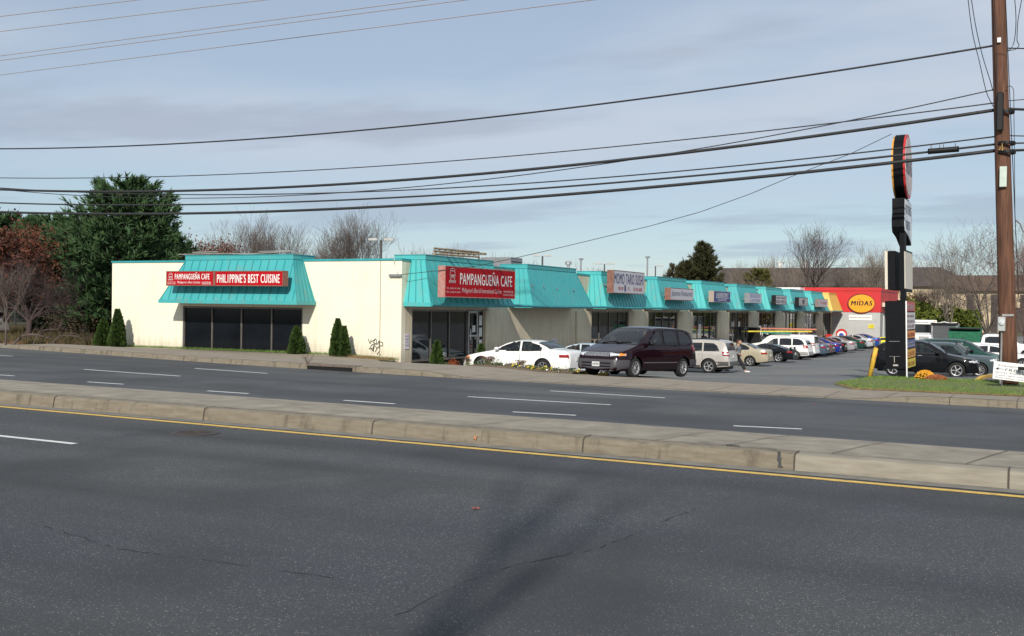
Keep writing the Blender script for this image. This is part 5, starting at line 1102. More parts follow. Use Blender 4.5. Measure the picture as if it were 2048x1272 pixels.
# ------------------------------------------------------------ people
def skin(name,nodes,edges,mat,parent,sub=1,root=0):
    me=bpy.data.meshes.new(name); me.from_pydata([n[0] for n in nodes],edges,[]); o=bpy.data.objects.new(name,me); COL.objects.link(o)
    m=o.modifiers.new('s','SKIN'); m.use_smooth_shade=True
    for i,n in enumerate(nodes): v=me.skin_vertices[0].data[i]; v.radius=(n[1],n[2] if len(n)>2 else n[1]); v.use_root=(i==root)
    s=o.modifiers.new('b','SUBSURF'); s.levels=sub; s.render_levels=sub
    dg=bpy.context.evaluated_depsgraph_get(); dg.update(); nm=bpy.data.meshes.new_from_object(o.evaluated_get(dg)); bpy.data.objects.remove(o)
    nm.name=name; nm.materials.clear(); nm.materials.append(mat); nm.polygons.foreach_set('use_smooth',[True]*len(nm.polygons)); r=bpy.data.objects.new(name,nm); COL.objects.link(r); r.parent=parent; return r
SKIN_=M('skin',(.42,.24,.16),.55,.08,8)
def walker(loc,yaw,label):
    t=thing('person',label,'person',loc,yaw)
    # faces +x, walking
    hip=Vector((0,0,.93)); 
    J=[((0,0,.95),.13,.15),((0.02,0,1.15),.12,.15),((.05,0,1.38),.13,.19),((.08,0,1.50),.06,.06),((.10,0,1.57),.06,.06),
       ((0,.09,.90),.09),((.22,.10,.50),.06),((.38,.10,.10),.042),((.50,.10,.05),.035),
       ((0,-.09,.90),.09),((-.10,-.10,.50),.06),((-.42,-.10,.20),.042),((-.38,-.10,.08),.035),
       ((.04,.22,1.40),.06),((-.06,.27,1.13),.045),((.10,.25,.95),.035),((.16,.24,.89),.028),
       ((.04,-.22,1.40),.06),((.02,-.28,1.12),.045),((.22,-.22,1.02),.035),((.29,-.2,1.0),.028)]
    E_=[(0,1),(1,2),(2,3),(3,4),(0,5),(5,6),(6,7),(7,8),(0,9),(9,10),(10,11),(11,12),(2,13),(13,14),(14,15),(15,16),(2,17),(17,18),(18,19),(19,20)]
    b=skin('body',J,E_,SKIN_,t)
    hb=MB(); 
    def ell(mb,c,rx,ry,rz,k=14,n=10,f=None):
        P=[]
        for i in range(n+1):
            a=math.pi*i/n; P.append([(c[0]+rx*math.sin(a)*math.cos(6.283*j/k),c[1]+ry*math.sin(a)*math.sin(6.283*j/k),c[2]-rz*math.cos(a)) for j in range(k+1)])
        return mb.grid(P)
    hb=MB(); ell(hb,(.13,0,1.66),.095,.075,.12); ell(hb,(.228,0,1.655),.018,.014,.022,8,6); [ell(hb,(.12,s*.078,1.655),.02,.012,.03,8,6) for s in (1,-1)]; hb.build('head',SKIN_,t,smooth=True)
    fb=MB(); [ell(fb,(.212,s*.03,1.68),.008,.012,.007,6,4) for s in (1,-1)]; fb.box(.212,.222,-.022,.022,1.604,1.611); fb.build('face_detail',M('face_dark',(.06,.03,.025),.6),t)
    hb=MB(); ell(hb,(.10,0,1.70),.10,.085,.105); ell(hb,(.03,0,1.66),.06,.07,.09,10,8); hb.build('hair',M('dark_red_brown_hair',(.055,.018,.012),.7,.3,30),t,smooth=True)
    SH=M('grey_jacket',(.16,.17,.18),.85,.15,8,bump=.4,bscale=15)
    skin('jacket',[((0,0,.84),.24,.22),((-.02,0,1.02),.27,.22),((-.01,0,1.2),.27,.23),((.04,0,1.40),.21,.24),((.09,0,1.50),.075,.08),((.04,.23,1.41),.085),((-.06,.28,1.13),.07),((.10,.25,.97),.055),((.04,-.23,1.41),.085),((.02,-.29,1.12),.07),((.21,-.23,1.03),.055)],[(0,1),(1,2),(2,3),(3,4),(3,5),(5,6),(6,7),(3,8),(8,9),(9,10)],SH,t)
    skin('trousers',[((0,0,.95),.14,.16),((.0,.09,.86),.11),((.22,.10,.50),.085),((.37,.10,.13),.07),((.0,-.09,.86),.11),((-.10,-.10,.50),.085),((-.40,-.10,.22),.07)],[(0,1),(1,2),(2,3),(0,4),(4,5),(5,6)],M('black_trousers',(.012,.012,.014),.85),t)
    mb=MB(); ell(mb,(.46,.10,.055),.14,.05,.05,12,8); ell(mb,(-.37,-.10,.09),.13,.05,.05,12,8); mb.build('shoes',M('white_shoe',(.7,.68,.66),.6),t,smooth=True)
    for s,h in ((1,(.16,.24,.88)),(-1,(.29,-.2,1.0))):
        mb=MB(); h=Vector(h); d=Vector((.5,0,-.85)) if s>0 else Vector((.95,0,-.15)); d.normalize(); ell(mb,h,.028,.018,.035,8,6)
        for i in range(4): o=h+Vector((0,(i-1.5)*.015,0)); L_=(.06,.07,.065,.05)[i]; mb.tube([o,o+d*L_*.6,o+(d+Vector((-.3,0,-.3))).normalized()*L_],[.008,.007,.005],5)
        mb.tube([h+Vector((.01,-s*.02,.01)),h+Vector((.03,-s*.03,-.015))+d*.02],[.009,.006],5); mb.build('hand',SKIN_,t,smooth=True)
    return t
p=onz(1470,742,-.95); yy=57.6; x=-14.4
a=ray(1472,742); k=(LOT(-14.3,58)-CH)/a.z; p=a*k+C0
_w=walker((p.x,p.y,LOT(p.x,p.y)),PI*.0-.15,'person in a grey jacket and black trousers walking behind the silver sport utility vehicle')
_w.scale=(1.3,1.15,1.0)
# driver and passenger of the minivan
def seated(loc,yaw,label,col):
    t=thing('person',label,'person',loc,yaw)
    skin('body',[((0,0,.0),.15,.17),((-.02,0,.25),.14,.18),((-.05,0,.48),.13,.20),((-.03,0,.60),.055),((0,0,.68),.055),((-.02,.22,.48),.065),((.10,.26,.26),.05),((.34,.20,.36),.04),((-.02,-.22,.48),.065),((.10,-.26,.26),.05),((.34,-.18,.36),.04),((.3,.1,.04),.085),((.3,-.1,.04),.085)],[(0,1),(1,2),(2,3),(3,4),(2,5),(5,6),(6,7),(2,8),(8,9),(9,10),(0,11),(0,12)],col,t)
    mb=MB(); P=[]
    for i in range(9):
        an=PI*i/8; P.append([(.03+.095*math.sin(an)*math.cos(6.283*j/12),.075*math.sin(an)*math.sin(6.283*j/12),.80-.12*math.cos(an)) for j in range(13)])
    mb.grid(P); mb.build('head',SKIN_,t,smooth=True)
    mb=MB(); P=[]
    for i in range(9):
        an=PI*i/8; P.append([(.0+.10*math.sin(an)*math.cos(6.283*j/12),.085*math.sin(an)*math.sin(6.283*j/12),.84-.105*math.cos(an)) for j in range(13)])
    mb.grid(P); mb.build('hair',MATS['dark_red_brown_hair'],t,smooth=True)
hv=Vector((hx,hy,0)); 
base=Vector((cen.x,cen.y,-.075))
sx=MINIVAN['L']/2-(2.08+.22)
seated(base+hv*(sx+.05)+Vector((lv.x,lv.y,0))*.42+Vector((0,0,.68)),yawv,'driver seated at the wheel of the purple minivan',M('blue_shirt',(.10,.14,.22),.8))
# ------------------------------------------------------------ utility pole, wires
g0=onz(2018,768,.13); dP=-g0.x*sp+g0.y*cp
pb=ond(2018.5,766,dP); pt=ond(1995,-60,dP); pt2=pt+(pt-pb)*.35
pb.z=.05
pole=thing('utility_pole','tall brown wooden utility pole leaning slightly left on the grass verge','utility pole',pb)
MB().tube([pb.lerp(pt2,i/10) for i in range(11)],[lerp(.262,.17,i/10) for i in range(11)],20).build('trunk',WOOD,pole,org=pb,smooth=True)
def onpole(px,py,fwdm=.25): p=ond(px,py,dP-fwdm); return p
PK=lambda mb,n,m,**k: mb.build(n,m,pole,org=pb,**k)
def atp(py,dx=0,df=.3): # point on the camera side of the pole at image height py
    cx=lerp(1996,2018.5,py/766.); return ond(cx+dx,py,dP-df)
a,b=atp(333,0,.27),atp(374,0,.27); c=(a+b)/2; PK(MB().box(c.x-.10,c.x+.10,c.y-.06,c.y+.04,b.z,a.z),'terminal_box',M('pale_green_box',(.46,.54,.47),.5),bevel=.01)
for py in (222,285,303): c=atp(py); PK(MB().lathe((c.x+.1,c.y+.26,c.z-.05),[(.255,0),(.262,.02),(.262,.08),(.255,.10)],20),'band_clamp',BLACK)
c=atp(218); PK(MB().box(c.x-.13,c.x+.07,c.y-.05,c.y+.05,c.z-.65,c.z+.5),'bracket_block',BLACK,bevel=.03)
c=atp(293); PK(MB().tube([c+Vector((0,0,-.12)),c+Vector((0,-.03,.1)),c+Vector((-.08,0,-.1))],.03,5),'metal_hook',M('brass_fitting',(.45,.30,.12),.5,metal=.5))
c=atp(648,24*0,.28); c=ond(2004,648,dP-.1); PK(MB().box(c.x-.12,c.x+.10,c.y-.12,c.y+.10,c.z-.22,c.z+.22),'meter_box',M('meter_grey',(.42,.43,.43),.45,.1,metal=.3),bevel=.02); PK(MB().lathe((c.x,c.y-.12,c.z+.05),[(.0,-.06),(.08,-.05),(.09,0)],12,'y'),'meter_dial',CLEARL); PK(MB().tube([Vector((c.x,c.y,c.z-.2)),Vector((c.x-.02,c.y,.05))],.03,6),'conduit',ALUF); PK(MB().box(c.x+.0,c.x+.32,c.y-.08,c.y-.02,c.z+.24,c.z+.30),'meter_strap',ALUF)
c=ond(2032,440,dP-.05); PK(MB().tube([c,c+Vector((.12,0,-.12)),c+Vector((.2,0,-.35)),c+Vector((.9,0,-.36))],.03,5),'side_bracket',GREYM)
for py in (80,): c=atp(py,0,.24); PK(MB().box(c.x-.05,c.x+.05,c.y-.02,c.y+.02,c.z-.07,c.z+.07),'pole_tag',WHITE)
PK(MB().tube([atp(py,-7,.24) for py in (-40,60,130,200)],.012,4),'ground_wire',CABLE)
PK(MB().tube([ond(lerp(2010,2037,t),lerp(-30,800*0+590,t),dP-.12) for t in frange(0,1,6)],.012,4),'riser_cable',CABLE)
YP=pb.y
def wire(name,label,px,r,plane=YP,end=None,cat='cable',group='overhead cables along the road',ext=1):
    """px: photo points of the sagging cable; they are lifted onto the vertical plane of the pole line, then continued both ways"""
    P=[ony(a,b,plane) for a,b in px]
    xs=[p.x for p in P]; zs=[p.z for p in P]
    # fit a parabola (a hanging cable) through the points
    n=len(P); A=[[sum(x**(i+j) for x in xs) for j in range(3)] for i in range(3)]; B=[sum(z*x**i for x,z in zip(xs,zs)) for i in range(3)]
    m=Matrix(A); c=m.inverted()@Vector(B)
    x0=min(xs)-14*ext; x1=max(xs)+.3*ext
    pts=[(x,plane,c[0]+c[1]*x+c[2]*x*x) for x in frange(x0,x1,60)]
    return single(MB().tube(pts,r,6),name,CABLE,label,cat,group=group,smooth=True)
PXL=1986
wire('power_cable','uppermost single black cable running left from the pole',[(0,297),(350,288),(650,268),(1050,228),(1460,170),(1700,134),(1900,106),(1985,96)],.032)
wire('power_cable','thin cable second from the top, arriving just above the thick one',[(0,357),(350,350),(700,335),(1050,311),(1300,287),(1560,262),(1985,203)],.02)
wire('power_cable','thick black cable that meets the pole at the black bracket block',[(0,380),(350,380),(700,366),(1000,346),(1300,315),(1560,282),(1985,219)],.055)
wire('power_cable','thin cable directly beneath the thick cable at the bracket block',[(0,377),(120,384),(350,384),(700,383),(1000,374),(1300,350),(1700,308),(1985,271)],.024)
wire('power_cable','middle black cable carrying the splice case near the pole',[(0,406),(350,409),(700,399),(1000,382),(1300,361),(1560,336),(1700,321),(1985,288)],.036)
wire('power_cable','lowest thick black cable running left from the pole',[(0,424),(350,428),(700,414),(1050,397),(1300,376),(1560,348),(1985,302)],.058)
# thin cable crossing down from upper attachment to the left
wire('power_cable','thin paired cable climbing to the pole tag above the bracket block',[(350,397),(700,383),(990,355),(1200,330),(1400,300),(1600,262),(1800,216),(1985,181)],.018)
wire('power_cable','short strand hanging just above the topmost cable beside the pole',[(1905,104),(1940,98),(1985,91)],.012,ext=0)
# splice case
a=ony(1856,303,YP-.06); b=ony(1918,298,YP-.06); c=(a+b)/2
t_=thing('splice_case','black cylindrical splice case hanging on the middle cable near the pole','splice case',c)
d=(b-a); MB().tube([a,a+d*.04,a+d*.05,b-d*.05,b-d*.04,b],[.08,.10,.088,.088,.10,.08],12).build('casing',BLACK,t_,org=c)
mb=MB(); [mb.tube([a.lerp(b,t)+Vector((0,0,.05)),a.lerp(b,t)+Vector((0,0,.19))],.014,4) for t in (.1,.38,.5,.88)]; mb.build('hanger',GREYM,t_,org=c)
# cables right of the pole
for i,(y0,y1,r) in enumerate(((96,97,.02),(217,219,.042),(203,199,.014),(271,272,.018),(287,286,.026),(302,300,.042))):
    a=ony(2000,y0,YP); b=a+Vector((14,0,-.1)); e=ony(2048,y1,YP); dz=(e.z-a.z)/(e.x-a.x)
    single(MB().tube([a+Vector((14*t,0,dz*14*t+1.2*t*t*0)) for t in frange(0,1,8)],r,6),'power_cable',CABLE,['topmost','third from top, thick','second from top, thin','fourth from top','fifth from top','lowest thick'][i]+' cable continuing right of the pole','cable',group='cables right of the pole')
# slack cables dropping onto the pole
def loop(label,pts,r,d0,d1):
    n=len(pts); P=[ond(a,b,lerp(d0,d1,i/(n-1))) for i,(a,b) in enumerate(pts)]; Q=[]
    fx=pchip([(i,p.x) for i,p in enumerate(P)]); fy=pchip([(i,p.y) for i,p in enumerate(P)]); fz=pchip([(i,p.z) for i,p in enumerate(P)])
    for i in range(5*(n-1)+1): Q.append((fx(i/5),fy(i/5),fz(i/5)))
    single(MB().tube(Q,r,5),'service_cable',CABLE,label,'cable',group='slack cables at the pole')
loop('left slack cable crossing in front of the pole line',[(1934,-20),(1944,60),(1958,120),(1975,190),(1988,215)],.012,dP-1.2,dP-.2)
loop('right one of the two slack cables left of the pole',[(1940,-20),(1951,50),(1966,115),(1980,160),(1986,182)],.012,dP-1.2,dP-.2)
loop('slack cable looping down just right of the pole top',[(2028,-20),(2032,40),(2029,80),(2020,99),(2012,102)],.012,dP-.6,dP-.1)
loop('second slack cable looping right of the pole top',[(2046,-15),(2035,50),(2034,80),(2038,90),(2030,99),(2012,102)],.012,dP-.6,dP-.1)
loop('thin cable trailing down the right side of the pole',[(2012,175),(2020,172),(2027,180),(2028,240),(2029,330),(2030,430)],.010,dP-.35,dP-.3)
# distant primary wires high above
for i,((x0,y0),(x1,y1)) in enumerate((((0,33),(275,0)),((0,63),(530,0)),((0,112),(850,0)),((0,121),(930,0)),((0,150),(1185,0)))):
    z=13.2-.25*i; p=onz(x0,y0,z) ; q=onz(x1,y1,z); d=(q-p).normalized(); 
    single(MB().tube([p-d*30,p.lerp(q,.5)+Vector((0,0,.0)),q+d*14],.013,4),'high_wire',M('wire_tan',(.30,.24,.20),.6),['highest','second highest','middle','second lowest','lowest'][i]+' of the five thin pale wires in the upper left sky','wire',group='thin wires crossing the upper left sky')
# ------------------------------------------------------------ pylon sign
gb=onz(1803,755,.05); PX,PY=gb.x,gb.y; dS=-PX*sp+PY*cp; pyl=thing('pylon_sign','tall black pylon sign with an oval top, letter board and black cabinet','pylon sign',(PX,PY,0))
pyl.rotation_euler=(0,-.026,0)
K2=lambda mb,n,m,par=None,**k: mb.build(n,m,par or pyl,org=(PX,PY,0),**k)
zz=lambda py: ond(1800,py,dS).z
BK=M('pylon_black',(.0035,.0042,.006),.6,.3,6,spec=.15)
# near (camera side) edge of every face stands at y=PY-?; faces look along +x and -x
K2(MB().box(PX-.13,PX+.15,PY-.02,PY+.30,-.1,zz(600)),'post',BK,bevel=.01); K2(MB().box(PX-.02,PX+.15,PY+.03,PY+.40,zz(600),zz(398)),'upper_post',BK); K2(MB().box(PX+.16,PX+.20,PY-.06,PY+.0,-.1,zz(602)),'white_edge_strip',WHITE)
xw=lambda px: ond(px,600,dS).x
# oval
def oval(c,ry,rz,x0,x1,n=44): return [(x0,c[1]+ry*math.cos(6.283*i/n),c[2]+rz*math.sin(6.283*i/n)) for i in range(n)],(x1-x0,0,0)
zc_=(zz(261)+zz(393))/2; rz_=(zz(261)-zz(393))/2; ry=1.02; cy=PY+ry*.9; cx=PX-.03
P,v=oval((0,cy,zc_),ry,rz_,cx-.16,cx+.16); K2(MB().prism(P,v),'oval_can',BK)
P,v=oval((0,cy,zc_),ry*1.0,rz_*1.0,cx+.1605,cx+.22); K2(MB().prism(P,v),'red_rim',M('pylon_red',(.50,.02,.02),.4)); P,v=oval((0,cy,zc_),ry*.9,rz_*.9,cx+.221,cx+.232); of=K2(MB().prism(P,v),'oval_face',M('faded_pink_face',(.50,.42,.40),.5,.06))
P,v=oval((0,cy,zc_),ry*.99,rz_*.97,cx-.22,cx-.1605); K2(MB().prism(P,v),'amber_rim',M('pylon_amber',(.62,.30,.03),.4))
mb=MB(); text_into(mb,'MIDAS',(cx+.233,cy-ry*.72,zc_-.30),(0,1,0),(0,0,1),ry*1.44,.55,.04); K2(mb,'oval_lettering',M('ink_blue_black',(.05,.06,.12),.5),of,fix=False)
# lobed panel
z1,z0=zz(395),zz(468); pr=[(PY+.05,z1),(PY+.02,z1-.5),(PY-.12,z1-.72),(PY-.12,z0+.25),(PY-.02,z0+.08),(PY+.9,z0-.05),(PY+1.75,z0-.3),(PY+2.05,z0+.4),(PY+2.0,z1-.1),(PY+1.2,z1+.02)]
K2(MB().prism([(cx-.22,y,z) for y,z in pr],(.40,0,0)),'lobed_can',BK); pf=[(lerp(PY+.95,y,.93),lerp((z0+z1)/2,z,.93)) for y,z in pr]; lf=K2(MB().prism([(cx+.181,y,z) for y,z in pf],(.012,0,0)),'lobed_face',M('white_acrylic',(.62,.64,.68),.4,.05))
mb=MB(); text_into(mb,'AUTO SERVICE',(cx+.195,PY+.12,zc_*0+(z0+z1)/2+.1),(0,1,0),(0,0,1),1.6,.32,.02); text_into(mb,'EXPERTS',(cx+.195,PY+.3,(z0+z1)/2-.42),(0,1,0),(0,0,1),1.1,.3,.02); K2(mb,'lobed_lettering',M('slate_blue_ink',(.16,.20,.28),.5),lf,fix=False)
# reader boards on both sides of the post
z1,z0=zz(501),zz(579); CB=M('cream_board',(.60,.55,.46),.5,.08,2)
x0,x1=xw(1779),xw(1795); K2(MB().box(x0,x1,PY-.05,PY+1.6,z0,z1),'board_back',BK); K2(MB().box(x0-.09,x0-.001,PY-.07,PY+1.6,z0+.02,z1),'board_edge',CB)
x0=PX+.16; x1=xw(1814); K2(MB().box(x0,x1,PY-.02,PY+2.0,z0+.02,z1-.02),'board_case',CB,bevel=.015); mb=MB()
for i in range(3):
    for j in range(3): mb.box(x1+.001,x1+.012,PY+.25+.52*j,PY+.62+.52*j,z1-.38-.37*i,z1-.12-.37*i)
K2(mb,'board_letter_track',M('slat_grey',(.22,.22,.23),.5)); K2(MB().box(x0,x1+.02,PY-.02,PY+2.0,z1-.018,z1+.03).box(x0,x1+.02,PY+.1,PY+1.9,z0-.08,z0+.018),'board_cap',BK)
# black cabinet
z1,z0=zz(601.5),zz(738); x0,x1=xw(1772.5),PX+.145; y0,y1=PY-.08,PY+2.55
K2(MB().box(x0,x1,y0,y1,z0,z1),'cabinet',BK,bevel=.006); 
bnd=[(601.5,623,'cab_red',(.46,.02,.025),'RESTAURANT'),(624,660,'cab_white',(.58,.56,.57),'JAPANESE|SUSHI|HOUSE'),(661,678,'cab_orange',(.70,.24,.03),'AUTO REPAIR'),(679,698,'cab_blue',(.04,.06,.25),'LAUNDRY|COIN'),(699,718,'cab_gold',(.66,.34,.03),'CAFE'),(719,738,'cab_yellow',(.66,.52,.02),'FOR LEASE')]
for a,b,n,c,tx in bnd:
    za,zb=zz(b),zz(a); f=K2(MB().box(x1+.001,x1+.02,y0+.16,y1-.03,za+.015,zb-.015),'tenant_panel',M(n,c,.4,.06,2)); mb=MB(); L=tx.split('|'); h=(zb-za-.1)/len(L)
    for i,s in enumerate(L): text_into(mb,s,(x1+.021,y0+.35,zb-.06-h*(i+.85)),(0,1,0),(0,0,1),y1-y0-.7,h*.62,.02)
    K2(mb,'panel_lettering',M('ink_'+n,(.62,.6,.6) if n in('cab_red','cab_blue') else (.30,.03,.03) if n!='cab_white' else (.25,.08,.12),.5),f,fix=False)
K2(MB().box(x1-.40,x1-.24,y0-.012,y0-.001,z0+.10,z0+.16).box(x0+.28,x0+.30,y0-.010,y0-.002,z0+.22,z0+.42),'data_plate',M('plate_grey',(.4,.37,.33),.5)); K2(MB().box(x0+.12,x1-.18,y0-.006,y0-.001,zz(683),zz(682.2)).box(x0+.12,x1-.18,y0-.006,y0-.001,zz(713),zz(712.4)),'access_seam',GREYM)
# service drop from pylon top to the mall corner
P=[(1783,268),(1700,308),(1600,346),(1500,388),(1400,424),(1300,452),(1200,476),(1100,500),(1030,516),(955,532),(880,541),(800,541)]
n=len(P); A3_=[ond(a,b,lerp(dS,44.,i/(n-1))) for i,(a,b) in enumerate(P)]
A3_[-1]=Vector((BX-.3,BY-.12,3.47)); single(MB().tube(A3_,.012,5),'service_drop_wire',CABLE,'thin wire sagging from the pylon sign top to the building corner','wire')
# bollard
b0=onz(1739,756,.05); b1=b0+Vector((.19,.05,1.02)); single(MB().tube([b0,b0.lerp(b1,.98),b1],[.075,.075,.06],14),'bollard',YELK,'yellow steel bollard leaning right at the edge of the grass','bollard',smooth=True)
# handwritten sign
c=[ond(1988,722,dP-1.2),ond(2062,730,dP-1.35),ond(2061,766,dP-1.35),ond(1985,757,dP-1.2)]
t_=thing('yard_sign','white handwritten winterization special sign staked before the utility pole','yard sign',(c[3].x,c[3].y,.1)); og=(c[3].x,c[3].y,.1)
f_=MB().prism(c,(.0,.02,0)).build('board',M('corrugated_white',(.74,.74,.74),.5,.04),t_,org=og)
U=(c[2]-c[3]); Wd_=U.length; Un=U.normalized(); V=(c[0]-c[3]); Hh_=V.length; Vn=V.normalized(); mb=MB()
for s,u,v,w,h in (('Winterization special',.10,.70,.85,.17),('FREE!!',.30,.50,.55,.16),('Quotes, Brakes, tires',.06,.34,.90,.12),('wipers, lights, exhausts',.08,.18,.88,.11),('fluids, belts, calls',.06,.05,.75,.10)):
    text_into(mb,s,c[3]+Un*Wd_*u+Vn*Hh_*v,Un,Vn,Wd_*w,Hh_*h,.008,.15,lift=.006)
A_=c[3]+Un*Wd_*.05+Vn*Hh_*.60; nn=Un.cross(Vn)*.006
mb.poly([A_+nn,A_+Un*.09+Vn*.045+nn,A_+Un*.09-Vn*.045+nn]); mb.poly([A_+Un*.08+Vn*.008+nn,A_+Un*.24+Vn*.008+nn,A_+Un*.24-Vn*.008+nn,A_+Un*.08-Vn*.008+nn])
mb.build('handwriting',M('marker_ink',(.02,.02,.03),.6),f_,org=og,fix=False)
mb=MB(); [mb.tube([c[3]+U*t+Vector((0,.03,.3)),Vector((*(c[3]+U*t+Vector((0,.03,0))).xy,-.05))],.012,4) for t in (.25,.75)]; mb.build('stake',GREYM,t_,org=og)
q0=ond(2036,736,dP-1.45); MB().box(q0.x,q0.x+.3,q0.y-.03,q0.y-.012,q0.z-.07,q0.z+.04).build('dark_patch',BLACK,t_,org=og)
# parking-lot lamp posts behind the strip
def lamp(px,ptop,d,label,heads=2,span=.9,h0=-1.):
    p=ond(px,ptop,d); t=thing('lamp_post',label,'lamp post',(p.x,p.y,h0),0,'lamp posts behind the strip'); H_=p.z-h0
    MB().tube([(0,0,0),(0,0,H_)],[.12,.09],8).build('pole',M('bronze_pole',(.05,.045,.045),.5),t)
    R0=Vector((cp,sp,0)); 
    for s in ((-1,1) if heads==2 else (1,)):
        a=R0*s*.25; b=R0*s*span; q=Vector((-R0.y,R0.x,0))*.2
        MB().hexa([a-q+Vector((0,0,H_-.05)),b-q+Vector((0,0,H_-.05)),b+q+Vector((0,0,H_-.05)),a+q+Vector((0,0,H_-.05)),a-q+Vector((0,0,H_+.12)),b-q+Vector((0,0,H_+.12)),b+q+Vector((0,0,H_+.12)),a+q+Vector((0,0,H_+.12))]).build('lamp_head',M('lamp_grey',(.40,.39,.38),.5),t)
    return t
lamp(762,480,80,'lamp post with a single arm in front of the big bare tree',2,.9); lamp(1085,512,110,'twin-headed lamp post above the second side canopy'); lamp(1209,528,150,'twin-headed lamp post above the sushi sign canopy',2,1.4); lamp(1311,532,160,'small single-headed lamp post right of the tall thin mast',1,1.2)
for i,(px,pt_,d) in enumerate(((1162,520,190),(1295,516,190))): 
    p=ond(px,pt_,d); t_=thing('light_mast',['tall thin light mast left of the sushi sign','tall thin light mast right of the sushi sign'][i],'light mast',(p.x,p.y,0),0,'tall thin light masts'); MB().tube([(0,0,0),(0,0,p.z)],.13,6).build('pole',GREYM,t_); MB().box(-.35,.35,-.2,.2,p.z,p.z+.3).build('lamp_head',GREYM,t_)
# guard rail / fence / far left things
FEN=M('fence_black',(.02,.02,.02),.5)
def at(px,py,d): return ond(px,py,d)
mb=MB(); fl=thing('iron_fence','black iron fence seen between the trees at the far left','fence',at(60,620,88)); og=fl.location.copy()
A=at(-10,602,90); B=at(215,612,80); ht=1.55
for z in (0.1,1.4): mb.tube([Vector((A.x,A.y,.25+z)),Vector((B.x,B.y,.25+z))],.03,4)
mb.build('rail',FEN,fl,org=og); mb=MB()
for i in range(100): p=A.lerp(B,i/99); mb.tube([(p.x,p.y,.2),(p.x,p.y,.25+ht)],.014,4,False)
mb.build('picket',FEN,fl,org=og)
for i in range(6): p=A.lerp(B,i/5); MB().tube([(p.x,p.y,.1),(p.x,p.y,2.0)],.06,6).build('post',FEN,fl,org=og)
a,b=at(-20,614,120),at(82,614,112); gr_=thing('guard_rail','pale metal guard rail behind the small leafless tree at far left','guard rail',a); MB().hexa([a,b,b+Vector((0,.1,0)),a+Vector((0,.1,0)),a+Vector((0,0,.45)),b+Vector((0,0,.45)),b+Vector((0,.1,.45)),a+Vector((0,.1,.45))]).build('rail',M('rail_pale',(.42,.47,.5),.5),gr_,org=a)
for t in (.1,.4,.7,.95): p=a.lerp(b,t); MB().box(p.x-.08,p.x+.08,p.y+.1,p.y+.2,p.z-.8,p.z+.4).build('post',GREYM,gr_,org=a)
a=at(76,617,108); t_=thing('brick_gate_pier','cream and brick gate pier with a flat cap at the far left','gate pier',(a.x,a.y,.2)); MB().box(-.35,.35,-.4,.4,0,2.4).build('shaft',M('pier_cream',(.52,.46,.38),.8,.3,3),t_); MB().box(-.55,.55,-.55,.55,2.4,2.6).build('cap',CONC,t_); MB().box(.36,.95,-.3,.4,0,2.0).build('brick_wing',M('pier_brick',(.14,.055,.045),.85,.4,6),t_)
PTH=[onz(a,b,.28) for a,b in ((33,629),(62,634),(120,636),(215,643),(206,650),(110,647),(75,645),(52,636))]
# far drive seen beyond the bank
q=[onz(34,629.5,.26),onz(70,634,.26),onz(130,637,.26),onz(240,644,.26),onz(240,653,.26),onz(130,647.5,.26),onz(75,644,.26),onz(30,632,.26)]
tag(MB().poly([(p.x,p.y,.262) for p in q]).build('far_drive',M('pale_drive',(.22,.22,.235),.9,.15,1)),kind='structure')
q=[onz(-40,618,.262),onz(240,622,.262),onz(240,641,.262),onz(120,633,.262),onz(40,625,.262),onz(-40,622,.262)]
tag(MB().poly([(p.x,p.y,.268) for p in q]).build('far_lawn',M('far_lawn',(.055,.085,.025),.95,.3,1.5)),kind='structure')
# ------------------------------------------------------------ vegetation
BARKG=M('grey_twig',(.10,.078,.068),.9,.25,2); BARKD=M('dark_bark',(.075,.055,.048),.9,.3,3); BARKL=M('pale_twig',(.16,.13,.105),.9,.2,2)
TMIN=.004
def rv(rnd): return Vector((rnd.gauss(0,1),rnd.gauss(0,1),rnd.gauss(0,1)))
def grow(mb,tips,rnd,p,d,r,L,lvl,maxl,spread,up,nb,taper=.62):
    n=4 if lvl<2 else 3; pts=[p]; rr=[r]; q=p.copy(); dd=d.copy()
    for i in range(n):
        dd=(dd+rv(rnd)*.10+Vector((0,0,up*.12))).normalized(); q=q+dd*L/n; pts.append(q.copy()); rr.append(max(TMIN,r*(1-(1-taper)*(i+1)/n)))
    mb.tube(pts,rr,5 if lvl<2 else 3,False)
    tips.append((q.copy(),dd.copy(),lvl))
    if lvl>=maxl: return
    k=nb[min(lvl,len(nb)-1)]
    for i in range(k):
        t=rnd.uniform(.30,1.) if i else 1.; j=min(n-1,int(t*n)); b=pts[j].lerp(pts[j+1],t*n-j) if t<1 else q
        ax=rv(rnd); ax=(ax-dd*ax.dot(dd)).normalized(); nd=(dd*math.cos(spread*rnd.uniform(.5,1.2))+ax*math.sin(spread*rnd.uniform(.6,1.2))); nd=(nd+Vector((0,0,up*.35))).normalized()
        grow(mb,tips,rnd,b,nd,rr[j+1]*rnd.uniform(.55,.8) if t<1 else rr[-1]*.8,L*rnd.uniform(.62,.86),lvl+1,maxl,spread,up,nb,taper)
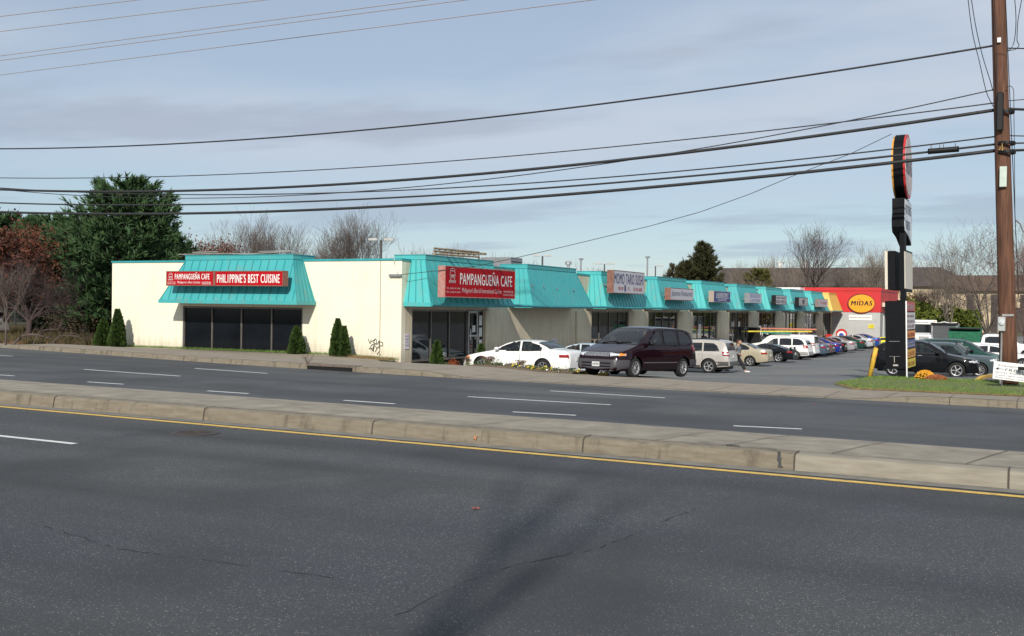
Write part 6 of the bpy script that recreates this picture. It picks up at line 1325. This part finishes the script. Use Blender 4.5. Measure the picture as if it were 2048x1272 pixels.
def bare(name,label,loc,h,seed,mat=BARKG,group=None,forks=4,spread=.55,up=.5,maxl=5,trunk=.16,tr=None,leaves=0,lmat=None,nb=(4,4,3,3,3),thin=1.):
    global TMIN
    TMIN=max(.004,.000062*math.hypot(loc[0],loc[1])); rnd=random.Random(seed); t=thing(name,label,'tree',loc,0,group); tr=tr or h*.017
    tb=MB(); th=h*trunk; tb.tube([(0,0,-.6),(0,0,th*.5),(0.03,0,th)],[tr*1.25,tr,tr*.95],8); tb.build('trunk',mat if mat is not BARKL else BARKG,t,smooth=True)
    cb=MB(); tips=[]
    for i in range(forks):
        a=6.283*i/forks+rnd.uniform(-.4,.4); s=rnd.uniform(.25,.9)*spread*1.1; d=Vector((math.cos(a)*math.sin(s),math.sin(a)*math.sin(s),math.cos(s)))
        grow(cb,tips,rnd,Vector((0,0,th*.95)),d,tr*.6,h*.27,0,maxl,spread,up,nb)
    k=(h-th)/max(.1,max(p[2] for p in cb.v)-th); k2=1+(k-1)*.75
    cb.v=[(x*k2,y*k2,th+(z-th)*k) for x,y,z in cb.v]
    o=cb.build('crown',mat,t,fix=False)
    if leaves:
        lb=MB()
        for (p,d,l) in tips:
            if l<maxl-1: continue
            P=Vector((p.x*k2,p.y*k2,th+(p.z-th)*k))
            for i in range(leaves):
                if rnd.random()<.25: continue
                c=P+rv(rnd)*.22; u=rv(rnd).normalized()*rnd.uniform(.05,.13); v=rv(rnd).normalized()*rnd.uniform(.04,.10); lb.poly([c-u,c-v,c+u,c+v])
        if lb.f: lb.build('leaves',lmat,t,fix=False)
    return t
def place(px,d,z=0.): p=ond(px,620,d); return (p.x,p.y,z)
def hfor(px,ptop,d,z=0.): return ond(px,ptop,d).z-z
def foliage_mat(name,a,b,sc=1.3):
    m=M(name,a,.75,.2,sc,col2=b,spec=.25); return m
# left big pine
PINEM=foliage_mat('pine_needles',(.072,.130,.048),(.026,.060,.024),2.2)
def pine(name,label,loc,h,rad,seed,mat,group=None,dense=1.,shape=None,tuft=.34,low=.06):
    rnd=random.Random(seed); t=thing(name,label,'tree',loc,0,group); MB().tube([(0,0,-.5),(0,0,h*.5),(0,0,h*.97)],[h*.022,h*.013,.03],8).build('trunk',BARKD,t)
    bb=MB(); nb_=MB(); z=h*low
    shape=shape or (lambda f: interp(f,[(0,.75),(.15,.97),(.35,1.),(.6,.86),(.8,.62),(.93,.36),(1,.06)]))
    while z<h*.985:
        f=z/h; R0=rad*shape(f); k=max(4,int(8*dense))
        for i in range(k):
            a=rnd.uniform(0,6.283); R1=R0*rnd.uniform(.62,1.12); rise=.12+.55*f
            P=[Vector((0,0,z))]; 
            for s in (.35,.7,1.): P.append(Vector((math.cos(a)*R1*s,math.sin(a)*R1*s,z+R1*(s*s*rise*.9-.06*(1-f)))))
            bb.tube(P,[.045,.03,.02,.008],3,False)
            nt_=int(max(4,R1*6*dense))
            for j in range(nt_):
                s=rnd.uniform(.25,1.)**.7; q=P[0].lerp(P[3],s); q.z=lerp(P[0].z,P[3].z,s*s)+rnd.uniform(-.1,.12); q+=Vector((rnd.gauss(0,.16),rnd.gauss(0,.16),0))*R1*.33
                d=(Vector((math.cos(a),math.sin(a),.55+.5*f))+rv(rnd)*.35).normalized(); L=tuft*rnd.uniform(.7,1.3)
                for m_ in range(6):
                    e=(d+rv(rnd)*.38).normalized()*L; w=e.cross(rv(rnd)).normalized()*L*.13; nb_.poly([q-w,q+w,q+e])
        z+=h*.026*rnd.uniform(.8,1.2)/max(.6,dense**.5)
    bb.build('branches',BARKD,t,fix=False); nb_.build('crown',mat,t,fix=False); return t
x,y,_=place(248,62); pine('pine_tree','large dark green pine rising left of the cream wall',(x,y,.1),hfor(250,366,62,.1),3.7,11,PINEM,dense=1.25,tuft=.42)
x,y,_=place(150,67); pine('pine_tree','lower dark pine shoulder between the red oak and the large pine',(x,y,.1),hfor(150,440,67,.1),2.9,12,PINEM,dense=1.3,tuft=.42)
x,y,_=place(335,70); pine('pine_tree','dark pine limbs just behind the left end of the cream wall',(x,y,.1),hfor(335,470,70,.1),2.2,19,PINEM,dense=1.2,tuft=.42)
x,y,_=place(95,105); pine('pine_tree','distant green conifers above the red oak',(x,y,0),hfor(90,438,105),4.5,13,PINEM,dense=1.1,tuft=.6)
x,y,_=place(-10,110); pine('pine_tree','distant pine at the far left edge behind the oak',(x,y,0),hfor(0,432,110),5,14,PINEM,dense=1.1,tuft=.6)
# russet oak and company
OAKL=foliage_mat('russet_leaves',(.15,.046,.026),(.07,.032,.020),1.2); OAKD=foliage_mat('brown_leaves',(.14,.06,.03),(.07,.035,.02),1.2)
bare('oak_tree','russet-leaved oak at the far left edge of the picture',place(5,60),hfor(10,428,60),21,BARKD,forks=5,spread=.75,up=.25,maxl=4,leaves=11,lmat=OAKL,trunk=.12,nb=(4,4,4,3))
bare('oak_tree','lower brown-leaved oak right behind the small spreading tree',place(62,66),hfor(60,462,66),22,BARKD,forks=5,spread=.8,up=.2,maxl=4,leaves=9,lmat=OAKD,trunk=.12,nb=(4,4,4,3))
bare('oak_tree','russet oak behind the far left guard rail',place(-50,75),hfor(0,445,75),29,BARKD,forks=5,spread=.8,up=.2,maxl=4,leaves=11,lmat=OAKL,trunk=.12,nb=(4,4,4,3))
bare('bare_tree','small purple-grey spreading leafless tree with a thick short trunk',place(58,52,.2),hfor(80,492,52,.2),23,M('purple_twig',(.05,.032,.030),.9,.25,2),forks=6,spread=.85,up=.05,maxl=5,trunk=.24,tr=.12,nb=(4,4,3,3,3))
bare('bare_tree','slim grey leafless sapling leaning right at the far left',place(12,47,.2),hfor(50,510,47,.2),24,BARKG,forks=3,spread=.4,up=.5,maxl=4,trunk=.3,tr=.045)
RED2=foliage_mat('reddish_twigs',(.16,.06,.04),(.10,.05,.035),1.)
for i,(px,pt,d,lv_) in enumerate(((385,458,100,5),(430,470,95,6),(350,505,88,5),(410,498,80,5))):
    bare('reddish_tree',['rusty-leaved tree beyond the left canopy, nearest the pine','reddish-brown tree top directly over the left red sign','small rusty thicket tree by the pine limbs','olive-brown bushy tree over the left canopy top'][i],place(px,d),hfor(px,pt,d),30+i,BARKD if i!=3 else BARKG,forks=5,spread=.65,up=.35,maxl=4,leaves=lv_,lmat=RED2 if i!=3 else foliage_mat('olive_leaves',(.07,.075,.03),(.05,.045,.025)),nb=(4,4,4,3),group='trees behind the cream wall')
for i,(px,pt,d,sp_,f_) in enumerate(((490,408,105,.5,5),(555,430,98,.55,5),(712,400,95,.62,7),(650,470,100,.5,4),(835,468,150,.45,4),(905,482,150,.45,4),(795,495,140,.4,4),(1000,500,160,.4,4),(1025,512,165,.4,3),(610,485,90,.5,4))):
    lab=['tall grey leafless tree over the left canopy','second grey leafless tree right of the tall one over the canopy','large fan-shaped leafless tree behind the middle of the cream wall','slender leafless tree left of the fan-shaped one','far leafless tree just left of the rooftop frame','far leafless tree behind the rooftop frame','low far leafless tree right of the lamp post','far leafless tree right of the rooftop frame','faint far leafless tree above the big red sign','low leafless tree at the right end of the left canopy'][i]
    bare('bare_tree',lab,place(px,d),hfor(px,pt,d),40+i,BARKG if i<4 or i==9 else BARKL,forks=f_,spread=sp_,up=.75,maxl=5,trunk=.10,group='leafless trees behind the strip',nb=(4,4,3,3,3) if i<4 else (3,3,3,3,2))
for i,(px,pt,d) in enumerate(((1060,515,185),(1190,517,185),(1240,540,200),(1355,528,190),(1400,532,195),(1455,535,220),(1510,515,190),(1550,500,195),(1490,520,190),(1625,440,165),(1600,500,185),(1740,470,170),(1690,520,180),(1785,488,180),(1850,515,215),(1890,520,215),(1455,545,178),(1500,548,178),(1560,552,178),(1650,548,176),(1715,540,176))):
    lab=['far leafless tree over the second side canopy','pale leafless tree between the lamp post and the mast','small leafless tree behind the sushi sign','low leafless tree left of the juniper','leafless tree directly behind the juniper','faint leafless tree right of the juniper','leafless tree left of the tallest one over the long roof','leafless tree closest to the tallest tree on its left','second small leafless tree above the brown roof','tallest dark leafless tree standing over the long brown roof','short leafless tree at the foot of the tallest one','bushy pale leafless tree left of the pylon','low leafless tree between the tallest one and the pylon','leafless tree directly behind the pylon boards','faint leafless tree right of the pylon over the roof','second faint leafless tree right of the pylon over the roof','brown scrub tree against the left end of the long roof','brown scrub tree second from the left against the roof','brown scrub tree third from the left against the roof','brown scrub tree under the tallest tree','brown scrub tree against the roof left of the red shop'][i]
    bare('bare_tree',lab,place(px,d,-.5),hfor(px,pt,d,-.5),70+i,(BARKD if i==9 else (BARKL if i%3 else BARKG)),forks=5 if i==9 else 4,spread=.6,up=.45 if i==9 else .6,maxl=5,trunk=.30 if i==9 else .12,tr=.30 if i==9 else None,group='leafless trees beyond the parking lot',nb=(4,3,3,3,3) if i in(9,11) else (3,3,3,3,2))
# junipers
JUN=foliage_mat('juniper_green',(.060,.058,.022),(.030,.034,.015),1.5)
x,y,_=place(1405,160); pine('juniper_tree','dark olive juniper standing above the fourth side canopy',(x,y,0),hfor(1405,486,160),3.1,51,JUN,dense=1.2,tuft=.6,shape=lambda f: interp(f,[(0,.9),(.3,1.),(.6,.75),(.8,.5),(1,.1)]))
x,y,_=place(1372,158); pine('juniper_tree','lower green juniper left of the dark olive one',(x,y,0),hfor(1372,524,158),2.2,52,JUN,dense=1.1,tuft=.6)
x,y,_=place(1345,165); pine('juniper_tree','pale dull shrubby evergreen left of both junipers',(x,y,0),hfor(1348,530,165),1.8,54,foliage_mat('dull_olive',(.11,.10,.055),(.07,.065,.04)),dense=.9,tuft=.5)
x,y,_=place(1515,182); pine('yellow_bush','yellow-green bushy tree against the long brown roof',(x,y,-1),hfor(1515,538,182,-1),3.2,53,foliage_mat('yellow_green',(.13,.13,.03),(.08,.08,.03)),dense=.8,tuft=.6)
# right side thickets
for i,(px,pt,d,f_) in enumerate(((1975,430,100,6),(1900,455,104,4),(2050,430,95,6),(1935,540,118,5),(2080,400,110,5),(1975,560,112,5),(1870,560,120,5),(1845,570,122,4),(1905,590,112,4))):
    lab=['arching leafless tree left of the utility pole','slim leafless tree between pylon and utility pole','reddish leafless tree right of the utility pole','tangled leafless thicket low beside the utility pole','tall leafless tree at the right edge','greyish tangle of brush over the pickup truck','row tree with thin trunks before the beige building','left thin-trunked tree before the beige building','low brushwood above the trailer'][i]
    bare('bare_tree',lab,place(px,d,-.6),hfor(px,pt,d,-.6),120+i,[BARKG,BARKL,M('reddish_bark',(.12,.075,.065),.9,.3,3),BARKG,BARKL,BARKG,BARKD,BARKD,BARKG][i],forks=f_,spread=.75 if i in(0,3,5,8) else .5,up=.25 if i in(0,3,5,8) else .6,maxl=5,trunk=.08 if i not in(6,7) else .3,group='leafless trees right of the pylon',nb=(3,3,3,3,2),tr=.11)
# round leafy shrubs
def shrub(name,label,loc,rx,ry,rz,n,seed,mat,leaf=.12,group=None,kind='bush'):
    rnd=random.Random(seed); t=thing(name,label,kind,loc,0,group); mb=MB(); st_=MB(); lob=[(rnd.gauss(0,.42),rnd.gauss(0,.42),rnd.uniform(.25,.75),rnd.uniform(.32,.55)) for _ in range(9)]
    for lx,ly,lz,lr in lob: st_.tube([(0,0,0),(lx*rx*.6,ly*ry*.6,lz*rz*.6)],[.03,.015],3,False)
    for i in range(n):
        lx,ly,lz,lr=rnd.choice(lob); v=rv(rnd).normalized()*lr*rnd.uniform(.72,1.08); c=Vector(((lx+v.x)*rx,(ly+v.y)*ry,max(.03,(lz+v.z*.8))*rz)); u=rv(rnd).normalized()*leaf*rnd.uniform(.5,1.2); w=rv(rnd).normalized()*leaf*rnd.uniform(.3,.8); mb.poly([c-u,c-w,c+u,c+w])
    st_.build('stems',BARKD,t,fix=False); mb.build('foliage',mat,t,fix=False); return t
YG=foliage_mat('yellow_green_juniper',(.15,.17,.022),(.05,.075,.012),1.)
x,y,_=place(1858,108); shrub('shrub','large yellow-green shrub mass behind the step van',(x,y,-.6),3.4,2.5,4.2,5200,61,YG,.24)
x,y,_=place(1908,106); shrub('shrub','lower yellow-green shrub behind the trailer',(x,y,-.6),2.6,2.2,3.1,3600,62,YG,.24)
x,y,_=place(1828,122); shrub('shrub','rust-tipped shrub directly behind the pylon cabinet',(x,y,-.6),2.,2.,4.4,2600,63,foliage_mat('rusty_green',(.20,.13,.03),(.08,.07,.02)),.24)
x,y,_=place(120,62); shrub('shrub','sparse grey-green shrub with pale flecks below the large pine',(x,y,.1),2.3,1.5,3.0,1800,64,foliage_mat('flecked_grey',(.13,.12,.07),(.05,.05,.03)),.10)
x,y,_=place(165,60); shrub('shrub','brownish brush beneath the large pine',(x,y,.1),2.2,1.5,2.3,1600,65,foliage_mat('brush_brown',(.10,.075,.045),(.045,.035,.02)),.10)
# arborvitae
ARB=foliage_mat('arborvitae',(.050,.090,.016),(.018,.038,.008),6.)
def arbor(label,px,pbase,w,h,seed,y=None,double=None,z=None):
    p=ony(px,pbase,y if y else BY-.75); rnd=random.Random(seed); b=(p.x,p.y,(z if z is not None else p.z)-.03); t=thing('arborvitae',label,'evergreen shrub',b,0,'cone-shaped evergreens along the cafe walls')
    MB().tube([(0,0,0),(0,0,h*.7)],[.05,.02],5).build('trunk',BARKD,t); mb=MB(); R1=w/2*.92
    def cone(cx,cy,R1,h,n):
        for i in range(n):
            f=rnd.random()**1.25; a=rnd.uniform(0,6.283); r=R1*interp(f,[(0,.80),(.12,.95),(.4,.78),(.7,.46),(.9,.18),(1,.02)])*rnd.uniform(.80,1.05)*(1+.10*math.sin(a*3+f*7+seed)); c=Vector((cx+math.cos(a)*r,cy+math.sin(a)*r,f*h)); o=Vector((math.cos(a),math.sin(a),rnd.uniform(.5,1.8))).normalized()
            L=rnd.uniform(.07,.16); s=o.cross(rv(rnd)).normalized()*L*.32; mb.poly([c-s,c+o*L*.5-s*1.2,c+o*L,c+o*L*.5+s*1.2,c+s])
    cone(0,0,R1,h,int(2600*w*h/1.2)+700)
    if double: cone(double[0],0,R1*.75,h*double[1],int(1500*w*h/1.2)+400)
    mb.build('foliage',mat_ if False else ARB,t,fix=False); return t
S_=lambda px0,px1: (px1-px0)/48.
arbor('tall narrow evergreen with pointed tip at the far left end of the cream wall',235,688,.74,1.68,1,y=BY-.9,z=.22)
arbor('broad lower evergreen left of the tall pointed one at the wall end',207,689,.85,1.25,2,y=BY-.3,z=.22)
arbor('rounded dense evergreen before the dark front windows',593,706,.70,1.12,3,y=BY-.8,z=.2)
arbor('twin-topped tall evergreen in the middle of the cream wall, right of the windows',675,711,.62,1.46,4,y=BY-.8,z=.2,double=(.30,.80))
arbor('slim evergreen in front of the dark corner glass',874,724,.50,1.02,5,y=39.1-.2,z=-.02) if False else None
for px,d,w,h,z,lab in ((874,42.2,.52,1.15,-.25,'slim evergreen in front of the dark corner glass'),(962,45.5,.45,1.0,-.30,'small evergreen beside the cafe door, just over the white sedan hood')):
    p=ond(px,700,d); arbor(lab,px,700,w,h,int(px),y=p.y,z=z)
# flowers and low plants
def blossoms(name,label,loc,rx,ry,rz,n,seed,fm,gm,cat='flowers',sz=.03):
    rnd=random.Random(seed); t=thing(name,label,cat,loc,0); g=MB(); f=MB()
    for i in range(n*3):
        a=rnd.uniform(0,6.283); r=math.sqrt(rnd.random()); c=Vector((rx*r*math.cos(a),ry*r*math.sin(a),rz*math.sqrt(max(0,1-r*r))*rnd.uniform(.2,.95))); u=rv(rnd).normalized()*sz*1.5; v=rv(rnd).normalized()*sz; g.poly([c-u,c-v,c+u,c+v])
    for i in range(n):
        a=rnd.uniform(0,6.283); r=math.sqrt(rnd.random()); c=Vector((rx*r*math.cos(a),ry*r*math.sin(a),rz*math.sqrt(max(0,1-r*r))+rnd.uniform(-.01,.03))); 
        k=sz*rnd.uniform(.7,1.2); nn=Vector((rnd.gauss(0,.4),-.7,.8)).normalized(); u=nn.cross(Vector((0,0,1))).normalized()*k; v=nn.cross(u).normalized()*k; f.poly([c+u,c+(u+v)*.7,c+v,c+(v-u)*.7,c-u,c-(u+v)*.7,c-v,c+(u-v)*.7])
    g.build('foliage',gm,t,fix=False); f.build('blossom',fm,t,fix=False); return t
GL_=foliage_mat('flower_green',(.06,.10,.025),(.03,.05,.015),5); OR_=M('orange_blossom',(.62,.27,.01),.6,.25,9); RU=M('rust_blossom',(.24,.075,.02),.7,.3,9); YB=M('yellow_blossom',(.72,.55,.03),.6,.3,9); WB=M('white_blossom',(.7,.68,.72),.6,.2,9)
p=onz(1850,758,.1); blossoms('chrysanthemum','mound of bright orange chrysanthemums on the verge below the black crossover',(p.x,p.y,.06),.32,.28,.30,420,1,OR_,GL_,sz=.026)
p=onz(1872,760,.1); blossoms('chrysanthemum','fading rust brown chrysanthemum mound right of the bright orange one',(p.x,p.y,.05),.36,.28,.20,380,2,RU,foliage_mat('brown_stalks',(.12,.07,.03),(.08,.045,.02)),sz=.026)
SED=M('sedum_head',(.13,.055,.045),.9,.4,20); 
for i,(px,pt,dd,w,lab) in enumerate(((981,714,39.5,.30,'dried brown flower heads before the white sedan front door'),(1042,722,38.8,.20,'smaller dried flower clump before the white sedan rear door'),(935,716,40.,.16,'pale dried flower stalks at the white sedan headlight'))):
    q=ond(px,pt,dd); zb=H(q.x,q.y); t_=thing('sedum',lab,'plant',(q.x,q.y,zb),0,'dried flower clumps before the white sedan'); rnd=random.Random(i); mb=MB(); hb=MB(); h=q.z-zb
    for k in range(22):
        a=rnd.uniform(0,6.283); r=w*rnd.uniform(.1,1); e=Vector((r*math.cos(a),r*math.sin(a),h*rnd.uniform(.75,1.05))); mb.tube([(0,0,0),e*.6,e],.006,3,False)
        for m_ in range(14): c=e+Vector((rnd.gauss(0,.03),rnd.gauss(0,.03),rnd.gauss(0,.012))); u=rv(rnd).normalized()*.018; v=rv(rnd).normalized()*.018; hb.poly([c-u,c-v,c+u,c+v])
        for m_ in range(8): c=e*rnd.uniform(.3,.9)+rv(rnd)*.03; u=rv(rnd).normalized()*.03; v=rv(rnd).normalized()*.02; mb.poly([c-u,c-v,c+u,c+v])
    mb.build('stalks',foliage_mat('pale_stalk',(.22,.22,.11),(.12,.12,.06),5),t_,fix=False); hb.build('flower_head',SED,t_,fix=False)
# planting bed with pansies and yellow kerb in front of the white sedan
bx=[onz(990,738,.12),onz(1030,742,.10),onz(1080,746,.08),onz(1150,748,.05),onz(1215,747,.04)]
def bedstrip(name,mat,pts,w,h):
    g0=[];g1=[];g2=[];g3=[]
    for i,p in enumerate(pts):
        z=H(p.x,p.y); g0.append((p.x,p.y-.02,z-.05)); g1.append((p.x,p.y,z+h)); g2.append((p.x+.02,p.y+w,z+h*1.1)); g3.append((p.x+.04,p.y+w+.03,z-.1))
    return tag(MB().grid([g0,g1,g2,g3]).build(name,mat,fix=True),kind='structure')
def dens(P,n):
    out=[]
    for i in range(n): t=i/(n-1)*(len(P)-1); k=min(len(P)-2,int(t)); out.append(P[k].lerp(P[k+1],t-k))
    return out
B_=dens([Vector((-18.6,33.6,0)),Vector((-17.2,33.15,0)),Vector((-15.9,33.4,0)),Vector((-14.9,34.2,0))],16)
bedstrip('planting_bed',DIRT,B_,1.5,.05)
Yk=dens([onz(1098,744,.05),onz(1120,743.5,.05),onz(1160,745,.03),onz(1210,747,.0)],10)
g=[]
for dy,dz in ((-.08,-.03),(-.07,.09),(.07,.09),(.08,-.03)): g.append([(p.x,p.y+dy+.3,H(p.x,p.y+.3)+dz) for p in Yk])
tag(MB().grid(g).build('yellow_kerb',YELK,fix=True),kind='structure')
rnd=random.Random(5); pf={'y':MB(),'w':MB(),'g':MB()}
for i in range(260):
    t=rnd.random(); c=dens(B_,40)[int(t*39)]; x=c.x+rnd.uniform(-.1,.1)*2; y=c.y+rnd.uniform(.15,1.2); z=H(x,y)+.10; k=rnd.choice('yywgg' if x>-17.2 else 'ggg')
    for m_ in range(3 if k!='g' else 5):
        cc=Vector((x,y,z))+rv(rnd)*.05; u=rv(rnd).normalized()*.035; v=rv(rnd).normalized()*.03; pf[k].poly([cc-u,cc-v,cc+u,cc+v])
    if k!='g':
        for m_ in range(4): cc=Vector((x,y,z-.03))+rv(rnd)*.05; u=rv(rnd).normalized()*.04; v=rv(rnd).normalized()*.03; pf['g'].poly([cc-u,cc-v,cc+u,cc+v])
t_=thing('pansy_bed','low bed of yellow and white pansies in front of the white sedan','flowers',(-16.8,33.9,.1))
for k,n,m in (('g','foliage',GL_),('y','blossom',YB),('w','blossom',WB)): pf[k].build(n,m,t_,org=(-16.8,33.9,.1),fix=False)
# red-orange plants by the corner glass
p=ond(904,718,42.5); shrub('red_leaved_plant','small orange-red leaved plant beside the slim evergreen',(p.x,p.y,-.35),.28,.25,.6,300,71,foliage_mat('orange_red',(.35,.07,.02),(.15,.05,.02)),.05,kind='plant')
# grass verge
GRS=M('verge_turf',(.10,.14,.035),.95,.3,2.5,col2=(.13,.12,.05),bump=.6,bscale=20)
XV=frange(-6.15,14,70)
def v0(x): return backw(x)-.02+ (1.5*(1-sstep(-6.2,-5.2,x)))
def v1(x): return lerp(34.6,38.75,sstep(-6.2,-5.6,x))
g=[]
for j in range(16):
    t=j/15; g.append([(x,lerp(v0(x),v1(x),t),H(x,lerp(v0(x),v1(x),t))+.016+.04*math.sin(math.pi*t)) for x in XV])
tag(MB().grid(g).build('grass_verge',GRS,smooth=True,fix=False),kind='structure')
def grass(name,mat,label,n,fx,fy,hh,seed,w=.006,lean=.4):
    rnd=random.Random(seed); mb=MB()
    for i in range(n):
        x=fx(rnd); y=fy(rnd,x); z=H(x,y)+.01; h=hh*rnd.uniform(.4,1.2); a=rnd.uniform(0,6.283); u=Vector((math.cos(a),math.sin(a),0))*w; e=Vector((rnd.gauss(0,lean),rnd.gauss(0,lean),1))*h; p=Vector((x,y,z)); mb.poly([p-u,p+u,p+e])
    o=mb.build(name,mat,fix=False); return tag(o,label,'grass',kind='stuff')
GB=M('grass_blade',(.15,.235,.04),.8,.3,3,col2=(.085,.15,.028)); GD=M('dry_grass_blade',(.22,.15,.07),.9,.3,5)
grass('grass',GB,'short green grass on the verge',34000,lambda r: r.uniform(-6.1,6) ,lambda r,x: lerp(v0(x)+.25,v1(x),r.random()),.075,1,w=.013)
grass('dry_grass',GD,'brown dry grass along the pavement edge of the verge',9000,lambda r: r.uniform(-6.1,6),lambda r,x: v0(x)+abs(r.gauss(0,.35)),.05,2,w=.008)
grass('grass',GB,'thin green grass along the foot of the cream wall',5200,lambda r: r.uniform(-39.5,-23.8),lambda r,x: BY-abs(r.gauss(0,.22))-.02,.10,3,w=.007)
grass('dry_grass',GD,'dry weeds at the foot of the wall corner',2600,lambda r: r.uniform(-26.5,-21.5),lambda r,x: 36.9-abs(r.gauss(0,.3)),.12,4,w=.008)
LF_=M('leaf_litter',(.17,.075,.035),.9,.4,8,col2=(.10,.06,.03))
rnd=random.Random(9); mb=MB()
for i in range(9000):
    x=rnd.uniform(-62,-40.6); y=33.6+rnd.random()**1.5*22; z=H(x,y)+rnd.uniform(.01,.10); u=rv(rnd).normalized()*.07; v=rv(rnd).normalized()*.05; c=Vector((x,y,z)); mb.poly([c-u,c-v,c+u,c+v])
tag(mb.build('leaf_litter',LF_,fix=False),'brown fallen leaves over the bank at the left','leaf litter',kind='stuff')
grass('rough_grass',M('rough_grass',(.075,.075,.025),.9,.3,2,col2=(.10,.06,.03)),'rough brown and green undergrowth on the left bank',30000,lambda r: r.uniform(-66,-40.3),lambda r,x: 33.9+r.random()**1.4*24,.42,6,w=.02,lean=.5)
# fallen branches on the bank
for i,(P,lab) in enumerate(((((25,676),(45,668),(65,663),(82,667),(96,674)),'thick fallen limb arching over the bank at left'),(((96,673),(120,667),(140,666),(158,671),(168,679)),'forked pale fallen branch right of the arching limb'),(((65,660),(80,652),(95,648),(115,647)),'thin pale branch rising above the arching limb'))):
    Q=[ond(a,b+(680-b)*.35,48-i*.2) for a,b in P]; Q[0].z=min(Q[0].z,.3); tw=MB(); rn=random.Random(i)
    for k in range(16): q=rn.choice(Q[1:]); e=q+Vector((rn.uniform(-.2,.7),rn.uniform(-.3,.3),rn.uniform(-.1,.5))); tw.tube([q,(q+e)/2+Vector((0,0,.05)),e],[.015,.01,.004],3,False)
    single(tw.tube(Q,[.07,.07,.06,.05,.03][:len(Q)] if i==0 else [.035,.03,.025,.02,.012][:len(Q)],5),'fallen_branch',BARKD,lab,'branch',group='fallen branches on the left bank')
# yellow kerb at the right verge end
Yr=[Vector((-3.6,38.9,0)),Vector((-2.9,39.4,0)),Vector((-2.5,40.4,0)),Vector((-2.2,42.0,0)),Vector((-2.1,44,0))]; Yr=dens([onz(1925,756,.05),onz(1948,752,.02),onz(1972,743,-.1),onz(1990,735,-.25)],14); g=[]
for s,dz in ((-.09,-.06),(-.08,.12),(.08,.12),(.09,-.06)): g.append([(p.x+s*.9,p.y-s*.4,H(p.x,p.y)+dz) for p in Yr])
tag(MB().grid(g).build('yellow_kerb',YELK,fix=True),kind='structure')

# leafless roadside tree on the viewer's side: it throws the soft branching shade over the near lane
q0=onz(1010,1100,0.); q1=q0+Vector((.28,-.96,0))*16.5
bare('bare_tree','tall leafless roadside tree standing behind the viewpoint on the near pavement',(q1.x,q1.y,0),14.5,205,BARKG,forks=3,spread=.13,up=.9,maxl=2,trunk=.35,tr=.20,nb=(2,2,2))
